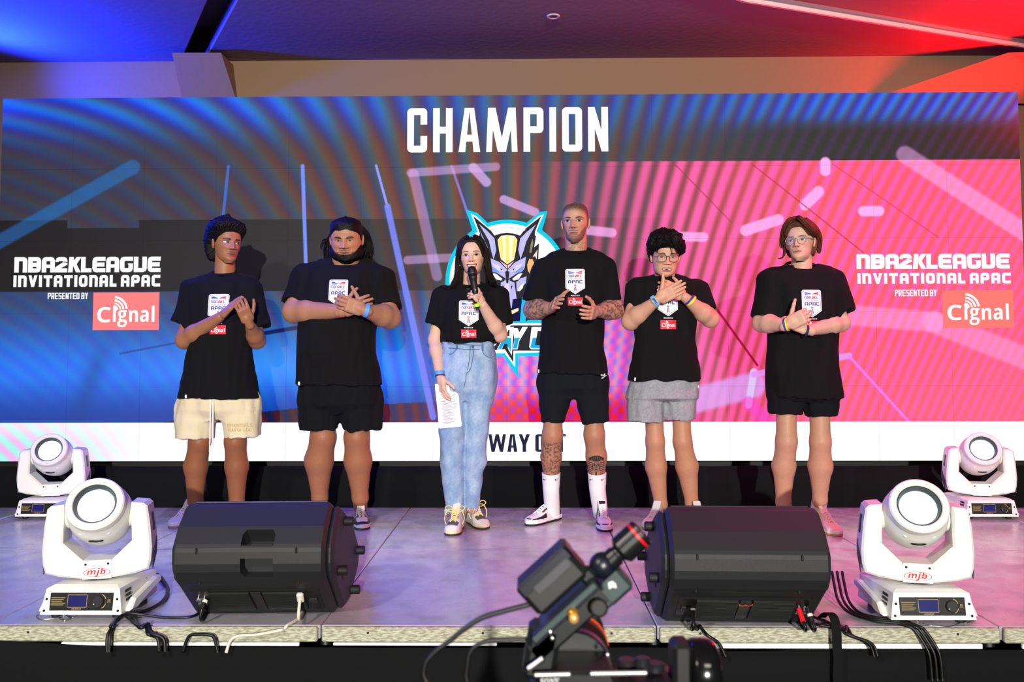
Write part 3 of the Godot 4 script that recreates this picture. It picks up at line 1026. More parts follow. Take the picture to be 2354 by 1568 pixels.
func emblem(t: Node3D):
	# the team's emblem: a pointed-eared beast's head on a ringed disc
	var st := begin()
	var cyan := Color(0.1, 0.84, 0.97)
	var dark := Color(0.2, 0.2, 0.22)
	var lilac := Color(0.78, 0.76, 0.98)
	var c := Vector2(-0.1175, 1.2535)
	var r := Vector2(0.3131, 1.2519).x - c.x
	lay(st, [ellipse(c, Vector2(r, r), 64), [Vector2(-0.4041, 1.7569), Vector2(-0.3269, 1.7327), Vector2(-0.2497, 1.6588), Vector2(-0.2369, 1.4905), Vector2(-0.3825, 1.5256), Vector2(-0.3611, 1.614), Vector2(-0.3826, 1.6811)], [Vector2(0.166, 1.7433), Vector2(0.1146, 1.7371), Vector2(0.0159, 1.6576), Vector2(-0.0017, 1.4895), Vector2(0.1651, 1.5146), Vector2(0.1291, 1.616), Vector2(0.1486, 1.6742)]], 0.003, cyan)
	lay(st, [ellipse(c, Vector2(r * 0.935, r * 0.935), 64), [Vector2(-0.3719, 1.7286), Vector2(-0.3311, 1.7089), Vector2(-0.254, 1.6329), Vector2(-0.2241, 1.4904), Vector2(-0.3482, 1.5168), Vector2(-0.3225, 1.603), Vector2(-0.3483, 1.6679)], [Vector2(0.1424, 1.7196), Vector2(0.106, 1.709), Vector2(0.018, 1.6317), Vector2(-0.006, 1.4895), Vector2(0.1181, 1.5148), Vector2(0.0906, 1.6033), Vector2(0.1143, 1.6614)]], 0.0036, Color(1, 1, 1))
	lay(st, [ellipse(c, Vector2(r * 0.87, r * 0.87), 64), [Vector2(-0.3526, 1.709), Vector2(-0.2368, 1.6112), Vector2(-0.2241, 1.4818), Vector2(-0.3225, 1.4908), Vector2(-0.3075, 1.59)], [Vector2(0.1231, 1.7068), Vector2(0.0115, 1.6187), Vector2(-0.0145, 1.4809), Vector2(0.071, 1.4891), Vector2(0.0799, 1.6012)]], 0.0042, dark)
	lay(st, [[Vector2(-0.2317, 1.6091), Vector2(-0.1769, 1.6231), Vector2(-0.1169, 1.628), Vector2(-0.057, 1.6225), Vector2(0.0029, 1.608), Vector2(-0.025, 1.5706), Vector2(-0.0699, 1.5846), Vector2(-0.117, 1.59), Vector2(-0.1641, 1.585), Vector2(-0.2047, 1.5714)], [Vector2(0.0862, 1.5688), Vector2(0.1438, 1.5276), Vector2(0.199, 1.4628), Vector2(0.2413, 1.3766), Vector2(0.2536, 1.2821), Vector2(0.2489, 1.1879), Vector2(0.189, 1.1197), Vector2(0.1039, 1.1456), Vector2(0.1006, 1.403), Vector2(0.1074, 1.5148), Vector2(0.0731, 1.487)], [Vector2(-0.3225, 1.5706), Vector2(-0.3782, 1.5299), Vector2(-0.4338, 1.4654), Vector2(-0.4765, 1.3795), Vector2(-0.4892, 1.285), Vector2(-0.4848, 1.1905), Vector2(-0.4249, 1.1217), Vector2(-0.348, 1.1472), Vector2(-0.3396, 1.4048), Vector2(-0.3482, 1.5168), Vector2(-0.3097, 1.4886)]], 0.0048, Color(1, 1, 1))
	# ears
	for s in [[[Vector2(-0.3131, 1.6539), Vector2(-0.2531, 1.6027), Vector2(-0.2048, 1.5507), Vector2(-0.1929, 1.4644), Vector2(-0.2113, 1.4042), Vector2(-0.2262, 1.4559), Vector2(-0.2433, 1.5336)], [Vector2(-0.3075, 1.6116), Vector2(-0.2797, 1.551), Vector2(-0.2498, 1.4819), Vector2(-0.2455, 1.4216), Vector2(-0.2669, 1.4647)], 0], [[Vector2(0.0865, 1.6486), Vector2(0.02, 1.595), Vector2(-0.025, 1.5499), Vector2(-0.0381, 1.4724), Vector2(-0.0233, 1.4035), Vector2(-0.0039, 1.455), Vector2(0.0198, 1.5324)], [Vector2(0.0626, 1.5495), Vector2(0.0497, 1.5151), Vector2(0.0388, 1.4505), Vector2(0.0516, 1.4462), Vector2(0.0676, 1.515)], 1]]:
		lay(st, [s[0]], 0.0054, lilac)
		lay(st, [s[1]], 0.0058, Color(0.62, 0.6, 0.85) if s[2] == 0 else Color(0.6, 0.55, 0.4))
	lay(st, [[Vector2(-0.2797, 1.6114), Vector2(-0.2497, 1.5681), Vector2(-0.2241, 1.5076), Vector2(-0.2113, 1.4645), Vector2(-0.2241, 1.5163), Vector2(-0.2454, 1.5681)], [Vector2(0.05, 1.6099), Vector2(0.0199, 1.5669), Vector2(-0.0016, 1.5153), Vector2(-0.0146, 1.4637), Vector2(-0.0059, 1.5153), Vector2(0.0157, 1.5713)]], 0.006, Color(0.93, 0.86, 1.0))
	# forehead plate
	lay(st, [[Vector2(-0.1898, 1.5463), Vector2(-0.1641, 1.5764), Vector2(-0.117, 1.5805), Vector2(-0.0613, 1.5751), Vector2(-0.0366, 1.5456), Vector2(-0.0466, 1.4638), Vector2(-0.0575, 1.395), Vector2(-0.1131, 1.3243), Vector2(-0.1707, 1.3955), Vector2(-0.1792, 1.4644)]], 0.0054, Color(0.3, 0.16, 0.14))
	lay(st, [[Vector2(-0.1834, 1.542), Vector2(-0.1577, 1.5699), Vector2(-0.117, 1.574), Vector2(-0.0656, 1.5695), Vector2(-0.0443, 1.5413), Vector2(-0.0552, 1.4638), Vector2(-0.0681, 1.4015), Vector2(-0.1152, 1.3673), Vector2(-0.16, 1.404), Vector2(-0.1728, 1.4643)]], 0.006, Color(1.0, 0.99, 0.9))
	lay(st, [[Vector2(-0.177, 1.5333), Vector2(-0.162, 1.557), Vector2(-0.1491, 1.5569), Vector2(-0.1429, 1.404), Vector2(-0.1557, 1.4105), Vector2(-0.1676, 1.4643)], [Vector2(-0.1255, 1.5719), Vector2(-0.102, 1.5718), Vector2(-0.1023, 1.3823), Vector2(-0.1152, 1.3737), Vector2(-0.1258, 1.3824)], [Vector2(-0.0699, 1.5565), Vector2(-0.0507, 1.5414), Vector2(-0.0594, 1.4639), Vector2(-0.0724, 1.408), Vector2(-0.0822, 1.4037), Vector2(-0.0764, 1.5156)]], 0.0064, Color(1.0, 0.96, 0.45))
	lay(st, [[Vector2(-0.1677, 1.3933), Vector2(-0.1173, 1.3609), Vector2(-0.1174, 1.3372)], [Vector2(-0.066, 1.3929), Vector2(-0.1122, 1.3608), Vector2(-0.1122, 1.3372)]], 0.0066, Color(0.98, 0.82, 0.86))
	lay(st, [[Vector2(-0.1386, 1.4018), Vector2(-0.1152, 1.3845), Vector2(-0.0916, 1.4016), Vector2(-0.1151, 1.3931)]], 0.0068, Color(1.0, 0.75, 0.3))
	# face
	lay(st, [[Vector2(-0.2455, 1.4173), Vector2(-0.1686, 1.3826), Vector2(-0.1153, 1.3286), Vector2(-0.0618, 1.3821), Vector2(0.0152, 1.4205), Vector2(0.0065, 1.3432), Vector2(-0.015, 1.3132), Vector2(-0.0577, 1.2962), Vector2(-0.0962, 1.262), Vector2(-0.1346, 1.2622), Vector2(-0.1687, 1.2966), Vector2(-0.2199, 1.314), Vector2(-0.237, 1.3441)], [Vector2(-0.1602, 1.2408), Vector2(-0.1175, 1.2621), Vector2(-0.0663, 1.2405), Vector2(-0.0495, 1.1205), Vector2(-0.071, 1.0607), Vector2(-0.1477, 1.0609), Vector2(-0.1689, 1.1209)], [Vector2(-0.0535, 1.2576), Vector2(0.0191, 1.283), Vector2(0.0147, 1.2359), Vector2(-0.0494, 1.1761)]], 0.0054, lilac)
	lay(st, [[Vector2(-0.2241, 1.3785), Vector2(-0.1686, 1.3568), Vector2(-0.1345, 1.3137), Vector2(-0.1943, 1.3311)], [Vector2(-0.0062, 1.3776), Vector2(-0.0618, 1.3563), Vector2(-0.0961, 1.3135), Vector2(-0.0363, 1.3305)], [Vector2(-0.1303, 1.2321), Vector2(-0.1005, 1.232), Vector2(-0.0964, 1.1035), Vector2(-0.1348, 1.1036)]], 0.006, Color(0.93, 0.87, 1.0))
	lay(st, [[Vector2(-0.2348, 1.357), Vector2(-0.1985, 1.3397), Vector2(-0.1601, 1.3052), Vector2(-0.2114, 1.314)], [Vector2(0.0065, 1.3561), Vector2(-0.032, 1.339), Vector2(-0.0705, 1.3048), Vector2(-0.0192, 1.3132)]], 0.0062, Color(0.5, 0.66, 0.95))
	lay(st, [[Vector2(-0.2327, 1.314), Vector2(-0.19, 1.3096), Vector2(-0.126, 1.2686), Vector2(-0.1517, 1.2429), Vector2(-0.1901, 1.2495)], [Vector2(0.0043, 1.3131), Vector2(-0.0406, 1.309), Vector2(-0.1025, 1.2685), Vector2(-0.0791, 1.2427), Vector2(-0.0407, 1.2489)], [Vector2(-0.1302, 1.3137), Vector2(-0.1153, 1.3265), Vector2(-0.1003, 1.3135), Vector2(-0.109, 1.2363), Vector2(-0.1218, 1.2364)], [Vector2(-0.1665, 1.3417), Vector2(-0.1494, 1.3331), Vector2(-0.158, 1.3245)], [Vector2(-0.064, 1.3413), Vector2(-0.0789, 1.3328), Vector2(-0.0704, 1.3242)], [Vector2(-0.1517, 1.2193), Vector2(-0.1389, 1.215), Vector2(-0.1453, 1.1893)], [Vector2(-0.0792, 1.2191), Vector2(-0.092, 1.2148), Vector2(-0.0856, 1.1891)]], 0.0068, dark)
	lay(st, [[Vector2(-0.2221, 1.3054), Vector2(-0.1943, 1.3032), Vector2(-0.1495, 1.2656), Vector2(-0.1602, 1.2537), Vector2(-0.1943, 1.2632)], [Vector2(-0.0086, 1.3046), Vector2(-0.0363, 1.3026), Vector2(-0.0812, 1.2654), Vector2(-0.0706, 1.2533), Vector2(-0.0364, 1.2626)], [Vector2(-0.0451, 1.1804), Vector2(-0.0237, 1.2189), Vector2(-0.0002, 1.2359), Vector2(-0.0067, 1.2017), Vector2(-0.0281, 1.1782)]], 0.0074, Color(1, 1, 1))
	# the orange blade beside the face
	lay(st, [[Vector2(0.0215, 1.3689), Vector2(0.0366, 1.4118), Vector2(0.0579, 1.4203), Vector2(0.1008, 1.4718), Vector2(0.0963, 1.403), Vector2(0.0619, 1.3344), Vector2(0.0426, 1.2958), Vector2(0.0256, 1.3216)]], 0.0054, Color(0.24, 0.2, 0.2))
	lay(st, [[Vector2(0.0236, 1.3646), Vector2(0.0387, 1.4075), Vector2(0.0621, 1.401), Vector2(0.0727, 1.3773), Vector2(0.0513, 1.3387), Vector2(0.0405, 1.3023), Vector2(0.0278, 1.3259)]], 0.006, Color(1.0, 0.76, 0.5))
	lay(st, [[Vector2(0.0622, 1.4203), Vector2(0.0966, 1.4718), Vector2(0.0899, 1.403), Vector2(0.0793, 1.4246)]], 0.006, Color(1.0, 0.9, 0.82))
	part("emblem", done(st), lit_or(), t, "team emblem, a pale pointed-eared beast's head on a cyan-ringed disc")
	# the name across its foot
	st = begin()
	lay(st, [[Vector2(-0.1893, 0.849), Vector2(-0.1168, 0.9682), Vector2(0.1598, 0.9673), Vector2(0.1508, 0.848), Vector2(0.1503, 0.7247), Vector2(-0.0386, 0.7252), Vector2(-0.0411, 0.5704), Vector2(-0.1426, 0.7255), Vector2(-0.2531, 0.7257)]], 0.0078, cyan)
	lay(st, [[Vector2(-0.1893, 0.849), Vector2(-0.104, 0.9562), Vector2(0.1449, 0.9554), Vector2(0.144, 0.7524), Vector2(-0.0619, 0.7444), Vector2(-0.0621, 0.6467), Vector2(-0.1341, 0.7446), Vector2(-0.2489, 0.7449)]], 0.0082, Color(1, 1, 1))
	lay(st, [[Vector2(-0.1723, 0.8319), Vector2(-0.0913, 0.9391), Vector2(0.1427, 0.9384), Vector2(0.1398, 0.763), Vector2(-0.0746, 0.7636), Vector2(-0.0748, 0.6828), Vector2(-0.1341, 0.7743), Vector2(-0.2319, 0.764)]], 0.0086, dark)
	lay(st, [[Vector2(-0.0781, 1.1219), Vector2(-0.0184, 1.1302), Vector2(-0.0019, 0.9593), Vector2(-0.0955, 0.9596)]], 0.0075, Color(0.12, 0.12, 0.3))
	lay(st, [[Vector2(-0.012, 1.1388), Vector2(0.0221, 1.1387), Vector2(0.0109, 0.9571), Vector2(-0.0295, 0.9572)], [Vector2(0.0237, 0.9763), Vector2(0.1343, 0.9759), Vector2(0.1342, 0.9567), Vector2(0.0237, 0.9571)]], 0.0077, Color(0.15, 0.8, 0.98))
	lay(st, [[Vector2(-0.0975, 1.0407), Vector2(-0.0378, 1.0619), Vector2(-0.0378, 1.0405), Vector2(-0.0954, 1.0108)]], 0.0078, Color(1.0, 0.93, 0.75))
	# letters: upper half white, lower half cyan
	for g in [[[Vector2(-0.1041, 0.9297), Vector2(-0.07, 0.9296), Vector2(-0.0853, 0.7296), Vector2(-0.1128, 0.7807), Vector2(-0.1128, 0.8104), Vector2(-0.1383, 0.8105), Vector2(-0.1553, 0.7723), Vector2(-0.1893, 0.7724), Vector2(-0.1467, 0.8489)], [Vector2(-0.1127, 0.853), Vector2(-0.0893, 0.853), Vector2(-0.0916, 0.7551), Vector2(-0.1086, 0.7849), Vector2(-0.117, 0.8105), Vector2(-0.1383, 0.8105), Vector2(-0.1575, 0.7765), Vector2(-0.1808, 0.7766), Vector2(-0.1425, 0.8531)], [Vector2(-0.1083, 0.9084), Vector2(-0.0998, 0.9084), Vector2(-0.102, 0.8658), Vector2(-0.1233, 0.8658)]], [[Vector2(-0.0785, 0.9211), Vector2(-0.0445, 0.921), Vector2(-0.0318, 0.8911), Vector2(-0.0104, 0.9294), Vector2(0.0278, 0.9293), Vector2(-0.032, 0.8315), Vector2(-0.0448, 0.772), Vector2(-0.081, 0.7721), Vector2(-0.0659, 0.8401)], [Vector2(-0.0617, 0.8529), Vector2(-0.0277, 0.8528), Vector2(-0.0383, 0.8315), Vector2(-0.0491, 0.7784), Vector2(-0.0767, 0.7784), Vector2(-0.066, 0.8316)], []], [[Vector2(0.0533, 0.9293), Vector2(0.1363, 0.929), Vector2(0.1293, 0.7715), Vector2(0.0486, 0.7717), Vector2(0.0359, 0.7888)], [Vector2(0.0616, 0.8525), Vector2(0.1275, 0.8524), Vector2(0.1251, 0.78), Vector2(0.0529, 0.7802), Vector2(0.0444, 0.7888)], [Vector2(0.0958, 0.8993), Vector2(0.1255, 0.8992), Vector2(0.1166, 0.8013), Vector2(0.0763, 0.8014)]]]:
		lay(st, [g[0]], 0.009, Color(1, 1, 1))
		lay(st, [g[1]], 0.0094, Color(0.12, 0.72, 0.95))
		if g[2]:
			lay(st, [g[2]], 0.0098, dark)
	part("emblem_name", done(st), lit_or(), t, "slanted team name across the foot of the emblem")


func lit_or() -> Material:
	return mats["lit_print"]


# ---------------------------------------------------------------- moving heads
func on_panel(x: float, y: float, lift := 0.0) -> Vector3:
	# a point on the tilted front panel of a fixture base
	return Vector3(x, y, 0.155 - (y - 0.02) * 0.19 + lift)


func moving_head(label: String, at: Vector3, pan: float, tilt: float, badge: bool) -> Node3D:
	var white := mat("fixture_white", Color(0.9, 0.9, 0.88), 0.38)
	white.clearcoat_enabled = true
	white.clearcoat = 0.25
	var t := thing("moving_head", label, "stage light", at, 0.0, "moving head stage lights")
	# base: narrower at the top, front face leaning back
	var lo := [Vector3(-0.153, 0.02, 0.155), Vector3(0.153, 0.02, 0.155), Vector3(0.153, 0.02, -0.155), Vector3(-0.153, 0.02, -0.155)]
	var hi := [Vector3(-0.137, 0.112, 0.137), Vector3(0.137, 0.112, 0.137), Vector3(0.146, 0.112, -0.15), Vector3(-0.146, 0.112, -0.15)]
	var top := [Vector3(-0.118, 0.122, 0.115), Vector3(0.118, 0.122, 0.115), Vector3(0.125, 0.122, -0.13), Vector3(-0.125, 0.122, -0.13)]
	var st := begin()
	var mid := Vector3(0, 0.07, 0)
	face(st, lo.duplicate(), mid)
	face(st, top.duplicate(), mid)
	for k in 4:
		var n := (k + 1) % 4
		face(st, [lo[k], lo[n], hi[n], hi[k]], mid)
		face(st, [hi[k], hi[n], top[n], top[k]], mid)
	var base := part("base", done(st), white, t)
	var tilt_b := Basis(Vector3.RIGHT, -atan(0.19))
	part("control_panel", box(Vector3(0.236, 0.064, 0.004), Vector3.ZERO, 0.0015), mat("panel_black", Color(0.09, 0.09, 0.095), 0.4), base, "black control panel").transform = Transform3D(tilt_b, on_panel(-0.001, 0.066, 0.0005))
	var panel: Node3D = base.get_node("control_panel")
	part("lcd_screen", box(Vector3(0.07, 0.041, 0.002), Vector3(-0.015, 0.002, 0.0026)), glow("lcd_glow", Color(0.03, 0.05, 0.42), 1.0), t, "blue display").transform = panel.transform
	st = begin()
	var gold := Color(0.75, 0.65, 0.38)
	var fs := begin()
	for f in [rect(-0.0515, 0.0235, 0.0215, 0.025), rect(-0.0515, -0.0205, 0.0215, -0.019), rect(-0.0515, -0.0205, -0.0502, 0.025), rect(0.0202, -0.0205, 0.0215, 0.025)]:
		lay(fs, [f], 0.0028, gold)
	part("lcd_frame", done(fs), mats["print"], t).transform = panel.transform
	for k in 5:
		lay(st, [rect(-0.112, 0.013 - k * 0.0065, -0.06 - 0.006 * (k % 3), 0.0155 - k * 0.0065)], 0.0028, Color(0.6, 0.52, 0.3))
	lay(st, text_polys("LCD DISPLAY", Vector2(-0.034, -0.0285), 0.0045, 0.036), 0.0028, gold)
	part("panel_print", done(st), mats["print"], t).transform = panel.transform
	st = begin()
	lay(st, band(Vector2(0.066, 0.001), 0.027, 0.0022, -1.1, -0.3, 8), 0.0028, gold)
	lay(st, band(Vector2(0.066, 0.001), 0.027, 0.0022, 0.35, 1.2, 8), 0.0028, gold)
	lay(st, [rect(0.097, -0.002, 0.11, -0.0005), rect(0.099, 0.001, 0.1, 0.008), rect(0.107, 0.001, 0.108, 0.008), rect(0.099, 0.007, 0.108, 0.008), line2(Vector2(0.101, 0.002), Vector2(0.106, 0.006), 0.001)], 0.0028, gold)
	part("dial_marks", done(st), mats["print"], t).transform = panel.transform
	var knob := part("menu_knob", rod(Vector3(0.066, 0.001, 0.002), Vector3(0.066, 0.001, 0.014), 0.021, 0.002, 28), mats["black_plastic"], t)
	knob.transform = panel.transform
	part("knob_mark", ball(Vector3(0.0022, 0.0022, 0.0015), Vector3(0.053, -0.008, 0.014), 8, 6), white, knob)
	for q in [[-0.138, 0.034], [0.138, 0.034], [-0.132, 0.075], [0.132, 0.075]]:
		part("screw", rod(Vector3.ZERO, Vector3(0, 0, 0.003), 0.0045, 0.001, 12), mats["black_metal"], t).transform = Transform3D(tilt_b, on_panel(q[0], q[1], 0.0005))
	for q in [[-0.115, 0.11], [0.115, 0.11], [-0.115, -0.11], [0.115, -0.11]]:
		part("foot", rod(Vector3(q[0], 0.0, q[1]), Vector3(q[0], 0.021, q[1]), 0.017, 0.003, 16), mats["rubber"], t)
	# vents and carrying handles on both sides
	for s in [-1.0, 1.0]:
		st = begin()
		for blk in [0.085, -0.09]:
			for r in 3:
				for c in 6:
					var y := 0.062 + r * 0.016
					add_box(st, Transform3D(Basis.IDENTITY, Vector3(s * (0.1535 - (y - 0.02) * 0.13), y, blk - 0.02 + c * 0.008)), Vector3(0.002, 0.011, 0.003))
		part("vent_slots", done(st), mats["black_metal"], t)
		var hp := [Vector2(0.13, 0.026), Vector2(0.085, 0.066), Vector2(-0.1, 0.098), Vector2(-0.14, 0.095), Vector2(-0.14, 0.07), Vector2(-0.06, 0.055), Vector2(0.02, 0.036), Vector2(0.07, 0.022)]
		var hb := Basis(Vector3(0, 0, 1), Vector3(0, 1, 0), Vector3(-1, 0, 0))
		part("carry_handle", prism(hp, 0.0, 0.026, 0.006, Transform3D(hb, Vector3(s * 0.15 + (0.026 if s > 0 else 0.0), 0.0, 0.0))), white, t)
	part("pan_neck", rod(Vector3(0, 0.12, 0), Vector3(0, 0.134, 0), 0.06, 0.002, 28), mats["black_metal"], t)
	# yoke
	var yo := Transform3D(Basis(Vector3.UP, pan), Vector3(0, 0.13, 0))
	var half := [Vector2(0.052, 0.0), Vector2(0.135, 0.012), Vector2(0.183, 0.026), Vector2(0.192, 0.06), Vector2(0.195, 0.11), Vector2(0.188, 0.2), Vector2(0.178, 0.268), Vector2(0.165, 0.28), Vector2(0.119, 0.285), Vector2(0.122, 0.138), Vector2(0.052, 0.069)]
	var poly := []
	for v in half:
		poly.append(v)
	for k in range(half.size() - 1, -1, -1):
		poly.append(Vector2(-half[k].x, half[k].y))
	var yoke := part("yoke", prism(poly, -0.065, 0.065, 0.008), white, t)
	yoke.transform = yo
	part("yoke_plate", box(Vector3(0.104, 0.071, 0.004), Vector3(0, 0.0345, 0.0665), 0.001), white, yoke)
	for s in [-1.0, 1.0]:
		part("screw", rod(Vector3(s * 0.04, 0.056, 0.068), Vector3(s * 0.04, 0.056, 0.0705), 0.0045, 0.001, 12), mats["black_metal"], yoke)
		var vs := begin()
		for k in 7:
			add_box(vs, Transform3D(Basis(Vector3.RIGHT, 0.6), Vector3(s * 0.1945, 0.05 + k * 0.009, 0.0)), Vector3(0.004, 0.004, 0.1))
		part("side_vents", done(vs), mat("vent_grey", Color(0.3, 0.3, 0.33), 0.5), yoke)
		part("side_label", box(Vector3(0.003, 0.07, 0.03), Vector3(s * 0.1885, 0.2, -0.005), 0.001, Vector3(0, 0, s * 0.1)), mats["panel_black"], yoke, "black service panel on the arm")
	if badge:
		st = begin()
		lay(st, [ellipse(Vector2(0, 0.024), Vector2(0.048, 0.0165), 40)], 0.0692, Color(0.75, 0.08, 0.14))
		lay(st, [ellipse(Vector2(0, 0.024), Vector2(0.0455, 0.0148), 40)], 0.0696, Color(0.93, 0.93, 0.92))
		var slant := []
		for p in text_polys("mjb", Vector2(-0.034, 0.0165), 0.0215, 0.064):
			var q := PackedVector2Array()
			for v in p:
				q.append(Vector2(v.x + (v.y - 0.02) * 0.25, v.y))
			slant.append(q)
		lay(st, slant, 0.07, Color(0.8, 0.06, 0.14))
		part("maker_badge", done(st), mats["print"], yoke, "red oval badge reading mjb")
	# head
	var pivot := yo * Vector3(0, 0.232, 0)
	var hb2 := yo.basis * Basis(Vector3.RIGHT, -tilt)
	var ax := Transform3D(hb2 * Basis(Vector3.RIGHT, PI / 2), pivot)   # lathe y runs out of the lens
	var head := part("head", lathe([Vector2(0.0, -0.135), Vector2(0.05, -0.132), Vector2(0.08, -0.115), Vector2(0.098, -0.08), Vector2(0.113, -0.03), Vector2(0.117, 0.02), Vector2(0.113, 0.06), Vector2(0.1, 0.086), Vector2(0.1, 0.089)], ax, 40, 0), white, t)
	part("front_ring", lathe([Vector2(0.1, 0.086), Vector2(0.104, 0.09), Vector2(0.104, 0.118), Vector2(0.099, 0.124), Vector2(0.08, 0.124), Vector2(0.075, 0.118)], ax, 48), white, head)
	part("lens_hood", lathe([Vector2(0.0765, 0.121), Vector2(0.073, 0.121), Vector2(0.066, 0.1), Vector2(0.066, 0.094)], ax, 48), mat("hood_grey", Color(0.17, 0.2, 0.2), 0.35), head, "dark inner ring")
	part("lamp_lens", lathe([Vector2(0.0, 0.107), Vector2(0.03, 0.105), Vector2(0.055, 0.1), Vector2(0.0665, 0.095)], ax, 40, 0), glow("lens_glow", Color(0.93, 0.97, 1.0), 1.25), t, "glowing white lens")
	for s in [-1.0, 1.0]:
		part("tilt_hub", rod(pivot + yo.basis * Vector3(s * 0.098, 0, 0), pivot + yo.basis * Vector3(s * 0.121, 0, 0), 0.048, 0.004, 28), white, t)
	# grille slot and two rivets under the lens, seen on the body's lower side
	var under := Transform3D(ax.basis * Basis(Vector3.UP, 0.0), pivot)
	part("slot_grille", ball(Vector3(0.027, 0.006, 0.006), Vector3(0, 0.03, 0.1155), 20, 8), mats["black_metal"], head).transform = under
	for s in [-1.0, 1.0]:
		part("rivet", ball(Vector3(0.007, 0.005, 0.003), Vector3(s * 0.05, 0.062, 0.1), 12, 8, Vector3(0, s * 0.5, 0)), white, head).transform = under
	var l := SpotLight3D.new()
	l.name = "beam_light"
	l.light_color = Color(0.93, 0.97, 1.0)
	l.light_energy = 0.25
	l.spot_angle = 30.0
	l.spot_angle_attenuation = 1.0
	l.spot_range = 25.0
	l.spot_attenuation = 2.0
	l.light_size = 0.06
	l.shadow_enabled = true
	t.add_child(l, true)
	l.transform = Transform3D(ax.basis * Basis(Vector3.RIGHT, PI / 2), ax * Vector3(0, 0.126, 0))
	return t


func fixtures():
	moving_head("white moving head with red oval badge, nearer one beside the speaker without orange mark", Vector3(-1.647, DECK, -3.335), deg_to_rad(13.0), deg_to_rad(30.0), true)
	moving_head("white moving head with red oval badge, nearer one beside the orange-marked speaker", Vector3(1.475, DECK, -3.29), deg_to_rad(-13.0), deg_to_rad(30.0), true)
	moving_head("white moving head without badge, far one on the blue-lit side of the stage", Vector3(-2.915, DECK, -5.3), deg_to_rad(12.0), deg_to_rad(28.0), false)
	moving_head("white moving head without badge, far one on the pink-lit side of the stage", Vector3(2.775, DECK, -5.3), deg_to_rad(-13.0), deg_to_rad(28.0), false)


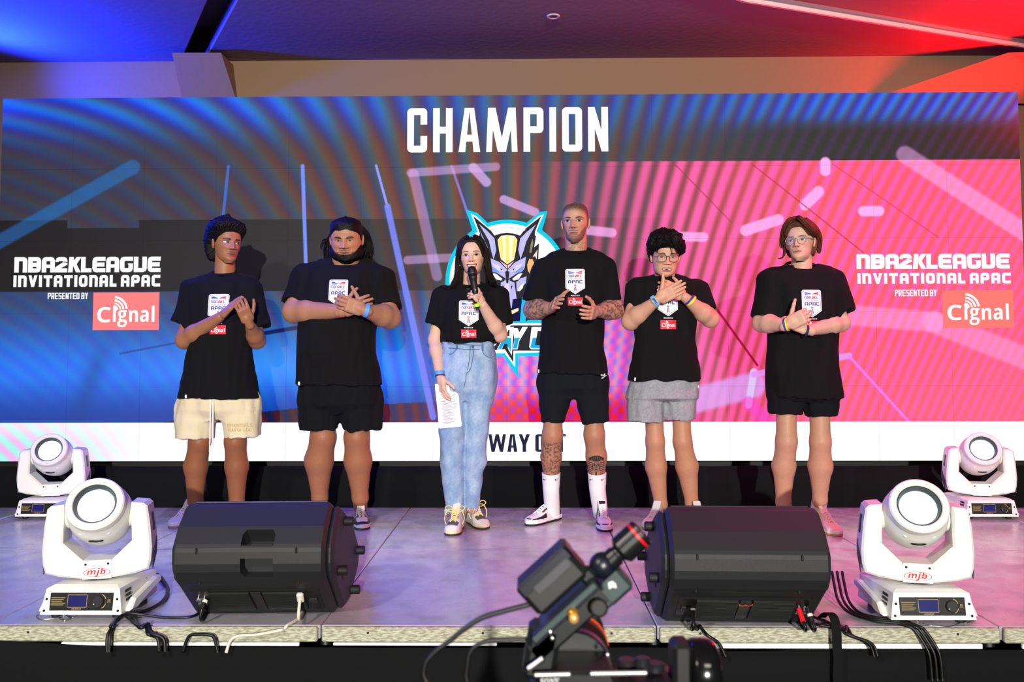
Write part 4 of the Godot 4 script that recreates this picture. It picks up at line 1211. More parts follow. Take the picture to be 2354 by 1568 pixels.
# ---------------------------------------------------------------- floor monitors
func monitor(label: String, at: Vector3, turn: float, side: float, marked: bool) -> Node3D:
	# a plastic loudspeaker lying on its side; its end with the rubber feet points to +x (side 1) or -x (side -1)
	var pl := mat("speaker_plastic", Color(0.1, 0.105, 0.118), 0.6)
	pl.normal_enabled = true
	pl.normal_texture = noise_tex(0.35, 2, [], 17, 256, 3.0)
	pl.normal_scale = 0.22
	triplanar(pl, Vector3.ONE * 6.0, false)
	var t := thing("floor_monitor", label, "speaker", at, turn, "floor monitor speakers")
	var prof := [Vector2(0.14, 0.423), Vector2(0.215, 0.366), Vector2(0.262, 0.312), Vector2(0.27, 0.3), Vector2(0.273, 0.286), Vector2(0.275, 0.245), Vector2(0.268, 0.215), Vector2(0.247, 0.178), Vector2(0.236, 0.166), Vector2(0.22, 0.158), Vector2(0.03, 0.002), Vector2(0.01, 0.0), Vector2(-0.1, 0.0), Vector2(-0.3, 0.07), Vector2(-0.34, 0.1), Vector2(-0.36, 0.165), Vector2(-0.15, 0.335), Vector2(0.1, 0.43), Vector2(0.125, 0.431)]
	# x of the profile is depth (towards the audience), so the prism's z becomes -x
	var lie := Transform3D(Basis(Vector3(0, 0, 1), Vector3(0, 1, 0), Vector3(-1, 0, 0)), Vector3.ZERO)
	var sh := CSGCombiner3D.new()
	sh.name = "shell"
	t.add_child(sh)
	var body := CSGMesh3D.new()
	body.name = "body"
	body.mesh = prism(prof, -0.27, 0.27, 0.014, lie)
	body.material = pl
	sh.add_child(body)
	if not marked:
		for k in [[Vector3(0.03, 0.352, 0.262), 0.062, -0.87], [Vector3(0.03, 0.225, 0.3), 0.07, 0.12]]:
			var cut := CSGPolygon3D.new()
			cut.name = "handle_recess"
			cut.operation = CSGShape3D.OPERATION_SUBTRACTION
			var w := 0.058
			var h: float = k[1] / 2
			cut.polygon = PackedVector2Array([Vector2(-w, -h), Vector2(w, -h), Vector2(w, h * 0.4), Vector2(w * 0.8, h), Vector2(-w * 0.8, h), Vector2(-w, h * 0.4)]) if k[2] < 0 else PackedVector2Array([Vector2(-w * 0.8, -h), Vector2(w * 0.9, -h), Vector2(w, -h * 0.5), Vector2(w, h), Vector2(-w, h), Vector2(-w, -h * 0.4)])
			cut.depth = 0.09
			cut.material = pl
			sh.add_child(cut)
			cut.transform = Transform3D(Basis(Vector3.RIGHT, k[2]), k[0])
	var inner := []
	for v in inset(PackedVector2Array(prof), -0.0 if Geometry2D.is_polygon_clockwise(PackedVector2Array(prof)) else 0.0):
		inner.append(Vector2(v.x * 0.93, 0.21 + (v.y - 0.21) * 0.93))
	var cap := part("end_cap", prism(inner, 0.0, 0.03, 0.012, lie), pl, t)
	cap.position.x = side * 0.268 + (0.03 if side > 0 else 0.0)
	if side < 0:
		cap.position.x = -0.268
	for q in [[0.02, 0.345], [-0.26, 0.172], [0.15, 0.19], [-0.13, 0.045]]:
		part("rubber_foot", rod(Vector3(side * 0.292, q[1], q[0]), Vector3(side * 0.331, q[1], q[0]), 0.018, 0.003, 18), mats["rubber"], t)
	part("pole_socket", rod(Vector3(side * 0.29, 0.15, 0.075), Vector3(side * 0.3, 0.15, 0.075), 0.016, 0.002, 18), mat("socket_black", Color(0.01, 0.01, 0.01), 0.8), t)
	# grille facing the performers
	var gr := begin()
	for e in [[Vector2(0.09, 0.428), Vector2(-0.15, 0.337)], [Vector2(-0.155, 0.333), Vector2(-0.355, 0.168)]]:
		var d: Vector2 = e[0] - e[1]
		add_box(gr, Transform3D(Basis(Vector3.RIGHT, -atan2(d.y, d.x)), Vector3(0, (e[0].y + e[1].y) / 2 + 0.003, (e[0].x + e[1].x) / 2 - 0.002)), Vector3(0.49, 0.008, d.length()), 0.002)
	part("grille", done(gr), mats["black_metal"], t)
	# ridge clips
	for x in [-0.18, 0.17]:
		for q in [[0.277, 0.292], [0.24, 0.172]]:
			part("clip_notch", box(Vector3(0.007, 0.02, 0.008), Vector3(x, q[1], q[0] - 0.001), 0.002), mats["rubber"], t)
	# amplifier panel on the slope under the back
	var a := Vector2(0.216, 0.154)
	var b := Vector2(0.034, 0.004)
	var slope := Transform3D(Basis(Vector3.RIGHT, atan2(a.x - b.x, a.y - b.y)), Vector3(0, (a.y + b.y) / 2, (a.x + b.x) / 2))
	var amp := part("amplifier_panel", box(Vector3(0.46, 0.165, 0.008), Vector3.ZERO, 0.002), mats["black_metal"], t)
	amp.transform = slope
	var fins := begin()
	for k in 15:
		for x in [-0.095, 0.1]:
			add_box(fins, Transform3D(Basis.IDENTITY, Vector3(x, -0.07 + k * 0.0098, 0.007)), Vector3(0.145, 0.004, 0.008), 0.001)
	part("heat_sink_fins", done(fins), mat("fin_grey", Color(0.16, 0.17, 0.17), 0.35, 0.5), amp)
	part("maker_plate", box(Vector3(0.036, 0.15, 0.004), Vector3(0.002, 0, 0.006), 0.001), mats["panel_black"], amp)
	for k in 4:
		part("socket", lathe([Vector2(0.0, 0.002), Vector2(0.004, 0.002), Vector2(0.004, 0.009), Vector2(0.008, 0.009), Vector2(0.009, 0.0)], Transform3D(Basis(Vector3.RIGHT, PI / 2), Vector3(side * -0.205 + (k % 2) * 0.022 - 0.011, 0.02 - int(k / 2.0) * 0.03, 0.004)), 16), mats["steel"], amp)
	part("power_inlet", box(Vector3(0.034, 0.03, 0.01), Vector3(side * 0.2, 0.0, 0.006), 0.003), mats["panel_black"], amp)
	if marked:
		var st := begin()
		var o := Color(1.0, 0.33, 0.05)
		lay(st, band(Vector2(-0.0135, 0.0), 0.0125, 0.006, PI - 0.4, TAU + 0.1, 14) + band(Vector2(0.0135, 0.0), 0.0125, 0.006, PI - 0.1, TAU + 0.4, 14), 0.0, o)
		part("number_mark", done(st), mats["print"], amp, "orange figure 3 lying on its side").transform = Transform3D(Basis(Vector3.RIGHT, 0.0), Vector3(0.004, 0.052, 0.0105)).scaled_local(Vector3(0.85, 0.85, 1))
	return t


func monitors():
	monitor("black floor monitor with a handle recess, at the feet of the man in cream shorts", Vector3(-0.985, DECK, -3.3), deg_to_rad(2.0), 1.0, false)
	monitor("black floor monitor with an orange 3 and ribbed heat sink on its back", Vector3(0.775, DECK, -3.2), deg_to_rad(-2.0), -1.0, true)


# ---------------------------------------------------------------- camera rig in front
func rig():
	var t := thing("camera_rig", "small camera with a tilted battery and clamp on top, out of focus before the stage", "camera", Vector3(0.0664, 0.75, -0.8))
	var body := mat("camera_black", Color(0.075, 0.075, 0.08), 0.45)
	var olive := mat("anodised_grey", Color(0.23, 0.28, 0.28), 0.4, 0.4)
	var navy := mat("battery_navy", Color(0.05, 0.055, 0.12), 0.35)
	# camera body seen from behind
	var cen := Vector3(0.0048, 0.6613, 0)
	part("camera_body", box(Vector3(0.132, 0.034, 0.06), cen, 0.006), body, t)
	part("finder_hump", prism([Vector2(-0.034, 0), Vector2(0.034, 0), Vector2(0.026, 0.016), Vector2(-0.026, 0.016)], -0.028, 0.028, 0.003, Transform3D(Basis.IDENTITY, cen + Vector3(-0.02, 0.012, 0))), body, t)
	for e in [[1228, 1312, 1549], [1356, 1488, 1547]]:
		part("top_edge", rod(Vector3(-0.0582, 0.6881, 0.032), Vector3(-0.0258, 0.6889, 0.032), 0.0022, 0.001, 10) if e[0] < 1300 else rod(Vector3(-0.0088, 0.6894, 0.032), Vector3(0.042, 0.6903, 0.032), 0.0022, 0.001, 10), mat("edge_grey", Color(0.55, 0.55, 0.54), 0.35, 0.4), t, "pale rounded edge of the camera back")
	var st := begin()
	lay(st, text_polys("SONY", Vector2(-0.0082, 0), 0.0058, 0.0165, "Droid Serif"), 0.0, Color(0.8, 0.8, 0.8))
	part("maker_name", done(st), mats["print"], t).position = Vector3(-0.0443, 0.6795, 0.0325)
	part("mode_dial", rod(Vector3(0.0271, 0.6812, 0.005), Vector3(0.0272, 0.6931, 0.005), 0.0085, 0.0012, 24), mat("dial_metal", Color(0.3, 0.29, 0.32), 0.25, 0.8), t)
	part("control_dial", rod(Vector3(0.0405, 0.6838, 0.012), Vector3(0.0406, 0.6971, 0.012), 0.0068, 0.0012, 24), mats["dial_metal"], t)
	part("shutter_button", rod(Vector3(0.0538, 0.6794, 0), Vector3(0.0538, 0.6882, 0), 0.0088, 0.002, 24), mats["dial_metal"], t)
	part("grip", box(Vector3(0.026, 0.05, 0.05), Vector3(0.0648, 0.6497, -0.02), 0.009), body, t)
	# lens pointing at the stage
	var ax := Transform3D(Basis(Vector3.RIGHT, -PI / 2), Vector3(-0.0183, 0.6741, -0.03))
	var lens := part("lens", lathe([Vector2(0.0, 0.0), Vector2(0.031, 0.0), Vector2(0.0315, 0.02), Vector2(0.036, 0.03), Vector2(0.036, 0.055), Vector2(0.033, 0.06), Vector2(0.033, 0.075), Vector2(0.037, 0.08), Vector2(0.037, 0.1), Vector2(0.0, 0.1)], ax, 48), body, t)
	part("orange_ring", lathe([Vector2(0.0362, 0.043), Vector2(0.0372, 0.044), Vector2(0.0372, 0.049), Vector2(0.0362, 0.05)], ax, 48), mat("ring_orange", Color(0.85, 0.3, 0.06), 0.4), lens, "orange ring round the lens")
	part("lens_mount", lathe([Vector2(0.034, -0.004), Vector2(0.0345, 0.0), Vector2(0.0345, 0.006), Vector2(0.03, 0.008)], ax, 48), mat("mount_violet", Color(0.3, 0.25, 0.34), 0.3, 0.6), lens)
	# the arm over it, slanting up
	var ang := 0.735
	var sl := Basis(Vector3.BACK, ang)
	part("battery", box(Vector3(0.0597, 0.0335, 0.038), Vector3(-0.041, 0.7685, 0.01), 0.005, Vector3(0, 0, ang)), mat("battery_grey", Color(0.075, 0.08, 0.085), 0.5), t, "grey rechargeable battery")
	part("battery_top", box(Vector3(0.0602, 0.0145, 0.0385), Vector3(-0.0481, 0.7773, 0.0101), 0.003, Vector3(0, 0, ang)), navy, t, "navy top strip of the battery")
	part("battery_label", box(Vector3(0.04, 0.0085, 0.001), Vector3(-0.0412, 0.7747, 0.0295), 0.0004, Vector3(0, 0, ang)), mat("label_grey", Color(0.2, 0.2, 0.22), 0.5), t)
	part("mount_plate", box(Vector3(0.076, 0.006, 0.04), Vector3(-0.0304, 0.7422, 0.012), 0.0015, Vector3(0, 0, ang)), olive, t)
	part("rail_slot", box(Vector3(0.078, 0.003, 0.036), Vector3(-0.0281, 0.7391, 0.012), 0.001, Vector3(0, 0, ang)), navy, t)
	part("clamp_arm", box(Vector3(0.09, 0.02, 0.03), Vector3(-0.0259, 0.7272, 0), 0.003, Vector3(0, 0, ang)), mat("clamp_dark", Color(0.1, 0.115, 0.12), 0.45, 0.3), t)
	part("clamp_head", box(Vector3(0.03, 0.022, 0.03), Vector3(0.0161, 0.7593, 0), 0.004, Vector3(0, 0, ang)), olive, t)
	part("clamp_body", box(Vector3(0.028, 0.018, 0.028), Vector3(0.0019, 0.7452, 0), 0.003, Vector3(0, 0, ang)), olive, t)
	st = begin()
	lay(st, [PackedVector2Array([Vector2(-0.004, 0.002), Vector2(0.0, 0.0035), Vector2(0.003, 0.001), Vector2(0.004, -0.003), Vector2(0.0, -0.002), Vector2(-0.003, -0.004)])], 0.0, Color(0.85, 0.85, 0.8))
	part("clamp_mark", done(st), mats["print"], t).position = Vector3(0.0131, 0.7637, 0.0168)
	part("ball_joint", ball(Vector3(0.0125, 0.0125, 0.0125), Vector3(0.0057, 0.7773, 0), 24, 16), mat("joint_navy", Color(0.07, 0.08, 0.12), 0.35), t)
	part("joint_link", box(Vector3(0.014, 0.014, 0.016), Vector3(-0.0084, 0.7684, 0), 0.003, Vector3(0, 0, ang)), mats["clamp_dark"], t)
	var u := Vector3(cos(ang), sin(ang), 0)
	var c0 := Vector3(0.0125, 0.7813, 0)
	var tube_t := Transform3D(facing(u, Vector3.BACK), c0)
	part("finder_tube", lathe([Vector2(0.0, 0.0), Vector2(0.0095, 0.0), Vector2(0.0095, 0.008), Vector2(0.0082, 0.009), Vector2(0.0082, 0.011), Vector2(0.0125, 0.014), Vector2(0.0137, 0.015), Vector2(0.0137, 0.034), Vector2(0.0, 0.034)], tube_t, 40), mat("tube_black", Color(0.09, 0.095, 0.1), 0.3, 0.2), t)
	part("red_ring", lathe([Vector2(0.0128, 0.034), Vector2(0.0139, 0.034), Vector2(0.0139, 0.0362), Vector2(0.0128, 0.0362)], tube_t, 40), mat("ring_red", Color(0.85, 0.06, 0.12), 0.35), t, "red ring round the tube's end")
	part("tube_cap", lathe([Vector2(0.0, 0.0362), Vector2(0.0136, 0.0362), Vector2(0.0136, 0.04), Vector2(0.0115, 0.041), Vector2(0.0115, 0.038), Vector2(0.0, 0.038)], tube_t, 40), mats["tube_black"], t)
	var gold := mat("brass", Color(0.95, 0.68, 0.22), 0.25, 0.8)
	part("brass_knob", ball(Vector3(0.0052, 0.0045, 0.005), Vector3(-0.0237, 0.7436, 0.034), 16, 12), gold, t)
	part("brass_cap", ball(Vector3(0.0046, 0.0052, 0.0046), Vector3(-0.0232, 0.7402, 0.038), 16, 12), mat("brass_pale", Color(0.95, 0.72, 0.4), 0.3, 0.5), t)
	part("lock_knob", rod(Vector3(0.0013, 0.7415, 0.012), Vector3(-0.0005, 0.7473, 0.032), 0.0085, 0.002, 10), mats["rubber"], t)
	part("lever", box(Vector3(0.02, 0.005, 0.006), Vector3(-0.0566, 0.6973, 0.03), 0.002, Vector3(0, 0, 0.62)), mats["steel"], t, "bright metal lever")
	part("lower_clamp", box(Vector3(0.03, 0.05, 0.03), Vector3(-0.0509, 0.7003, 0), 0.005, Vector3(0, 0, ang - 0.9)), mats["clamp_dark"], t)
	part("screw", ball(Vector3(0.0024, 0.0028, 0.0015), Vector3(-0.0437, 0.7254, 0.031), 10, 8), mats["steel"], t)
	part("screw", ball(Vector3(0.002, 0.0022, 0.0015), Vector3(-0.0418, 0.72, 0.031), 10, 8), mats["steel"], t)
	part("screw", ball(Vector3(0.002, 0.0028, 0.0015), Vector3(0.0072, 0.7051, 0.031), 10, 8), mats["steel"], t)
	# side handle with a glossy barrel
	part("handle_bracket", box(Vector3(0.018, 0.046, 0.03), Vector3(0.077, 0.6863, 0), 0.004), body, t)
	var bar := Transform3D(Basis(Vector3.BACK, -PI / 2), Vector3(0.0858, 0.6795, 0))
	part("handle_barrel", lathe([Vector2(0.0, 0.0), Vector2(0.029, 0.0), Vector2(0.0305, 0.002), Vector2(0.0305, 0.016), Vector2(0.029, 0.021), Vector2(0.025, 0.0245), Vector2(0.0, 0.0255)], bar, 48, 0), mat("gloss_black", Color(0.06, 0.06, 0.065), 0.16), t, "glossy black round handle")
	part("barrel_window", box(Vector3(0.006, 0.0032, 0.002), Vector3(0.0962, 0.6953, 0.0285), 0.0008), mats["edge_grey"], t)
	part("handle_bar", rod(Vector3(0.0633, 0.6655, 0), Vector3(0.0794, 0.6735, 0), 0.006, 0.001), body, t)
	# the pole that carries it, below the picture
	part("pole", rod(cen + Vector3(0, -0.69, 0), cen + Vector3(0, -0.015, 0), 0.013, 0.002), body, t)
	for k in 3:
		var a := TAU * k / 3.0 + 0.5
		part("tripod_leg", rod(cen + Vector3(0, -0.25, 0), Vector3(cen.x + 0.42 * sin(a), -DECK, cen.z + 0.42 * cos(a)), 0.012, 0.002), body, t)


# ---------------------------------------------------------------- cables
func cable(called: String, label: String, pts: Array, r: float, m: Material, group := "cables on the stage") -> MeshInstance3D:
	var line := []
	for k in pts.size():
		var p: Vector3 = pts[k]
		if absf(p.y - DECK) < 0.001:
			p.y += r * 1.35
		if k > 0 and p.y < DECK - 0.0003 and line[-1].y > DECK - 0.004:
			line.append(Vector3(lerpf(line[-1].x, p.x, 0.4), DECK + r * 1.3, -3.102))   # round the edge board
			line.append(Vector3(lerpf(line[-1].x, p.x, 0.4), DECK - 0.004, -3.1 + r * 1.35))
		line.append(p)
	return whole(called, tube(line, r, 8, 7), m, label, "cable", group)


func cables():
	var black := mat("cable_black", Color(0.03, 0.03, 0.032), 0.45)
	var pale := mat("cable_white", Color(0.85, 0.82, 0.76), 0.5)
	var plug := cable("signal_cable", "black cable with a pale ring running from the handled speaker to the badged moving head", [Vector3(-1.17, 0.835, -3.15), Vector3(-1.176, 0.80, -3.125), Vector3(-1.183, 0.762, -3.14), Vector3(-1.2222, 0.75, -3.2798), Vector3(-1.2436, 0.75, -3.1978), Vector3(-1.3454, 0.75, -3.1919), Vector3(-1.4508, 0.75, -3.1807) + Vector3(0, 0.024, 0), Vector3(-1.4861, 0.75, -3.1389) + Vector3(0, 0.024, 0), Vector3(-1.4782, 0.7493, -3.076), Vector3(-1.484, 0.7252, -3.069), Vector3(-1.4809, 0.6727, -3.06)], 0.0055, black)
	part("connector", rod(Vector3(-1.167, 0.86, -3.165), Vector3(-1.174, 0.805, -3.127), 0.0085, 0.002, 14), black, plug)
	part("pale_ring", rod(Vector3(-1.1695, 0.834, -3.148), Vector3(-1.171, 0.825, -3.141), 0.0095, 0.001, 14), pale, plug)
	var w := cable("power_cord", "white power cord with a white plug hanging over the stage edge", [Vector3(-0.815, 0.842, -3.12), Vector3(-0.812, 0.80, -3.09), Vector3(-0.818, 0.77, -3.125), Vector3(-0.8417, 0.75, -3.2708), Vector3(-0.8376, 0.75, -3.1739), Vector3(-0.8804, 0.7458, -3.076), Vector3(-0.9553, 0.7317, -3.076), Vector3(-1.0388, 0.723, -3.069), Vector3(-1.0644, 0.6712, -3.067)], 0.006, pale)
	part("plug", box(Vector3(0.025, 0.04, 0.018), Vector3(-0.815, 0.85, -3.125), 0.005, Vector3(0.5, 0, 0)), pale, w)
	cable("power_cord", "thicker black cord curling from behind the badged moving head near the handled speaker", [Vector3(-1.6307, 0.75, -3.8111), Vector3(-1.57, 0.75, -3.7227), Vector3(-1.4783, 0.75, -3.5576), Vector3(-1.4294, 0.75, -3.3825), Vector3(-1.4414, 0.75, -3.2618), Vector3(-1.4704, 0.75, -3.2233), Vector3(-1.4365, 0.75, -3.1599), Vector3(-1.3778, 0.7557, -3.076), Vector3(-1.3384, 0.7369, -3.072), Vector3(-1.2908, 0.7201, -3.067), Vector3(-1.2798, 0.6731, -3.06)], 0.0075, black)
	cable("power_cord", "second black cord dropping beside the thicker one over the stage edge", [Vector3(-1.4891, 0.75, -3.2071), Vector3(-1.459, 0.75, -3.1702), Vector3(-1.385, 0.7597, -3.078), Vector3(-1.3477, 0.7338, -3.072), Vector3(-1.3149, 0.7171, -3.076), Vector3(-1.3016, 0.6731, -3.06)], 0.006, black)
	cable("power_cord", "black cord from under the badged moving head, nearest the end of the stage skirt", [Vector3(-1.5079, 0.75, -3.2123), Vector3(-1.5098, 0.75, -3.1751), Vector3(-1.4855, 0.7595, -3.078), Vector3(-1.4919, 0.7252, -3.069), Vector3(-1.4887, 0.6726, -3.06)], 0.0065, black)
	cable("signal_cable", "short black loop poking up over the stage edge below the handled speaker", [Vector3(-1.2203, 0.6709, -3.067), Vector3(-1.1995, 0.7258, -3.069), Vector3(-1.166, 0.7342, -3.067), Vector3(-1.127, 0.7327, -3.067), Vector3(-1.1089, 0.7229, -3.069), Vector3(-1.0955, 0.6712, -3.067)], 0.006, black)
	var pw := cable("power_cord", "black power cord hanging from the orange-marked speaker over the edge", [Vector3(0.585, 0.82, -3.02), Vector3(0.583, 0.79, -2.99), Vector3(0.59, 0.757, -3.06), Vector3(0.6034, 0.769, -3.1), Vector3(0.6109, 0.7534, -3.076), Vector3(0.6488, 0.7333, -3.067), Vector3(0.6854, 0.7074, -3.067), Vector3(0.708, 0.6625, -3.06)], 0.006, black)
	part("plug", box(Vector3(0.026, 0.045, 0.02), Vector3(0.585, 0.83, -3.025), 0.005, Vector3(0.5, 0, 0)), black, pw)
	var r1 := cable("signal_cable", "black cable with a red connector plugged into the orange-marked speaker", [Vector3(0.962, 0.815, -3.02), Vector3(0.968, 0.785, -2.99), Vector3(0.985, 0.7575, -3.06), Vector3(1.0037, 0.75, -3.1954), Vector3(1.0269, 0.75, -3.1542), Vector3(1.0494, 0.7621, -3.1), Vector3(1.0875, 0.7591, -3.09), Vector3(1.1177, 0.7498, -3.076), Vector3(1.1467, 0.7358, -3.072), Vector3(1.2117, 0.7086, -3.067), Vector3(1.2298, 0.6638, -3.06)], 0.0055, black)
	part("connector", rod(Vector3(0.958, 0.84, -3.035), Vector3(0.965, 0.80, -3.005), 0.009, 0.002, 14), mats["ring_red"], r1, "red connector")
	var r2 := cable("signal_cable", "black cable with a pale-ringed connector next to the red one", [Vector3(0.992, 0.815, -3.02), Vector3(1.0, 0.785, -2.99), Vector3(1.015, 0.7575, -3.06), Vector3(1.0474, 0.75, -3.2167), Vector3(1.0816, 0.75, -3.1854), Vector3(1.0927, 0.7668, -3.1), Vector3(1.1168, 0.7592, -3.09), Vector3(1.1391, 0.7483, -3.076), Vector3(1.162, 0.7313, -3.072), Vector3(1.2239, 0.7071, -3.067), Vector3(1.242, 0.6638, -3.06)], 0.0055, black)
	part("connector", rod(Vector3(0.988, 0.845, -3.035), Vector3(0.996, 0.80, -3.005), 0.0088, 0.002, 14), black, r2)
	part("pale_ring", rod(Vector3(0.9915, 0.826, -3.021), Vector3(0.993, 0.817, -3.016), 0.0096, 0.001, 14), pale, r2)
	for k in 3:
		var lab: String = ["black cord of the badged moving head near the orange-marked speaker, innermost of three", "black cord of the badged moving head near the orange-marked speaker, middle of three", "black cord of the badged moving head near the orange-marked speaker, outermost of three"][k]
		cable("power_cord", lab, [Vector3(1.27 - 0.02 * k, 0.86, -3.47), Vector3(1.262 - 0.02 * k, 0.83, -3.43), Vector3(1.25 - 0.02 * k, 0.78, -3.35), Vector3(1.256 - 0.019 * k, 0.76, -3.26), Vector3(1.3 - 0.016 * k, 0.76, -3.19 + 0.016 * k), Vector3(1.375 - 0.018 * k, 0.76, -3.16 + 0.016 * k), Vector3(1.45 - 0.018 * k, 0.7, -3.076), Vector3(1.463 - 0.018 * k, 0.66, -3.066), Vector3(1.468 - 0.018 * k, 0.58, -3.062)], 0.0055, black)
	# black hook tape round the edge
	var st := begin()
	var path := [Vector3(1.098, 0.753, -3.215), Vector3(1.098, 0.795, -3.14), Vector3(1.1, 0.79, -3.085), Vector3(1.1, 0.745, -3.062), Vector3(1.1, 0.7, -3.06), Vector3(1.102, 0.66, -3.056), Vector3(1.1, 0.58, -3.056), Vector3(1.112, 0.5, -3.058), Vector3(1.12, 0.47, -3.056)]
	var sm := curve(path, 4)
	for k in sm.size() - 1:
		var wd := Vector3(0.0165, 0, 0)
		var dn := Vector3(0, 0, -0.0015)
		quad(st, sm[k] - wd, sm[k + 1] - wd, sm[k + 1] + wd, sm[k] + wd)
		quad(st, sm[k] - wd + dn, sm[k + 1] - wd + dn, sm[k + 1] + wd + dn, sm[k] + wd + dn)
	whole("hook_tape", done(st), mats["black_cloth"], "black hook-and-loop strap wrapped over cables at the stage edge", "strap")
	# safety wires under the fixtures
	var wire: Material = mats["steel"]
	var s1 := whole("safety_wire", tube([Vector3(-1.79, 0.7665, -3.2), Vector3(-1.8408, 0.75, -3.232), Vector3(-1.8033, 0.75, -3.1892), Vector3(-1.7555, 0.75, -3.2001), Vector3(-1.7324, 0.75, -3.2272), Vector3(-1.691, 0.75, -3.2112), Vector3(-1.6879, 0.75, -3.2493), Vector3(-1.65, 0.7665, -3.2)], 0.002, 6, 8), wire, "thin steel safety wire under the badged moving head by the handled speaker", "wire", "safety wires")
	part("snap_hook", tube([Vector3(-1.7453, 0.75, -3.2055) + Vector3(0, 0.003, 0), Vector3(-1.7262, 0.75, -3.2218) + Vector3(0, 0.003, 0), Vector3(-1.6927, 0.75, -3.1899) + Vector3(0, 0.003, 0), Vector3(-1.7041, 0.75, -3.1687) + Vector3(0, 0.003, 0), Vector3(-1.7424, 0.75, -3.2002) + Vector3(0, 0.003, 0)], 0.003, 6, 6), wire, s1)
	var s2 := whole("safety_wire", tube([Vector3(1.42, 0.7665, -3.17), Vector3(1.4394, 0.75, -3.1772), Vector3(1.4645, 0.75, -3.1366), Vector3(1.5299, 0.75, -3.127), Vector3(1.604, 0.75, -3.1782), Vector3(1.6583, 0.75, -3.2098), Vector3(1.6713, 0.75, -3.2471), Vector3(1.6319, 0.75, -3.2362), Vector3(1.565, 0.7665, -3.2)], 0.002, 6, 8), wire, "thin steel safety wire under the badged moving head by the orange-marked speaker", "wire", "safety wires")
	part("snap_hook", tube([Vector3(1.6067, 0.75, -3.1834) + Vector3(0, 0.003, 0), Vector3(1.657, 0.75, -3.2256) + Vector3(0, 0.003, 0), Vector3(1.6588, 0.75, -3.2045) + Vector3(0, 0.003, 0), Vector3(1.6088, 0.75, -3.1628) + Vector3(0, 0.003, 0)], 0.003, 6, 6), wire, s2)
	whole("safety_wire", tube([Vector3(-3.0, 0.7665, -5.17), Vector3(-3.1307, 0.75, -5.2335), Vector3(-3.0519, 0.75, -5.191), Vector3(-3.0151, 0.75, -5.2193), Vector3(-2.9861, 0.75, -5.2624), Vector3(-2.93, 0.7665, -5.18)], 0.0025, 6, 8), wire, "thin steel safety wire under the far moving head on the blue-lit side", "wire", "safety wires")
	# the camera's own lead, hanging beside it
	whole("camera_lead", tube([Vector3(0.0104, 1.4931, -0.8), Vector3(-0.0005, 1.4899, -0.8), Vector3(-0.019, 1.4851, -0.8), Vector3(-0.04, 1.4786, -0.8), Vector3(-0.0574, 1.4674, -0.8), Vector3(-0.0687, 1.4581, -0.8), Vector3(-0.0844, 1.4461, -0.8), Vector3(-0.0929, 1.4341, -0.8), Vector3(-0.0897, 1.4181, -0.8), Vector3(-0.0591, 1.391, -0.8), Vector3(0.0374, 1.3913, -0.8)], 0.0024, 10, 8), black, "thin dark lead curving away from the camera rig's battery", "cable")
	whole("camera_lead", tube([Vector3(0.0137, 1.4559, -0.81), Vector3(-0.0108, 1.4558, -0.81), Vector3(-0.0344, 1.4541, -0.81), Vector3(-0.0491, 1.4468, -0.81), Vector3(-0.0536, 1.4334, -0.81), Vector3(-0.0508, 1.4112, -0.81), Vector3(-0.0109, 1.387, -0.81), Vector3(0.0379, 1.3872, -0.81)], 0.0022, 10, 8), black, "second dark lead looping down low beside the camera rig", "cable")


# ---------------------------------------------------------------- figures: a distance field on a grid, meshed with surface nets
class MeshData:
	var v := PackedVector3Array()
	var n := PackedVector3Array()
	var c := PackedColorArray()
	var uv := PackedVector2Array()
	var ix := PackedInt32Array()

	func add_tri(a: int, b: int, d: int):
		# wound so that it is seen from the side its normals point to
		var g := (v[b] - v[a]).cross(v[d] - v[a])
		if g.dot(n[a] + n[b] + n[d]) > 0.0:
			ix.append_array(PackedInt32Array([a, d, b]))
		else:
			ix.append_array(PackedInt32Array([a, b, d]))

	func normals_from(first_v: int, first_i: int, outward := 1.0):
		# area-weighted normals of what was added since
		for k in range(first_i, ix.size(), 3):
			var g := (v[ix[k + 1]] - v[ix[k]]).cross(v[ix[k + 2]] - v[ix[k]]) * outward
			for e in 3:
				n[ix[k + e]] += g
		for k in range(first_v, n.size()):
			n[k] = n[k].normalized()

	func commit() -> ArrayMesh:
		var a := []
		a.resize(Mesh.ARRAY_MAX)
		a[Mesh.ARRAY_VERTEX] = v
		a[Mesh.ARRAY_NORMAL] = n
		if c.size() == v.size():
			a[Mesh.ARRAY_COLOR] = c
		if uv.size() == v.size():
			a[Mesh.ARRAY_TEX_UV] = uv
		a[Mesh.ARRAY_INDEX] = ix
		var m := ArrayMesh.new()
		m.add_surface_from_arrays(Mesh.PRIMITIVE_TRIANGLES, a)
		return m


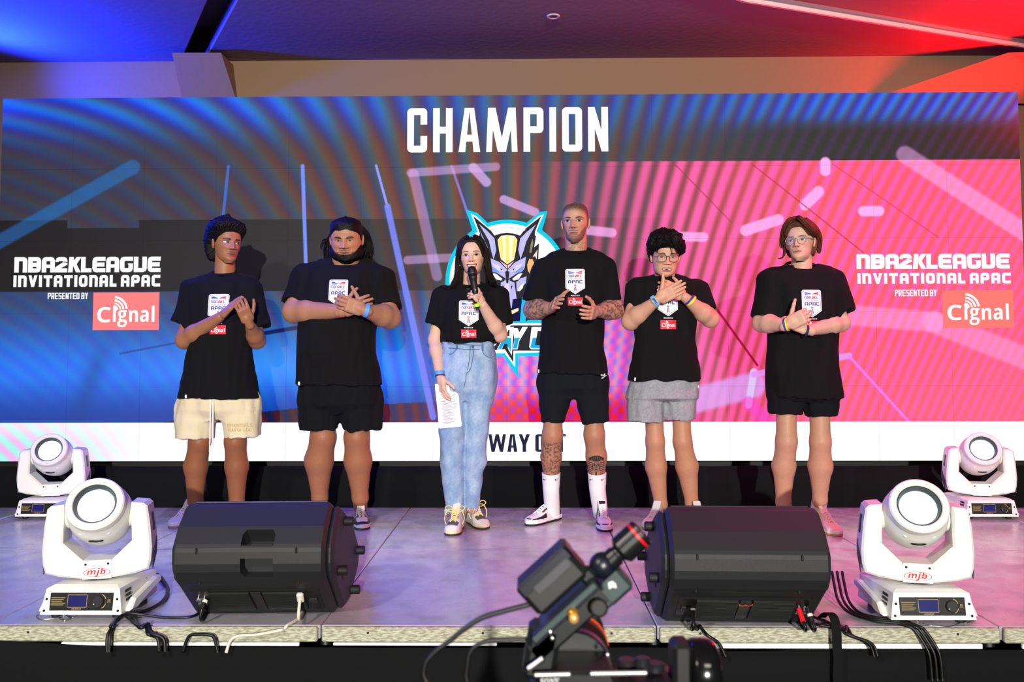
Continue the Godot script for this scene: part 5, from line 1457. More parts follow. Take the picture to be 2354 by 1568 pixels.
class Field:
	var o: Vector3
	var h: float
	var nx: int
	var ny: int
	var nz: int
	var d := PackedFloat32Array()
	var r0: Array

	func _init(lo: Vector3, hi: Vector3, cell: float):
		o = lo
		h = cell
		nx = int((hi.x - lo.x) / cell) + 2
		ny = int((hi.y - lo.y) / cell) + 2
		nz = int((hi.z - lo.z) / cell) + 2
		d.resize(nx * ny * nz)
		d.fill(9.0)

	func span(lo: Vector3, hi: Vector3) -> Array:
		var a := ((lo - o) / h).floor()
		var b := ((hi - o) / h).ceil()
		return [maxi(int(a.x), 0), maxi(int(a.y), 0), maxi(int(a.z), 0), mini(int(b.x), nx - 1), mini(int(b.y), ny - 1), mini(int(b.z), nz - 1)]

	func join(at: int, e: float, k: float):
		var q := d[at]
		if e < q + k:
			var w := maxf(k - absf(q - e), 0.0) / k
			d[at] = minf(q, e) - w * w * k * 0.25

	func cone(a: Vector3, b: Vector3, ra: float, rb: float, k := 0.02, flat := false, lean := Vector3.ZERO, stop := Vector3.INF):
		# a tapered limb; flat ends it square at b (lean turns that cut)
		var m := maxf(ra, rb) + k + 2.5 * h
		var s := span(a.min(b) - Vector3.ONE * m, a.max(b) + Vector3.ONE * m)
		var ba := b - a
		var l2 := ba.length_squared()
		var ax := (ba.normalized() + lean).normalized()
		if stop == Vector3.INF:
			stop = b
		for z in range(s[2], s[5] + 1):
			for y in range(s[1], s[4] + 1):
				var at: int = (z * ny + y) * nx + s[0]
				var p := o + Vector3(s[0], y, z) * h
				for x in range(s[0], s[3] + 1):
					var t := clampf((p - a).dot(ba) / l2, 0.0, 1.0)
					var e := p.distance_to(a + ba * t) - lerpf(ra, rb, t)
					if flat:
						e = maxf(e, (p - stop).dot(ax))
					if e < m:
						join(at, e, k)
					at += 1
					p.x += h

	func blob(t: Transform3D, r: Vector3, k := 0.02):
		var m := maxf(r.x, maxf(r.y, r.z)) + k + 2.5 * h
		var s := span(t.origin - Vector3.ONE * m, t.origin + Vector3.ONE * m)
		var inv := t.affine_inverse()
		var least := minf(r.x, minf(r.y, r.z))
		for z in range(s[2], s[5] + 1):
			for y in range(s[1], s[4] + 1):
				var at: int = (z * ny + y) * nx + s[0]
				for x in range(s[0], s[3] + 1):
					var q := (inv * (o + Vector3(x, y, z) * h)) / r
					join(at, (q.length() - 1.0) * least, k)
					at += 1

	func slab(t: Transform3D, half: Vector3, r: float, k := 0.01):
		var m := half.length() + k + 2.5 * h
		var s := span(t.origin - Vector3.ONE * m, t.origin + Vector3.ONE * m)
		var inv := t.affine_inverse()
		var i := half - Vector3.ONE * r
		for z in range(s[2], s[5] + 1):
			for y in range(s[1], s[4] + 1):
				var at: int = (z * ny + y) * nx + s[0]
				for x in range(s[0], s[3] + 1):
					var q := (inv * (o + Vector3(x, y, z) * h)).abs() - i
					var e := Vector3(maxf(q.x, 0), maxf(q.y, 0), maxf(q.z, 0)).length() + minf(maxf(q.x, maxf(q.y, q.z)), 0.0) - r
					join(at, e, k)
					at += 1

	func loft(levels: Array, k := 0.02, power := 2.4):
		# levels from top to bottom: [centre, half width, half depth]; flat at the bottom
		var n := levels.size()
		var top: float = levels[0][0].y
		var low: float = levels[n - 1][0].y
		var wide := 0.0
		var deep := 0.0
		for l in levels:
			wide = maxf(wide, l[1] + absf(l[0].x - levels[0][0].x))
			deep = maxf(deep, l[2] + absf(l[0].z - levels[0][0].z))
		var c0: Vector3 = levels[0][0]
		var s := span(Vector3(c0.x - wide - 0.05, low - 3 * h, c0.z - deep - 0.05), Vector3(c0.x + wide + 0.05, top + 0.05, c0.z + deep + 0.05))
		for y in range(s[1], s[4] + 1):
			var py := o.y + y * h
			var i := 0
			while i < n - 2 and levels[i + 1][0].y > py:
				i += 1
			var u := clampf((levels[i][0].y - py) / maxf(levels[i][0].y - levels[i + 1][0].y, 1e-6), 0.0, 1.0)
			var us := u * u * (3.0 - 2.0 * u) * 0.5 + u * 0.5
			var c: Vector3 = levels[i][0].lerp(levels[i + 1][0], us)
			var a := lerpf(levels[i][1], levels[i + 1][1], us)
			var b := lerpf(levels[i][2], levels[i + 1][2], us)
			var least := minf(a, b)
			var over := maxf(py - top, low - py)
			for z in range(s[2], s[5] + 1):
				var at: int = (z * ny + y) * nx + s[0]
				var qz := absf(o.z + z * h - c.z) / b
				for x in range(s[0], s[3] + 1):
					var qx := absf(o.x + x * h - c.x) / a
					var e := (pow(pow(qx, power) + pow(qz, power), 1.0 / power) - 1.0) * least
					join(at, maxf(e, over), k)
					at += 1

	func hole(a: Vector3, b: Vector3, ra: float, rb: float):
		var m := maxf(ra, rb) + 3 * h
		var s := span(a.min(b) - Vector3.ONE * m, a.max(b) + Vector3.ONE * m)
		var ba := b - a
		for z in range(s[2], s[5] + 1):
			for y in range(s[1], s[4] + 1):
				var at: int = (z * ny + y) * nx + s[0]
				for x in range(s[0], s[3] + 1):
					var p := o + Vector3(x, y, z) * h
					var t := clampf((p - a).dot(ba) / ba.length_squared(), 0.0, 1.0)
					d[at] = maxf(d[at], lerpf(ra, rb, t) - p.distance_to(a + ba * t))
					at += 1

	func crease(noise: FastNoiseLite, squash: Vector3, deep: float):
		# soft folds in cloth
		for z in nz:
			for y in ny:
				var at: int = (z * ny + y) * nx
				for x in nx:
					if absf(d[at]) < 0.03:
						var p := (o + Vector3(x, y, z) * h) * squash
						d[at] += deep * noise.get_noise_3d(p.x, p.y, p.z)
					at += 1

	func front(x: float, y: float) -> float:
		# z of the surface seen from the front
		var i := clampi(int(round((x - o.x) / h)), 0, nx - 1)
		var fy := clampf((y - o.y) / h, 0.0, ny - 1.001)
		var fx := clampf((x - o.x) / h, 0.0, nx - 1.001)
		var x0 := int(fx)
		var y0 := int(fy)
		var u := fx - x0
		var v := fy - y0
		var last := 9.0
		for z in range(nz - 1, -1, -1):
			var b := (z * ny + y0) * nx + x0
			var e := lerpf(lerpf(d[b], d[b + 1], u), lerpf(d[b + nx], d[b + nx + 1], u), v)
			if e < 0.0:
				return o.z + (z + clampf(-e / maxf(last - e, 1e-6), 0.0, 1.0)) * h
			last = e
		return o.z

	func to_skin(s: MeshData, tint: Callable):
		var cell := {}
		var sx := 1
		var sy := nx
		var sz := nx * ny
		var lim := 4.5 * h
		var corner := [0, 1, sy, sy + 1, sz, sz + 1, sz + sy, sz + sy + 1]
		var ends := [[0, 1], [2, 3], [4, 5], [6, 7], [0, 2], [1, 3], [4, 6], [5, 7], [0, 4], [1, 5], [2, 6], [3, 7]]
		var order := []
		for z in nz - 1:
			for y in ny - 1:
				var at := (z * ny + y) * nx
				for x in nx - 1:
					var q := d[at]
					if q < lim and q > -lim:
						var neg := 0
						for k in corner:
							if d[at + k] < 0.0:
								neg += 1
						if neg > 0 and neg < 8:
							var sum := Vector3.ZERO
							var cnt := 0
							for e in ends:
								var a := d[at + corner[e[0]]]
								var b := d[at + corner[e[1]]]
								if (a < 0.0) != (b < 0.0):
									var t := a / (a - b)
									var p := Vector3(e[0] & 1, (e[0] >> 1) & 1, e[0] >> 2)
									sum += p.lerp(Vector3(e[1] & 1, (e[1] >> 1) & 1, e[1] >> 2), t)
									cnt += 1
							var g := Vector3(d[at + 1] + d[at + sy + 1] + d[at + sz + 1] + d[at + sz + sy + 1] - d[at] - d[at + sy] - d[at + sz] - d[at + sz + sy],
								d[at + sy] + d[at + sy + 1] + d[at + sz + sy] + d[at + sz + sy + 1] - d[at] - d[at + 1] - d[at + sz] - d[at + sz + 1],
								d[at + sz] + d[at + sz + 1] + d[at + sz + sy] + d[at + sz + sy + 1] - d[at] - d[at + 1] - d[at + sy] - d[at + sy + 1]).normalized()
							var pos := o + (Vector3(x, y, z) + sum / cnt) * h
							cell[at] = s.v.size()
							order.append(at)
							s.v.append(pos)
							s.n.append(g)
							s.c.append(tint.call(pos, g))
					at += 1
		for at in order:
			var me := d[at] < 0.0
			for q in [[sx, sy, sz], [sy, sz, sx], [sz, sx, sy]]:
				if (d[at + q[0]] < 0.0) != me:
					var b: int = at - q[1]
					var c: int = at - q[2]
					var e: int = at - q[1] - q[2]
					if cell.has(b) and cell.has(c) and cell.has(e):
						s.add_tri(cell[at], cell[b], cell[e])
						s.add_tri(cell[at], cell[e], cell[c])


# ---------------------------------------------------------------- hands
func hand(s: MeshData, tone: Color, wrist: Vector3, d: Vector3, thumb: Vector3, left: bool, curl: Array, size := 1.0, spread := 0.0, thumb_fold := 0.35):
	# d runs from the wrist to the knuckles, thumb towards the thumb's side; curl bends index, middle, ring and little finger (radians at each joint)
	d = d.normalized()
	var t := (thumb - d * thumb.dot(d)).normalized()
	var n := (d.cross(t) if left else t.cross(d)).normalized()   # out of the palm
	var k := size
	var f := Field.new(wrist - Vector3.ONE * 0.205 * k, wrist + Vector3.ONE * 0.205 * k, 0.0036)
	f.cone(wrist - d * 0.02 * k, wrist + d * 0.03 * k, 0.026 * k, 0.024 * k, 0.012)
	f.slab(Transform3D(Basis(t, d, t.cross(d)), wrist + d * 0.056 * k), Vector3(0.039, 0.046, 0.0135) * k, 0.013 * k, 0.016)
	f.blob(Transform3D(Basis(t, d, t.cross(d)), wrist + d * 0.036 * k + t * 0.024 * k + n * 0.008 * k), Vector3(0.017, 0.03, 0.016) * k, 0.012)
	var lens := [0.073, 0.081, 0.075, 0.06]
	var offs := [0.0295, 0.0098, -0.0098, -0.0285]
	for i in 4:
		var dir := (d + t * (spread * (1.5 - i))).normalized()
		var p = wrist + d * (0.094 - absf(i - 1.2) * 0.005) * k + t * offs[i] * k
		var r := (0.0092 if i < 3 else 0.008) * k
		f.cone(p - d * 0.02 * k, p, r * 1.06, r * 1.1, 0.007)
		for j in 3:
			dir = dir.rotated(dir.cross(n).normalized(), curl[i] * [0.9, 1.15, 0.75][j])
			var l: float = lens[i] * [0.45, 0.31, 0.24][j] * k
			var q = p + dir * l
			f.cone(p, q, r * [1.06, 1.0, 0.93][j], r * [1.0, 0.93, 0.8][j], 0.0026)
			p = q
	var b := wrist + d * 0.03 * k + t * 0.026 * k + n * 0.006 * k
	var td := (d * 0.62 + t * 0.72 + n * 0.3).normalized()
	for j in 3:
		var l: float = [0.042, 0.034, 0.027][j] * k
		var q := b + td * l
		f.cone(b, q, [0.0125, 0.0108, 0.0096][j] * k, [0.0108, 0.0098, 0.008][j] * k, 0.005)
		b = q
		td = (td + d * thumb_fold + n * thumb_fold * 0.5 - t * thumb_fold * 0.35).normalized()
	var lin := tone.srgb_to_linear()
	var pink := Color(lin.r * 1.12, lin.g * 0.98, lin.b * 0.98)
	f.to_skin(s, func(p: Vector3, g: Vector3) -> Color: return lin.lerp(pink, clampf(g.dot(n) * 0.6 + 0.3, 0.0, 1.0)))


# ---------------------------------------------------------------- heads
func bell(x: float, w: float) -> float:
	return exp(-x * x / (w * w))


func along(table: Array, t: float) -> float:
	# smooth line through evenly spaced values, t from 0 to 1
	var x := clampf(t, 0.0, 1.0) * (table.size() - 1)
	var i := mini(int(x), table.size() - 2)
	return cubic_interpolate(table[i], table[i + 1], table[maxi(i - 1, 0)], table[mini(i + 2, table.size() - 1)], x - i)


const HEAD_W := [0.024, 0.047, 0.0565, 0.0615, 0.067, 0.0705, 0.0725, 0.0725, 0.0685, 0.0535, 0.0]
const HEAD_F := [0.072, 0.0835, 0.0845, 0.0845, 0.0855, 0.0845, 0.086, 0.0855, 0.079, 0.06, 0.0]
const HEAD_B := [-0.035, 0.0, 0.024, 0.05, 0.072, 0.088, 0.096, 0.098, 0.091, 0.07, 0.0]


func head_point(az: float, t: float, q: Dictionary) -> Vector3:
	# a point of the head: az round from the front, t from chin (0) to crown (1); q holds the face's proportions
	var jaw: float = lerpf(q.get("jaw", 1.0), 1.0, smoothstep(0.1, 0.55, t))
	var cz := cos(az)
	var sx := sin(az)
	var x = along(HEAD_W, t) * jaw * q.get("wide", 1.0) * signf(sx) * pow(absf(sx), 0.88)
	var z: float
	if cz > 0.0:
		z = along(HEAD_F, t) * pow(cz, 0.88)
	else:
		z = -along(HEAD_B, t) * pow(-cz, 0.9)
	var y := t
	if cz > 0.05:
		var ax := absf(x)
		# nose
		var n := 0.0
		if t > 0.3 and t < 0.62:
			var u := (t - 0.345) / 0.22
			n = lerpf(q.get("nose", 0.024), 0.004, clampf(u, 0.0, 1.0)) * smoothstep(0.318, 0.352, t) * (1.0 - smoothstep(0.5, 0.6, t))
			z += n * bell(x, lerpf(q.get("nose_w", 0.0115), 0.0075, clampf(u, 0.0, 1.0)))
			z += 0.0085 * bell(ax - q.get("nose_w", 0.0115) * 1.2, 0.0065) * bell(t - 0.35, 0.024)
			z -= 0.004 * bell(ax - 0.007, 0.004) * bell(t - 0.325, 0.008)
		z -= 0.0095 * bell(ax - 0.031, 0.0175) * bell(t - 0.51, 0.038)
		z += 0.0055 * bell(ax - 0.031, 0.0135) * bell(t - 0.5, 0.024)
		z += q.get("brow", 0.0035) * bell(ax - 0.027, 0.024) * bell(t - 0.575, 0.026)
		z += 0.0045 * bell(ax - 0.044, 0.02) * bell(t - 0.4, 0.055)
		# mouth
		var m: float = q.get("mouth_w", 0.0245)
		var open: float = q.get("open", 0.0)
		var smile: float = q.get("smile", 0.0) * ax * ax
		z += 0.0058 * bell(x, m) * bell(t - 0.242 - open * 0.4 - smile, 0.016)
		z += 0.0066 * bell(x, m * 0.85) * bell(t - 0.19 + open * 0.6 - smile, 0.019)
		z -= 0.0055 * bell(x, m * 0.95) * bell(t - 0.216 - smile, 0.0075 + open * 0.5)
		z -= 0.003 * bell(t - 0.145, 0.022) * bell(x, 0.024)
		z += 0.0055 * bell(t - 0.075, 0.05) * bell(x, 0.023)
		z -= 0.0025 * bell(ax - 0.03 - (0.3 - t) * 0.05, 0.005) * bell(t - 0.27, 0.06) * q.get("fold", 1.0)
	return Vector3(x, (y - 0.5) * q.get("tall", 0.225), z)


func head_color(az: float, t: float, p: Vector3, q: Dictionary, tone: Color, noise: FastNoiseLite) -> Color:
	var c := tone
	var ax := absf(p.x)
	var frontal := cos(az) > 0.1
	c = c * (1.0 + 0.05 * noise.get_noise_3d(p.x * 900.0, p.y * 900.0, p.z * 900.0))
	if frontal:
		# ruddy cheeks and nose
		c = c.lerp(Color(c.r * 1.1, c.g * 0.9, c.b * 0.86), 0.5 * bell(ax - 0.042, 0.022) * bell(t - 0.38, 0.07) + 0.5 * bell(p.x, 0.014) * bell(t - 0.36, 0.03))
		# beard and buzzed hair
	var stub = q.get("stubble")
	if stub != null:
		var m: float = stub.call(ax, t, az)
		var g := noise.get_noise_3d(p.x * 2600.0, p.y * 2600.0, p.z * 2600.0)
		c = c.lerp(q.get("beard_color", Color(0.02, 0.016, 0.014)), clampf(m * (1.0 + 0.5 * g), 0.0, 1.0))
	if not frontal:
		return c
	# lips
	var mw: float = q.get("mouth_w", 0.0245)
	var open: float = q.get("open", 0.0)
	var smile: float = q.get("smile", 0.0) * ax * ax
	var xm := p.x / mw
	if absf(xm) < 1.05:
		var mid := 0.216 + smile
		var up = mid + open + (0.034 - 0.006 * bell(p.x, 0.005)) * sqrt(maxf(1.0 - xm * xm, 0.0)) * q.get("lip", 1.0)
		var dn = mid - open - 0.04 * sqrt(maxf(1.0 - xm * xm, 0.0)) * q.get("lip", 1.0)
		if t < up and t > dn:
			c = q.get("lip_color", Color(tone.r * 0.8, tone.g * 0.5, tone.b * 0.5))
			if open > 0.0:
				var oo := open * (1.0 - xm * xm * 0.9) + 0.003
				if t < mid + oo and t > mid - oo:
					c = Color(0.75, 0.72, 0.66) if t > mid - oo * q.get("teeth", 0.3) and absf(xm) < 0.82 else Color(0.1, 0.02, 0.02)
			elif absf(t - mid) < 0.0045:
				c = Color(tone.r * 0.25, tone.g * 0.14, tone.b * 0.13)  # shade between the closed lips painted in
	# nostrils, their shadow painted in as dark colour
	if bell(ax - 0.0075, 0.004) * bell(t - 0.327, 0.008) > 0.4:
		c = Color(tone.r * 0.2, tone.g * 0.13, tone.b * 0.12)
	# brows
	var bq := (ax - 0.011) / 0.041
	if bq > 0.0 and bq < 1.0:
		var bt: float = 0.573 + q.get("brow_lift", 0.0) + 0.022 * sin(bq * 2.3) - 0.012 * bq * bq + q.get("brow_in", 0.0) * (1.0 - bq)
		var th: float = 1.35 * q.get("brow_h", 0.014) * (1.0 - 0.65 * bq * bq) * smoothstep(0.0, 0.12, bq)
		var m = smoothstep(th * 1.15, th * 0.75, absf(t - bt)) * q.get("brow_dark", 0.95)
		c = c.lerp(q.get("brow_color", Color(0.018, 0.012, 0.01)), m)
	# eyes
	var eq := (ax - 0.0315) / 0.0165
	var wide: float = q.get("eye", 1.0)
	var lift: float = eq * 0.006
	if absf(eq) < 1.25:
		var arch := maxf(1.0 - eq * eq, 0.0)
		var up := 0.5 + lift + 0.036 * wide * pow(arch, 0.6)
		var dn := 0.5 + lift - 0.02 * wide * pow(arch, 0.7)
		if absf(eq) < 1.0 and t < up and t > dn:
			var ix = (p.x - signf(p.x) * 0.0315) - q.get("gaze_x", 0.0)
			var iy: float = (t - 0.505 - q.get("gaze_y", 0.0)) * 0.225
			var r := sqrt(ix * ix + iy * iy)
			c = Color(0.62, 0.6, 0.58)
			if r < 0.0072:
				c = q.get("iris", Color(0.05, 0.025, 0.015)) if r > 0.003 else Color(0.004, 0.004, 0.004)
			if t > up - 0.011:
				c = c * 0.45  # shade under the upper lid painted onto the eyeball
		elif absf(t - up) < 0.0095 and absf(eq) < 1.12:
			c = Color(tone.r * 0.1, tone.g * 0.07, tone.b * 0.07)
		elif absf(t - dn) < 0.006 and absf(eq) < 1.0:
			c = Color(tone.r * 0.5, tone.g * 0.4, tone.b * 0.38)
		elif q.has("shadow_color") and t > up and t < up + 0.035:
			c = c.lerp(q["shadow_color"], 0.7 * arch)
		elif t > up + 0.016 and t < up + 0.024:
			c = c * 0.72  # eyelid crease, its shade put into the colour
	return c


func head_frame(q: Dictionary) -> Transform3D:
	return Transform3D(Basis.from_euler(Vector3(q.get("pitch", 0.0), q.get("yaw", 0.0), q.get("roll", 0.0)), EULER_ORDER_YXZ).scaled(Vector3.ONE * q.get("size", 1.0)), q["at"])


func head(s: MeshData, q: Dictionary, tone: Color):
	var lin := tone.srgb_to_linear()
	var noise := FastNoiseLite.new()
	noise.frequency = 1.0
	var fr := head_frame(q)
	var na := 168
	var nt := 132
	var first := s.v.size()
	var first_i := s.ix.size()
	for j in nt + 1:
		var tt := float(j) / nt
		var t := tt + 0.035 * sin(TAU * tt)   # more rows at chin and crown
		t = lerpf(tt, t, 0.6)
		for i in na:
			var a := TAU * i / na - PI
			var az := a - 0.42 * sin(a)   # more columns in front
			var p := head_point(az, t, q)
			s.v.append(fr * p)
			s.n.append(Vector3.ZERO)
			s.c.append(head_color(az, t, p, q, lin, noise))
	for j in nt:
		for i in na:
			var a := first + j * na + i
			var b := first + j * na + (i + 1) % na
			s.ix.append_array(PackedInt32Array([a, a + na, b + na, a, b + na, b]))
	s.normals_from(first, first_i, -1.0)
	# ears
	for e in [-1.0, 1.0]:
		first = s.v.size()
		first_i = s.ix.size()
		var c := Vector3(e * (along(HEAD_W, 0.47) * q.get("wide", 1.0) + 0.004), -0.006, -0.012)
		var turn := Basis.from_euler(Vector3(-0.15, e * 0.42, e * -0.12))
		var u := 20
		var w := 14
		for j in w + 1:
			for i in u:
				var la := PI * j / w
				var lo := TAU * i / u
				var r := Vector3(sin(la) * cos(lo), cos(la), sin(la) * sin(lo))
				var rim := smoothstep(0.35, 0.8, Vector2(r.y, r.z).length())
				var p := Vector3(r.x * 0.0075 * (0.55 + 0.6 * rim), r.y * 0.032 * (1.0 if r.y > 0 else 0.92), r.z * 0.0185)
				p.x += e * (0.006 * maxf(-r.z, 0.0) + (-0.005 if r.x * e > 0 else 0.0) * (1.0 - rim))
				s.v.append(fr * (c + turn * p))
				s.n.append(Vector3.ZERO)
				var k := 0.72 + 0.3 * rim  # shade of the ear hollow painted in, rim left lighter
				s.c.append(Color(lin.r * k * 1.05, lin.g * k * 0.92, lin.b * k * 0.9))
		for j in w:
			for i in u:
				var a := first + j * u + i
				var b := first + j * u + (i + 1) % u
				s.ix.append_array(PackedInt32Array([a, a + u, b + u, a, b + u, b]))
		s.normals_from(first, first_i, -1.0)


func hair_cap(q: Dictionary, thick: Callable, rough: float, freq: float, seed_: int, na := 120, nt := 90) -> ArrayMesh:
	# hair that follows the skull: thick(az, t) is its depth, zero or less where there is none
	var s := MeshData.new()
	var fr := head_frame(q)
	var noise := FastNoiseLite.new()
	noise.seed = seed_
	noise.frequency = 1.0
	noise.fractal_octaves = 3
	for j in nt + 1:
		var t := 0.12 + 0.88 * float(j) / nt
		for i in na:
			var az := TAU * i / na - PI
			var p := head_point(az, t, q)
			var out := Vector3(p.x, (p.y - 0.0) * 0.9, p.z * 0.9 + 0.005).normalized()
			var k: float = thick.call(az, t)
			if k > 0.0:
				k += rough * smoothstep(0.0, 0.012, k) * noise.get_noise_3d(p.x * freq, p.y * freq, p.z * freq)
			s.v.append(fr * (p + out * (k if k > 0.0 else -0.012)))
			s.n.append(Vector3.ZERO)
	for j in nt:
		for i in na:
			var a := j * na + i
			var b := j * na + (i + 1) % na
			s.ix.append_array(PackedInt32Array([a, a + na, b + na, a, b + na, b]))
	s.normals_from(0, 0, -1.0)
	return s.commit()


func hairline(az: float, front := 0.8, side := 0.47, nape := 0.25) -> float:
	var a := absf(az)
	if a < 0.55:
		return front - 0.05 * a
	if a < 1.15:
		return lerpf(front - 0.03, 0.62, (a - 0.55) / 0.6)
	if a < 1.45:
		return lerpf(0.62, side, (a - 1.15) / 0.3)
	if a < 1.85:
		return lerpf(side, 0.52, (a - 1.45) / 0.4)
	return lerpf(0.5, nape, clampf((a - 1.85) / 0.5, 0.0, 1.0))


func strands(st: SurfaceTool, fr: Transform3D, path: Array, n: int, spread: Vector3, r: float, seed_: int):
	# locks of hair along a path (in the head's own axes), each wandering a little
	var g := RandomNumberGenerator.new()
	g.seed = seed_
	for k in n:
		var off := Vector3(g.randf_range(-1, 1) * spread.x, g.randf_range(-1, 1) * spread.y, g.randf_range(-1, 1) * spread.z)
		var line := []
		for i in path.size():
			var w := 0.55 + 0.6 * i / path.size()
			line.append(fr * (path[i] + off * w + Vector3(g.randf_range(-1, 1), g.randf_range(-1, 1), g.randf_range(-1, 1)) * 0.003))
		add_tube(st, curve(line, 4), r, 5, r * 0.3)


# ---------------------------------------------------------------- shoes
func shoe(person: Node3D, at: Vector3, turn: float, look: Dictionary, length := 0.29):
	# a trainer: at is the middle of its heel on the ground, turn the way it points (0 = towards the audience, positive to the right)
	var o := Node3D.new()
	o.name = "shoe"
	person.add_child(o, true)
	o.position = at
	o.rotation.y = turn
	var outline := []
	var prof := [[0.0, 0.0], [0.012, 0.022], [0.05, 0.032], [0.12, 0.034], [0.17, 0.041], [0.21, 0.047], [0.25, 0.044], [0.275, 0.03], [0.287, 0.012], [0.29, 0.0]]
	for p in prof:
		outline.append(Vector2(p[1] * 1.02, p[0] * length / 0.29))
	for k in range(prof.size() - 2, 0, -1):
		outline.append(Vector2(-prof[k][1] * 0.96, prof[k][0] * length / 0.29))
	var lie := Transform3D(Basis(Vector3(1, 0, 0), Vector3(0, 0, 1), Vector3(0, -1, 0)), Vector3.ZERO)
	var hs: float = look.get("sole_h", 0.032)
	part("outsole", prism(outline, -0.01, 0.0, 0.003, lie), mat("sole_" + look["name"], look["outsole"], 0.6), o)
	part("midsole", prism(outline, -hs, -0.008, 0.005, lie), mat("midsole_" + look["name"], look["midsole"], 0.6), o)
	# upper
	var s := MeshData.new()
	var ns := 34
	var nu := 22
	var tops := [0.075, 0.098, 0.104, 0.1, 0.094, 0.086, 0.074, 0.062, 0.054, 0.047, 0.03]
	for i in ns + 1:
		var u := float(i) / ns
		var w := 0.0
		var z := u * length
		for k in prof.size() - 1:
			if u * 0.29 >= prof[k][0] and u * 0.29 <= prof[k + 1][0] + 1e-6:
				w = lerpf(prof[k][1], prof[k + 1][1], (u * 0.29 - prof[k][0]) / (prof[k + 1][0] - prof[k][0]))
		var top: float = along(tops, u) * look.get("high", 1.0)
		for j in nu + 1:
			var a := PI * j / nu
			var x := w * 0.97 * cos(a) * (1.0 - 0.3 * sin(a) * smoothstep(0.75, 0.2, u))
			var y := hs - 0.004 + (top - hs) * pow(sin(a), 0.75)
			s.v.append(Vector3(x, y, z * 0.985 + 0.002))
			s.n.append(Vector3.ZERO)
			s.c.append(look["paint"].call(u, absf(cos(a)), cos(a)).srgb_to_linear())
	for i in ns:
		for j in nu:
			var a := i * (nu + 1) + j
			s.ix.append_array(PackedInt32Array([a, a + nu + 1, a + nu + 2, a, a + nu + 2, a + 1]))
	s.normals_from(0, 0, 1.0)
	for k in s.n.size():
		if s.n[k].dot(s.v[k] - Vector3(0, 0.04, length * 0.5)) < 0.0:
			s.n[k] = -s.n[k]
	part("upper", s.commit(), paint_mat("shoe_upper", 0.5), o)
	# tongue and laces
	var high: float = look.get("high", 1.0)
	part("tongue", box(Vector3(0.045, 0.012, 0.075), Vector3(0, 0.105 * high, 0.105), 0.005, Vector3(0.75, 0, 0)), mat("tongue_" + look["name"], look["tongue"], 0.7), o)
	var st := begin(0)
	for k in 5:
		var u := 0.43 + k * 0.065
		var y := along(tops, u) * high + 0.003
		var y2 := along(tops, u + 0.05) * high + 0.002
		var w := 0.021 - k * 0.0012
		add_tube(st, curve([Vector3(-w, y - 0.008, u * length), Vector3(0, y + 0.002, u * length + 0.004), Vector3(w, y2 - 0.006, (u + 0.05) * length)], 4), 0.0032, 6)
		add_tube(st, curve([Vector3(w, y - 0.008, u * length), Vector3(0, y + 0.003, u * length + 0.004), Vector3(-w, y2 - 0.006, (u + 0.05) * length)], 4), 0.0032, 6)
	if look.get("bow", false):
		for e in [-1.0, 1.0]:
			add_tube(st, curve([Vector3(0, 0.1 * high, 0.135), Vector3(e * 0.03, 0.105 * high, 0.14), Vector3(e * 0.05, 0.085 * high, 0.15), Vector3(e * 0.055, 0.06 * high, 0.155), Vector3(e * 0.045, 0.045, 0.165)], 5), 0.003, 6)
			add_tube(st, curve([Vector3(0, 0.1 * high, 0.135), Vector3(e * 0.035, 0.12 * high, 0.13), Vector3(e * 0.055, 0.11 * high, 0.14), Vector3(e * 0.03, 0.095 * high, 0.145), Vector3(0, 0.098 * high, 0.137)], 5), 0.003, 6)
	part("laces", done(st), mat("laces_" + look["name"], look["laces"], 0.8), o)
	if look.has("extra"):
		look["extra"].call(o, length)


func paint_mat(called: String, rough: float) -> StandardMaterial3D:
	var m := mat(called, Color(1, 1, 1), rough)
	m.vertex_color_use_as_albedo = true
	return m


func skin_mat() -> StandardMaterial3D:
	if mats.has("skin"):
		return mats["skin"]
	var m := paint_mat("skin", 0.5)
	m.metallic_specular = 0.4
	m.subsurf_scatter_enabled = true
	m.subsurf_scatter_strength = 0.08
	return m


func cloth_mat(called: String, c: Color, weave := 6.0, relief := 0.35) -> StandardMaterial3D:
	if mats.has(called):
		return mats[called]
	var m := mat(called, c, 0.9, 0.0, 0.2)
	m.normal_enabled = true
	m.normal_texture = noise_tex(0.05, 4, [], 41, 256, 4.0)
	m.normal_scale = relief
	triplanar(m, Vector3.ONE * weave, false)
	m.rim_enabled = true
	m.rim = 0.08
	m.rim_tint = 0.5
	return m


# ---------------------------------------------------------------- clothes
func levels_of(rows: Array) -> Array:
	# rows: [left edge, right edge, half depth, depth offset]
	var o := []
	for r in rows:
		var c: Vector3 = (r[0] + r[1]) / 2
		c.z += r[3]
		o.append([c, absf(r[1].x - r[0].x) / 2, r[2]])
	return o


func shirt(q: Dictionary) -> Array:
	# returns [mesh, field]
	var f := Field.new(Vector3(-0.42, 0.68, -0.32), Vector3(0.42, 1.72, 0.36), 0.0095)
	f.loft(levels_of(q["torso"]), 0.05, 2.3)
	for s in q["sleeves"]:
		f.cone(s[0], s[1], s[2], s[3], 0.045, true, s[4] if s.size() > 4 else Vector3.ZERO)
	var n := FastNoiseLite.new()
	n.seed = q.get("seed", 1)
	n.frequency = 1.0
	n.fractal_octaves = 2
	f.crease(n, Vector3(9.0, 2.4, 9.0), q.get("folds", 0.012))
	f.hole(q["neck"][0], q["neck"][1], q["neck"][2], q["neck"][3])
	var s := MeshData.new()
	f.to_skin(s, func(_p, _n): return Color(1, 1, 1))
	return [s.commit(), f]


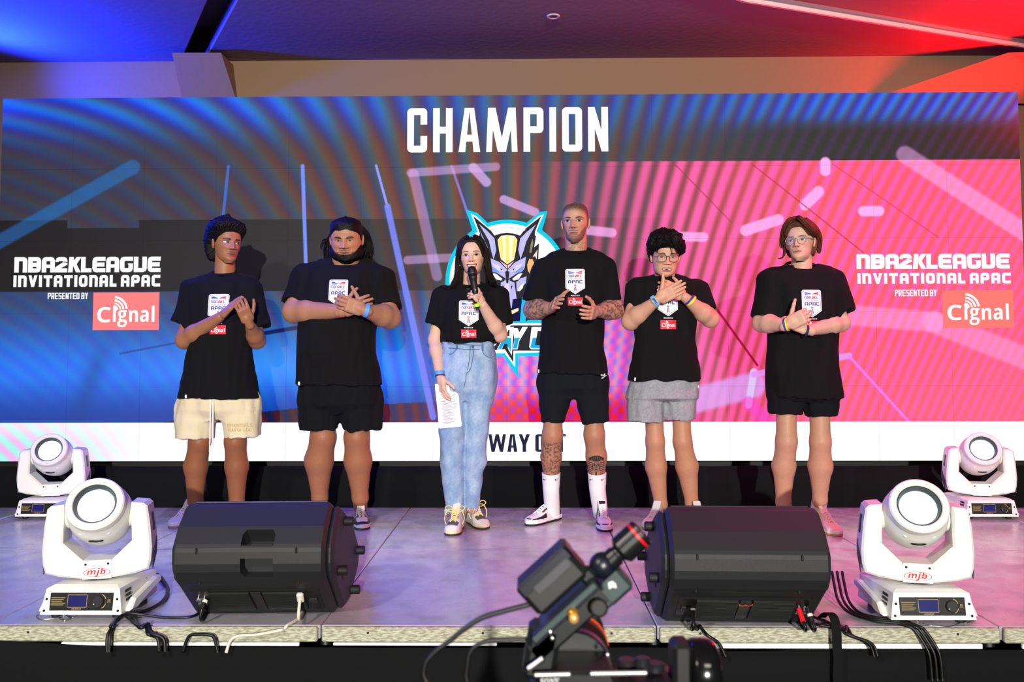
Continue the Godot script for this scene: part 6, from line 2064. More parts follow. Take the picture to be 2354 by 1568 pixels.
func legs_cloth(q: Dictionary) -> Array:
	var f := Field.new(Vector3(-0.34, q.get("low", 0.3), -0.28), Vector3(0.34, 1.12, 0.32), q.get("cell", 0.0085))
	var lv := levels_of(q["hips"])
	var low: Array = lv[lv.size() - 1]
	lv.append([low[0] - Vector3(0, q.get("drop", 0.06), 0), low[1] * 0.8, low[2] * 0.62])
	f.loft(lv, 0.04, 2.2)
	for leg in q["legs"]:
		for k in leg.size() - 1:
			f.cone(leg[k][0], leg[k + 1][0], leg[k][1], leg[k + 1][1], 0.03 if k == 0 else 0.015, true, Vector3.ZERO, leg[leg.size() - 1][0])
	var n := FastNoiseLite.new()
	n.seed = q.get("seed", 3)
	n.frequency = 1.0
	n.fractal_octaves = 2
	f.crease(n, q.get("squash", Vector3(11.0, 3.0, 11.0)), q.get("folds", 0.01))
	var s := MeshData.new()
	f.to_skin(s, q.get("tint", func(_p, _n): return Color(1, 1, 1)))
	return [s.commit(), f]


func patch(f: Field, a: Vector3, b: Vector3, lift: float, nx := 14, ny := 22) -> ArrayMesh:
	# a print that lies on the front of the cloth, between two opposite corners (top left, bottom right)
	var s := MeshData.new()
	for j in ny + 1:
		for i in nx + 1:
			var x := lerpf(a.x, b.x, float(i) / nx)
			var y := lerpf(a.y, b.y, float(j) / ny)
			s.v.append(Vector3(x, y, f.front(x, y) + lift))
			s.n.append(Vector3.ZERO)
			s.uv.append(Vector2(float(i) / nx, float(j) / ny))
	for j in ny:
		for i in nx:
			var k := j * (nx + 1) + i
			s.ix.append_array(PackedInt32Array([k, k + 1, k + nx + 2, k, k + nx + 2, k + nx + 1]))
	s.normals_from(0, 0, -1.0)
	return s.commit()


func badge_mat() -> StandardMaterial3D:
	# the event's badge: a white shield with blue and red, and the sponsor's box below it
	if mats.has("chest_badge"):
		return mats["chest_badge"]
	var w := 252
	var h := 480
	var im := Image.create_empty(w, h, false, Image.FORMAT_RGBA8)
	var white := Color(0.97, 0.97, 0.98)
	var navy := Color(0.1, 0.13, 0.42)
	var red := Color(0.8, 0.1, 0.18)
	var shield := func(k: float) -> PackedVector2Array:
		return PackedVector2Array([Vector2(14 + k, k * 1.0), Vector2(238 - k, k), Vector2(252 - k, 16 + k * 0.5), Vector2(252 - k, 252 - k * 0.3), Vector2(126, 332 - k * 1.2), Vector2(k, 252 - k * 0.3), Vector2(k, 16 + k * 0.5)])
	paint(im, shield.call(0.0), white)
	paint(im, shield.call(10.0), navy)
	paint(im, shield.call(14.0), white)
	paint(im, PackedVector2Array([Vector2(36, 30), Vector2(60, 30), Vector2(120, 48), Vector2(120, 62), Vector2(36, 62)]), Color(0.12, 0.25, 0.75))
	paint(im, PackedVector2Array([Vector2(216, 30), Vector2(192, 30), Vector2(132, 48), Vector2(132, 62), Vector2(216, 62)]), red)
	paint(im, PackedVector2Array([Vector2(36, 46), Vector2(120, 54), Vector2(120, 60), Vector2(36, 50)]), white)
	paint(im, PackedVector2Array([Vector2(216, 46), Vector2(132, 54), Vector2(132, 60), Vector2(216, 50)]), white)
	print_polys(im, word("NBA", Vector2.ZERO, 1.0, {}, 0.86, 0.2, 0.19, 0.14, 0.15, 2, true, 2.55), Vector2(32, 110), 32.0, navy)
	print_polys(im, word("2K", Vector2.ZERO, 1.0, {"2": 0.82, "K": 0.84}, 0.86, 0.28, 0.24, 0.03, 0.2, 2, true, 1.7), Vector2(122, 110), 32.0, red)
	print_polys(im, word("L", Vector2.ZERO, 1.0, {"L": 0.7}, 0.7, 0.2, 0.19, 0.1, 0.1, 2, true, 0.75), Vector2(186, 110), 32.0, navy)
	print_polys(im, word("INVITATIONAL", Vector2.ZERO, 1.0, {"I": 0.3, "V": 0.88, "L": 0.68}, 0.84, 0.24, 0.22, 0.2, 0.2, 2, true, 12.0), Vector2(36, 138), 15.0, Color(0.45, 0.46, 0.6))
	print_polys(im, word("APAC", Vector2.ZERO, 1.0, {}, 0.86, 0.24, 0.22, 0.16, 0.2, 2, true, 4.5), Vector2(34, 190), 41.0, navy)
	# the small trophy mark
	paint(im, PackedVector2Array([Vector2(112, 206), Vector2(124, 206), Vector2(124, 232), Vector2(114, 222)]), navy)
	paint(im, PackedVector2Array([Vector2(140, 206), Vector2(128, 206), Vector2(128, 232), Vector2(138, 222)]), red)
	paint(im, PackedVector2Array([Vector2(116, 240), Vector2(124, 236), Vector2(122, 288), Vector2(110, 288)]), navy)
	paint(im, PackedVector2Array([Vector2(136, 240), Vector2(128, 236), Vector2(130, 288), Vector2(142, 288)]), red)
	paint(im, ellipse(Vector2(126, 236), Vector2(6, 5), 12), Color(0.5, 0.4, 0.5))
	print_polys(im, word("PRESENTED BY", Vector2.ZERO, 1.0, {" ": 0.3}, 0.5, 0.17, 0.16, 0.12, 0.12, 3, false, 7.8), Vector2(67, 358), 15.0, white)
	im.fill_rect(Rect2i(28, 374, 196, 106), Color(0.86, 0.13, 0.22))
	print_polys(im, text_polys("C", Vector2.ZERO, 0.42, 0.4), Vector2(42, 456), 106.0, white)
	print_polys(im, text_polys("ignal", Vector2.ZERO, 0.42, 1.17), Vector2(88, 456), 106.0, white)
	for k in [[0.1, 0.05], [0.19, 0.06], [0.29, 0.07]]:
		print_polys(im, band(Vector2.ZERO, k[0], k[1], 0.1, 1.5, 8), Vector2(92, 416), 106.0, white)
	im.generate_mipmaps()
	var m := mat("chest_badge", Color(1, 1, 1), 0.7)
	m.albedo_texture = ImageTexture.create_from_image(im)
	m.transparency = BaseMaterial3D.TRANSPARENCY_ALPHA_SCISSOR
	m.alpha_scissor_threshold = 0.5
	m.texture_repeat = false
	return m


func bangle(called: String, at: Vector3, axis: Vector3, r: float, wide: float, m: Material, person: Node3D, label := ""):
	return part(called, lathe([Vector2(r, -wide / 2), Vector2(r + 0.002, -wide / 2), Vector2(r + 0.002, wide / 2), Vector2(r, wide / 2)], Transform3D(facing(axis), at), 32), m, person, label)


func flesh(q: Dictionary, skin: MeshData):
	# neck, arms and legs as one surface (the trunk under the shirt included)
	var lin: Color = q["tone"].srgb_to_linear()
	var f := Field.new(Vector3(-0.44, 0.0, -0.26), Vector3(0.44, 1.74, 0.4), q.get("cell", 0.0085))
	var nk: Array = q["neck_line"]
	f.cone(nk[0], nk[1], nk[2], nk[3], 0.03)
	f.cone(nk[0] + Vector3(0, -0.03, 0), Vector3(0, 1.0, 0), 0.05, 0.06, 0.03)
	for a in q["arms"]:
		# shoulder, elbow, wrist with radii of shoulder, elbow, thickest forearm, wrist
		var sh: Vector3 = a[0] + Vector3(-signf(a[0].x - nk[0].x) * 0.022, -0.025, 0)
		f.cone(nk[0] + Vector3(0, -0.11, -0.01), sh, 0.035, a[3] * 0.68, 0.03)
		f.cone(sh, a[1], a[3] * 0.7, a[4], 0.02)
		var m: Vector3 = a[1].lerp(a[2], 0.3)
		f.cone(a[1], m, a[4], a[5], 0.02)
		f.cone(m, a[2], a[5], a[6], 0.02)
	for l in q["legs"]:
		# hip, knee, calf, ankle: [point, radius] each
		var hip: Vector3 = l[0][0] + Vector3(0, 0.06, 0)
		f.cone(Vector3(0, 1.02, 0), hip, 0.05, 0.05, 0.02)
		f.cone(hip, l[1][0], 0.055, l[1][1], 0.025)
		for k in range(1, l.size() - 1):
			f.cone(l[k][0], l[k + 1][0], l[k][1], l[k + 1][1], 0.025)
	var noise := FastNoiseLite.new()
	noise.frequency = 1.0
	noise.fractal_octaves = 3
	var ink = q.get("ink")
	f.to_skin(skin, func(p: Vector3, _g: Vector3) -> Color:
		var c := lin * (1.0 + 0.07 * noise.get_noise_3d(p.x * 60.0, p.y * 60.0, p.z * 60.0))
		c = c.lerp(Color(c.r * 0.8, c.g * 0.68, c.b * 0.6), smoothstep(0.85, 0.65, p.y))   # skin darker and warmer towards the legs
		if ink != null:
			c = ink.call(p, c, noise)
		c.a = 1.0
		return c)
	return f


# ---------------------------------------------------------------- the six people
func dress(t: Node3D, q: Dictionary):
	# builds a figure from its measurements: one skin mesh, then hair and clothing as its parts
	var skin := MeshData.new()
	flesh(q, skin)
	for h in q["hands"]:
		hand(skin, q["tone"], h[0], h[1], h[2], h[3], h[4], h[5], h[6], h[7])
	head(skin, q["head"], q["tone"])
	part("body", skin.commit(), skin_mat(), t)
	var sh := shirt(q["shirt"])
	var black := cloth_mat("black_jersey", Color(0.085, 0.085, 0.09))
	var top := part("t_shirt", sh[0], black, t, "black oversized t-shirt" if not q.has("tucked") else "black t-shirt tucked at the waist")
	# ribbed collar
	var c: Array = q["shirt"]["neck"]
	var rim := []
	for k in 41:
		var a := TAU * k / 40.0
		rim.append(q["collar"][0] + Vector3(cos(a) * q["collar"][1], 0, 0) + Vector3(0, sin(a) * q["collar"][3], sin(a) * q["collar"][2]))
	part("collar", tube(rim, 0.009, 8, 2), black, top)
	var b: Array = q["badge"]
	part("chest_print", patch(sh[1], b[0], b[1], 0.0022), badge_mat(), top, "white shield badge over a red sponsor box")
	if q.has("tag"):
		var g: Vector3 = q["tag"]
		part("hem_tag", box(Vector3(0.012, 0.02, 0.003), Vector3(g.x, g.y, sh[1].front(g.x, g.y) + 0.001), 0.001), mats["white_strip"], top, "small white tag at the hem")
	return sh[1]


func beard_mask(ax: float, t: float, az: float, dark: float, cheek: float, moustache: float) -> float:
	var m := dark * (1.0 - smoothstep(cheek - 0.03, cheek + 0.02, t - 0.14 * smoothstep(0.5, 1.3, absf(az)))) * (1.0 - smoothstep(1.45, 1.75, absf(az)))
	m *= 1.0 - 0.75 * bell(ax, 0.022) * bell(t - 0.165, 0.02)
	if t > 0.2 and ax < 0.034:
		m = moustache * smoothstep(0.25, 0.265, t) * smoothstep(0.322 - 1.3 * ax, 0.3 - 1.3 * ax, t) * smoothstep(0.034, 0.02, ax)
	if t > 0.185 and t < 0.262 and ax < 0.026:
		m = 0.0
	return m


func people():
	man_in_cream_shorts()
	bearded_man()
	host()
	tattooed_man()
	man_in_grey_shorts()
	tall_man()


func man_in_cream_shorts():
	var t := thing("person", "young man with curly black hair and cream shorts clapping, face turned to the others", "person", Vector3(-1.7875, 0.75, -5.05))
	var q := {
		"tone": Color(0.62, 0.42, 0.29),
		"neck_line": [Vector3(0.015, 1.4433, -0.01), Vector3(0.0179, 1.5843, 0), 0.06, 0.056],
		"arms": [[Vector3(-0.1727, 1.3709, 0), Vector3(-0.1927, 1.0759, 0.07), Vector3(0.0621, 1.206, 0.2), 0.056, 0.05, 0.05, 0.027], [Vector3(0.1894, 1.3696, 0), Vector3(0.2266, 1.0726, 0.05), Vector3(0.2285, 1.166, 0.2), 0.054, 0.047, 0.046, 0.027]],
		"legs": [[[Vector3(-0.1205, 0.6969, 0), 0.08], [Vector3(-0.1197, 0.481, 0.02), 0.06], [Vector3(-0.1575, 0.3306, -0.02), 0.066], [Vector3(-0.1705, 0.0997, -0.05), 0.041], [Vector3(-0.2357, 0, -0.2276) + Vector3(0, 0.06, 0.04), 0.036]], [[Vector3(0.0885, 0.6966, 0), 0.08], [Vector3(0.0909, 0.4808, 0.02), 0.06], [Vector3(0.0857, 0.3305, -0.02), 0.065], [Vector3(0.0765, 0.0997, -0.05), 0.042], [Vector3(0.0198, 0, -0.2278) + Vector3(0, 0.06, 0.04), 0.036]]],
		"hands": [[Vector3(0.072, 1.2109, 0.2), Vector3(0.72, 0.62, 0.28), Vector3(-0.2, 0.5, -0.8), false, [0.12, 0.12, 0.15, 0.2], 0.97, 0.04, 0.3], [Vector3(0.2292, 1.1705, 0.21), Vector3(-0.2, 0.78, 0.45), Vector3(0.72, 0.4, -0.3), true, [0.5, 0.5, 0.48, 0.45], 0.95, 0.1, 0.3]],
		"head": {"at": Vector3(0.0315, 1.6449, 0.01), "yaw": 0.72, "pitch": 0.02, "roll": -0.06, "size": 1.06, "jaw": 0.95, "wide": 0.96, "nose": 0.024, "nose_w": 0.0145, "lip": 1.25, "gaze_x": 0.006, "eye": 0.95, "brow_h": 0.017, "mouth_w": 0.024,
			"stubble": func(ax, tt, az): return maxf(beard_mask(ax, tt, az, 0.05, 0.1, 0.45), 0.4 * smoothstep(hairline(az, 0.77) - 0.02, hairline(az, 0.77) + 0.06, tt)), "lip_color": Color(0.3, 0.1, 0.09)},
		"shirt": {"torso": [[Vector3(-0.0567, 1.4788, 0), Vector3(0.0985, 1.4782, 0), 0.075, -0.01], [Vector3(-0.1343, 1.4481, 0), Vector3(0.1762, 1.447, 0), 0.095, -0.01], [Vector3(-0.2065, 1.402, 0), Vector3(0.2125, 1.4004, 0), 0.115, 0], [Vector3(-0.206, 1.2885, 0), Vector3(0.2077, 1.2871, 0), 0.135, 0.01], [Vector3(-0.195, 1.1597, 0), Vector3(0.1927, 1.1585, 0), 0.135, 0.02], [Vector3(-0.1789, 1.031, 0), Vector3(0.175, 1.03, 0), 0.135, 0.02], [Vector3(-0.2041, 0.9025, 0), Vector3(0.1961, 0.9016, 0), 0.14, 0.02], [Vector3(-0.2295, 0.8126, 0), Vector3(0.2196, 0.8117, 0), 0.145, 0.02], [Vector3(-0.2447, 0.7407, 0), Vector3(0.2353, 0.7348, 0), 0.147, 0.02]],
			"sleeves": [[Vector3(-0.1624, 1.3709, 0), Vector3(-0.213, 1.1641, 0.02), 0.07, 0.079, Vector3(-0.15, 0, 0)], [Vector3(0.1687, 1.3697, 0), Vector3(0.2376, 1.1474, 0.02), 0.066, 0.062, Vector3(0.1, 0, 0)]], "neck": [Vector3(0.0161, 1.3908, 0), Vector3(0.026, 1.5422, 0.03), 0.066, 0.07], "seed": 4},
		"collar": [Vector3(0.0132, 1.4734, 0), 0.079, 0.074, -0.018], "badge": [Vector3(-0.0277, 1.3394, 0), Vector3(0.0921, 1.1074, 0)], "tag": Vector3(-0.1543, 0.7508, 0)}
	dress(t, q)
	var cream := cloth_mat("cream_fleece", Color(0.86, 0.81, 0.67), 9.0, 0.25)
	var sh := legs_cloth({"low": 0.42, "hips": [[Vector3(-0.2165, 0.7869, 0), Vector3(0.2145, 0.7861, 0), 0.13, 0.01], [Vector3(-0.2446, 0.7228, 0), Vector3(0.2353, 0.7219, 0), 0.137, 0.01], [Vector3(-0.2521, 0.6715, 0), Vector3(0.2355, 0.6707, 0), 0.13, 0.01]], "legs": [[[Vector3(-0.1256, 0.6841, 0), 0.12], [Vector3(-0.1498, 0.6079, 0.01), 0.112], [Vector3(-0.1544, 0.5005, 0.01), 0.109]], [[Vector3(0.1014, 0.6837, 0), 0.118], [Vector3(0.1256, 0.6075, 0.01), 0.11], [Vector3(0.1312, 0.5053, 0.01), 0.108]]], "seed": 8})
	var s := part("shorts", sh[0], cream, t, "cream fleece shorts with long drawstrings")
	for k in [[505, 0.0, 1033], [511, 0.008, 1022]]:
		pass
	var z: float = sh[1].front(Vector3(0.0008, 0.6967, 0).x, Vector3(0.0008, 0.6967, 0).y) + 0.004
	part("drawstring", tube([Vector3(Vector3(-0.0123, 0.7429, 0).x, Vector3(-0.0123, 0.7429, 0).y, z), Vector3(Vector3(-0.0093, 0.6454, 0).x, Vector3(-0.0093, 0.6454, 0).y, z + 0.008), Vector3(Vector3(-0.0114, 0.5173, 0).x, Vector3(-0.0114, 0.5173, 0).y, z + 0.006), Vector3(Vector3(-0.0136, 0.4303, 0).x, Vector3(-0.0136, 0.4303, 0).y, z + 0.004)], 0.0045, 8, 4), mat("cord_white", Color(0.93, 0.92, 0.88), 0.7), s)
	part("drawstring", tube([Vector3(Vector3(0.0058, 0.7429, 0).x, Vector3(0.0058, 0.7429, 0).y, z), Vector3(Vector3(0.0062, 0.6454, 0).x, Vector3(0.0062, 0.6454, 0).y, z + 0.008), Vector3(Vector3(0.0044, 0.4584, 0).x, Vector3(0.0044, 0.4584, 0).y, z + 0.004)], 0.0045, 8, 4), mats["cord_white"], s)
	var w := 200
	var im := Image.create_empty(w, 90, false, Image.FORMAT_RGBA8)
	var tan_ := Color(0.8, 0.7, 0.46)
	print_polys(im, text_polys("ESSENTIALS", Vector2.ZERO, 0.32, 1.9), Vector2(6, 40), 100.0, tan_)
	print_polys(im, text_polys("FEAR OF GOD", Vector2.ZERO, 0.28, 1.8), Vector2(10, 80), 100.0, tan_)
	im.generate_mipmaps()
	var pm := mat("shorts_print", Color(1, 1, 1), 0.8)
	pm.albedo_texture = ImageTexture.create_from_image(im)
	pm.transparency = BaseMaterial3D.TRANSPARENCY_ALPHA_SCISSOR
	pm.texture_repeat = false
	part("leg_print", patch(sh[1], Vector3(0.0708, 0.5966, 0), Vector3(0.2153, 0.5401, 0), 0.002, 10, 5), pm, s, "tan lettering on the leg")
	var fr := head_frame(q["head"])
	part("hair", hair_cap(q["head"], func(az, tt):
		var h := hairline(az, 0.77, 0.5, 0.16)
		var k := smoothstep(h, h + 0.12, tt)
		var side := bell(absf(az) - 1.35, 0.55) * smoothstep(0.85, 0.6, tt)
		return (0.038 + 0.022 * smoothstep(1.7, 2.6, absf(az))) * k * (1.0 - 0.85 * side), 0.013, 150.0, 3, 170, 130), hair_mat("hair_black", Color(0.035, 0.032, 0.032)), t, "black curly hair with faded sides")
	for e in [[Vector3(-0.1974, 0, -0.1279), -0.1], [Vector3(0.0532, 0, -0.1282), 0.1]]:
		shoe(t, e[0], e[1], plain_shoe("white", Color(0.85, 0.85, 0.85)))


func hair_mat(called: String, c: Color) -> StandardMaterial3D:
	if mats.has(called):
		return mats[called]
	return mat(called, c, 0.6, 0.0, 0.3)


func plain_shoe(called: String, c: Color) -> Dictionary:
	return {"name": called, "outsole": Color(0.6, 0.58, 0.55), "midsole": Color(0.9, 0.9, 0.9), "tongue": c, "laces": Color(0.9, 0.9, 0.9), "paint": func(u, _s, _c): return c}


func bearded_man():
	var t := thing("person", "broad bearded man with long dark hair, black shorts and green sneakers, hands clasped", "person", Vector3(-1.0479, 0.75, -4.98))
	var q := {
		"tone": Color(0.68, 0.48, 0.36),
		"neck_line": [Vector3(0.007, 1.4656, -0.02), Vector3(0.0135, 1.5983, 0), 0.085, 0.078],
		"arms": [[Vector3(-0.2508, 1.4342, 0), Vector3(-0.2697, 1.2376, 0.07), Vector3(0.0439, 1.2264, 0.26), 0.07, 0.066, 0.064, 0.034], [Vector3(0.2372, 1.4197, 0), Vector3(0.2762, 1.2009, 0.07), Vector3(0.1708, 1.2303, 0.27), 0.07, 0.063, 0.062, 0.034]],
		"legs": [[[Vector3(-0.1222, 0.6995, 0), 0.1], [Vector3(-0.1147, 0.5121, 0.02), 0.072], [Vector3(-0.1492, 0.3693, -0.02), 0.081], [Vector3(-0.1509, 0.1497, -0.05), 0.044], [Vector3(-0.201, 0, -0.2837) + Vector3(0, 0.05, 0.0), 0.042]], [[Vector3(0.1008, 0.6991, 0), 0.1], [Vector3(0.0795, 0.5119, 0.02), 0.07], [Vector3(0.0795, 0.3692, -0.02), 0.078], [Vector3(0.0867, 0.1496, -0.05), 0.044], [Vector3(0.0421, 0, -0.2839) + Vector3(0, 0.05, 0.0), 0.042]]],
		"hands": [[Vector3(0.0443, 1.2287, 0.262), Vector3(0.9, 0.28, 0.12), Vector3(-0.1, 0.9, 0.1), false, [0.25, 0.25, 0.3, 0.35], 1.06, 0.05, 0.2], [Vector3(0.1719, 1.2323, 0.276), Vector3(-0.86, 0.3, 0.28), Vector3(0.35, 0.9, -0.1), true, [0.32, 0.34, 0.36, 0.4], 1.06, 0.03, 0.05]],
		"head": {"at": Vector3(0.0222, 1.6551, 0.03), "yaw": 0.02, "pitch": 0.22, "roll": 0.02, "size": 1.08, "jaw": 1.28, "wide": 1.13, "nose": 0.024, "nose_w": 0.0175, "lip": 1.0, "eye": 0.35, "gaze_y": -0.02, "brow_h": 0.02, "brow_in": -0.01, "mouth_w": 0.025,
			"stubble": func(ax, tt, az): return maxf(beard_mask(ax, tt, az, 0.9, 0.235, 0.7), 0.85 * smoothstep(hairline(az, 0.765) - 0.01, hairline(az, 0.765) + 0.03, tt)), "lip_color": Color(0.3, 0.13, 0.11)},
		"shirt": {"torso": [[Vector3(-0.1416, 1.5455, 0), Vector3(0.1559, 1.5443, 0), 0.1, -0.02], [Vector3(-0.2153, 1.5153, 0), Vector3(0.1965, 1.5137, 0), 0.12, -0.02], [Vector3(-0.261, 1.4647, 0), Vector3(0.2372, 1.4628, 0), 0.145, 0.0], [Vector3(-0.2557, 1.3834, 0), Vector3(0.2372, 1.3816, 0), 0.165, 0.01], [Vector3(-0.2402, 1.2565, 0), Vector3(0.2068, 1.255, 0), 0.18, 0.02], [Vector3(-0.2501, 1.1298, 0), Vector3(0.1866, 1.1285, 0), 0.19, 0.03], [Vector3(-0.2599, 1.0032, 0), Vector3(0.1968, 1.002, 0), 0.19, 0.03], [Vector3(-0.2699, 0.902, 0), Vector3(0.2121, 0.9009, 0), 0.18, 0.02], [Vector3(-0.2773, 0.8109, 0), Vector3(0.2197, 0.82, 0), 0.175, 0.02]],
			"sleeves": [[Vector3(-0.2253, 1.4341, 0), Vector3(-0.2628, 1.2952, 0.03), 0.085, 0.086, Vector3(0.2, -0.2, 0.1)], [Vector3(0.2169, 1.4198, 0), Vector3(0.2623, 1.2632, 0.03), 0.085, 0.082, Vector3(-0.2, -0.1, 0.1)]], "neck": [Vector3(0.0153, 1.4313, 0.02), Vector3(0.0239, 1.5668, 0.05), 0.082, 0.085], "seed": 14},
		"collar": [Vector3(0.0111, 1.517, 0), 0.093, 0.09, -0.025], "badge": [Vector3(-0.0447, 1.4106, 0), Vector3(0.0597, 1.1922, 0)], "tag": Vector3(-0.2214, 0.826, 0)}
	dress(t, q)
	var sh := legs_cloth({"low": 0.42, "hips": [[Vector3(-0.2545, 0.8513, 0), Vector3(0.207, 0.8504, 0), 0.16, 0.01], [Vector3(-0.2569, 0.7755, 0), Vector3(0.2197, 0.7746, 0), 0.165, 0.01], [Vector3(-0.2567, 0.7124, 0), Vector3(0.2198, 0.7115, 0), 0.16, 0.01]], "legs": [[[Vector3(-0.1375, 0.7121, 0), 0.125], [Vector3(-0.1375, 0.6371, 0.01), 0.112], [Vector3(-0.1373, 0.559, 0.01), 0.106]], [[Vector3(0.1008, 0.7117, 0), 0.125], [Vector3(0.1053, 0.6367, 0.01), 0.116], [Vector3(0.1079, 0.5587, 0.01), 0.113]]], "seed": 18, "folds": 0.016})
	part("shorts", sh[0], cloth_mat("black_shorts_cloth", Color(0.085, 0.088, 0.105), 7.0, 0.3), t, "loose black shorts")
	bangle("wristband", Vector3(0.1808, 1.2301, 0.272), Vector3(-0.9, 0.25, 0.3), 0.037, 0.022, mat("band_blue", Color(0.35, 0.62, 0.92), 0.5), t, "light blue wristband with dark lettering")
	var fr := head_frame(q["head"])
	part("hair", hair_cap(q["head"], func(az, tt):
		var h := hairline(az, 0.765, 0.45, 0.2)
		return lerpf(0.004, 0.014, smoothstep(0.74, 0.95, tt)) * smoothstep(h - 0.01 + 0.012 * sin(az * 9.0), h + 0.09, tt), 0.004, 120.0, 5), hair_mat("hair_black", Color(0.035, 0.032, 0.032)), t, "black hair combed back, long behind")
	var st := begin(0)
	for e in [[-1.0, 1.0], [1.0, 0.72]]:
		var s: float = e[0]
		strands(st, fr, [Vector3(s * 0.05, 0.06, -0.09), Vector3(s * 0.085, 0.02, -0.085), Vector3(s * (0.09 + 0.022 * e[1]), -0.03, -0.06), Vector3(s * (0.085 + 0.03 * e[1]), -0.075, -0.05), Vector3(s * (0.08 + 0.03 * e[1]), -0.115 * e[1] - 0.01, -0.05)], 80, Vector3(0.026, 0.022, 0.03), 0.0042, 11 + int(s))
		strands(st, fr, [Vector3(s * 0.04, 0.05, -0.1), Vector3(s * 0.06, -0.02, -0.1), Vector3(s * 0.075, -0.08, -0.075), Vector3(s * (0.085 + 0.012 * e[1]), -0.13, -0.06)], 50, Vector3(0.03, 0.02, 0.02), 0.005, 31 + int(s))
	strands(st, fr, [Vector3(-0.07, 0.03, -0.07), Vector3(-0.115, 0.0, -0.06), Vector3(-0.145, -0.015, -0.05), Vector3(-0.15, -0.04, -0.05)], 8, Vector3(0.01, 0.02, 0.015), 0.004, 77)
	part("long_hair", done(st), mats["hair_black"], t, "long wavy black locks behind the ears")
	# full beard hanging under the chin
	part("beard", hair_less_beard(q["head"], 0.93), mats["hair_black"], t, "full black beard")
	var green := Color(0.03, 0.2, 0.13)
	var look := {"name": "green", "outsole": Color(0.04, 0.22, 0.14), "midsole": Color(0.92, 0.92, 0.92), "tongue": Color(0.92, 0.92, 0.9), "laces": Color(0.9, 0.92, 0.9), "high": 1.05,
		"paint": func(u, s, _c): return Color(0.93, 0.93, 0.93) if (u > 0.68 and u < 0.9 and s < 0.75) or (u < 0.62 and u > 0.2 and s > 0.55 and s < 0.93) else green}
	shoe(t, Vector3(-0.1677, 0, -0.1435), -0.12, look, 0.3)
	shoe(t, Vector3(0.0663, 0, -0.1437), 0.24, look, 0.3)


func hair_less_beard(q: Dictionary, chin: float) -> ArrayMesh:
	# a beard as a soft shell round the jaw
	var s := MeshData.new()
	var fr := head_frame(q)
	var noise := FastNoiseLite.new()
	noise.frequency = 1.0
	var na := 90
	var nt := 30
	for j in nt + 1:
		var t := 0.42 * float(j) / nt
		for i in na:
			var az := lerpf(-1.75, 1.75, float(i) / (na - 1))
			var p := head_point(az, t, q)
			var edge := 0.155 + 0.2 * smoothstep(0.35, 1.3, absf(az))
			var k := 0.011 * smoothstep(edge + 0.05, edge - 0.1, t) * smoothstep(1.75, 1.5, absf(az)) * chin
			var out := Vector3(p.x, p.y * 0.9, p.z * 0.8).normalized()
			if k > 0.0005:
				k += 0.003 * noise.get_noise_3d(p.x * 300.0, p.y * 300.0, p.z * 300.0)
			s.v.append(fr * (p + out * (k if k > 0.0005 else -0.01)))
			s.n.append(Vector3.ZERO)
	for j in nt:
		for i in na - 1:
			var a := j * na + i
			s.ix.append_array(PackedInt32Array([a, a + na, a + na + 1, a, a + na + 1, a + 1]))
	s.normals_from(0, 0, -1.0)
	return s.commit()


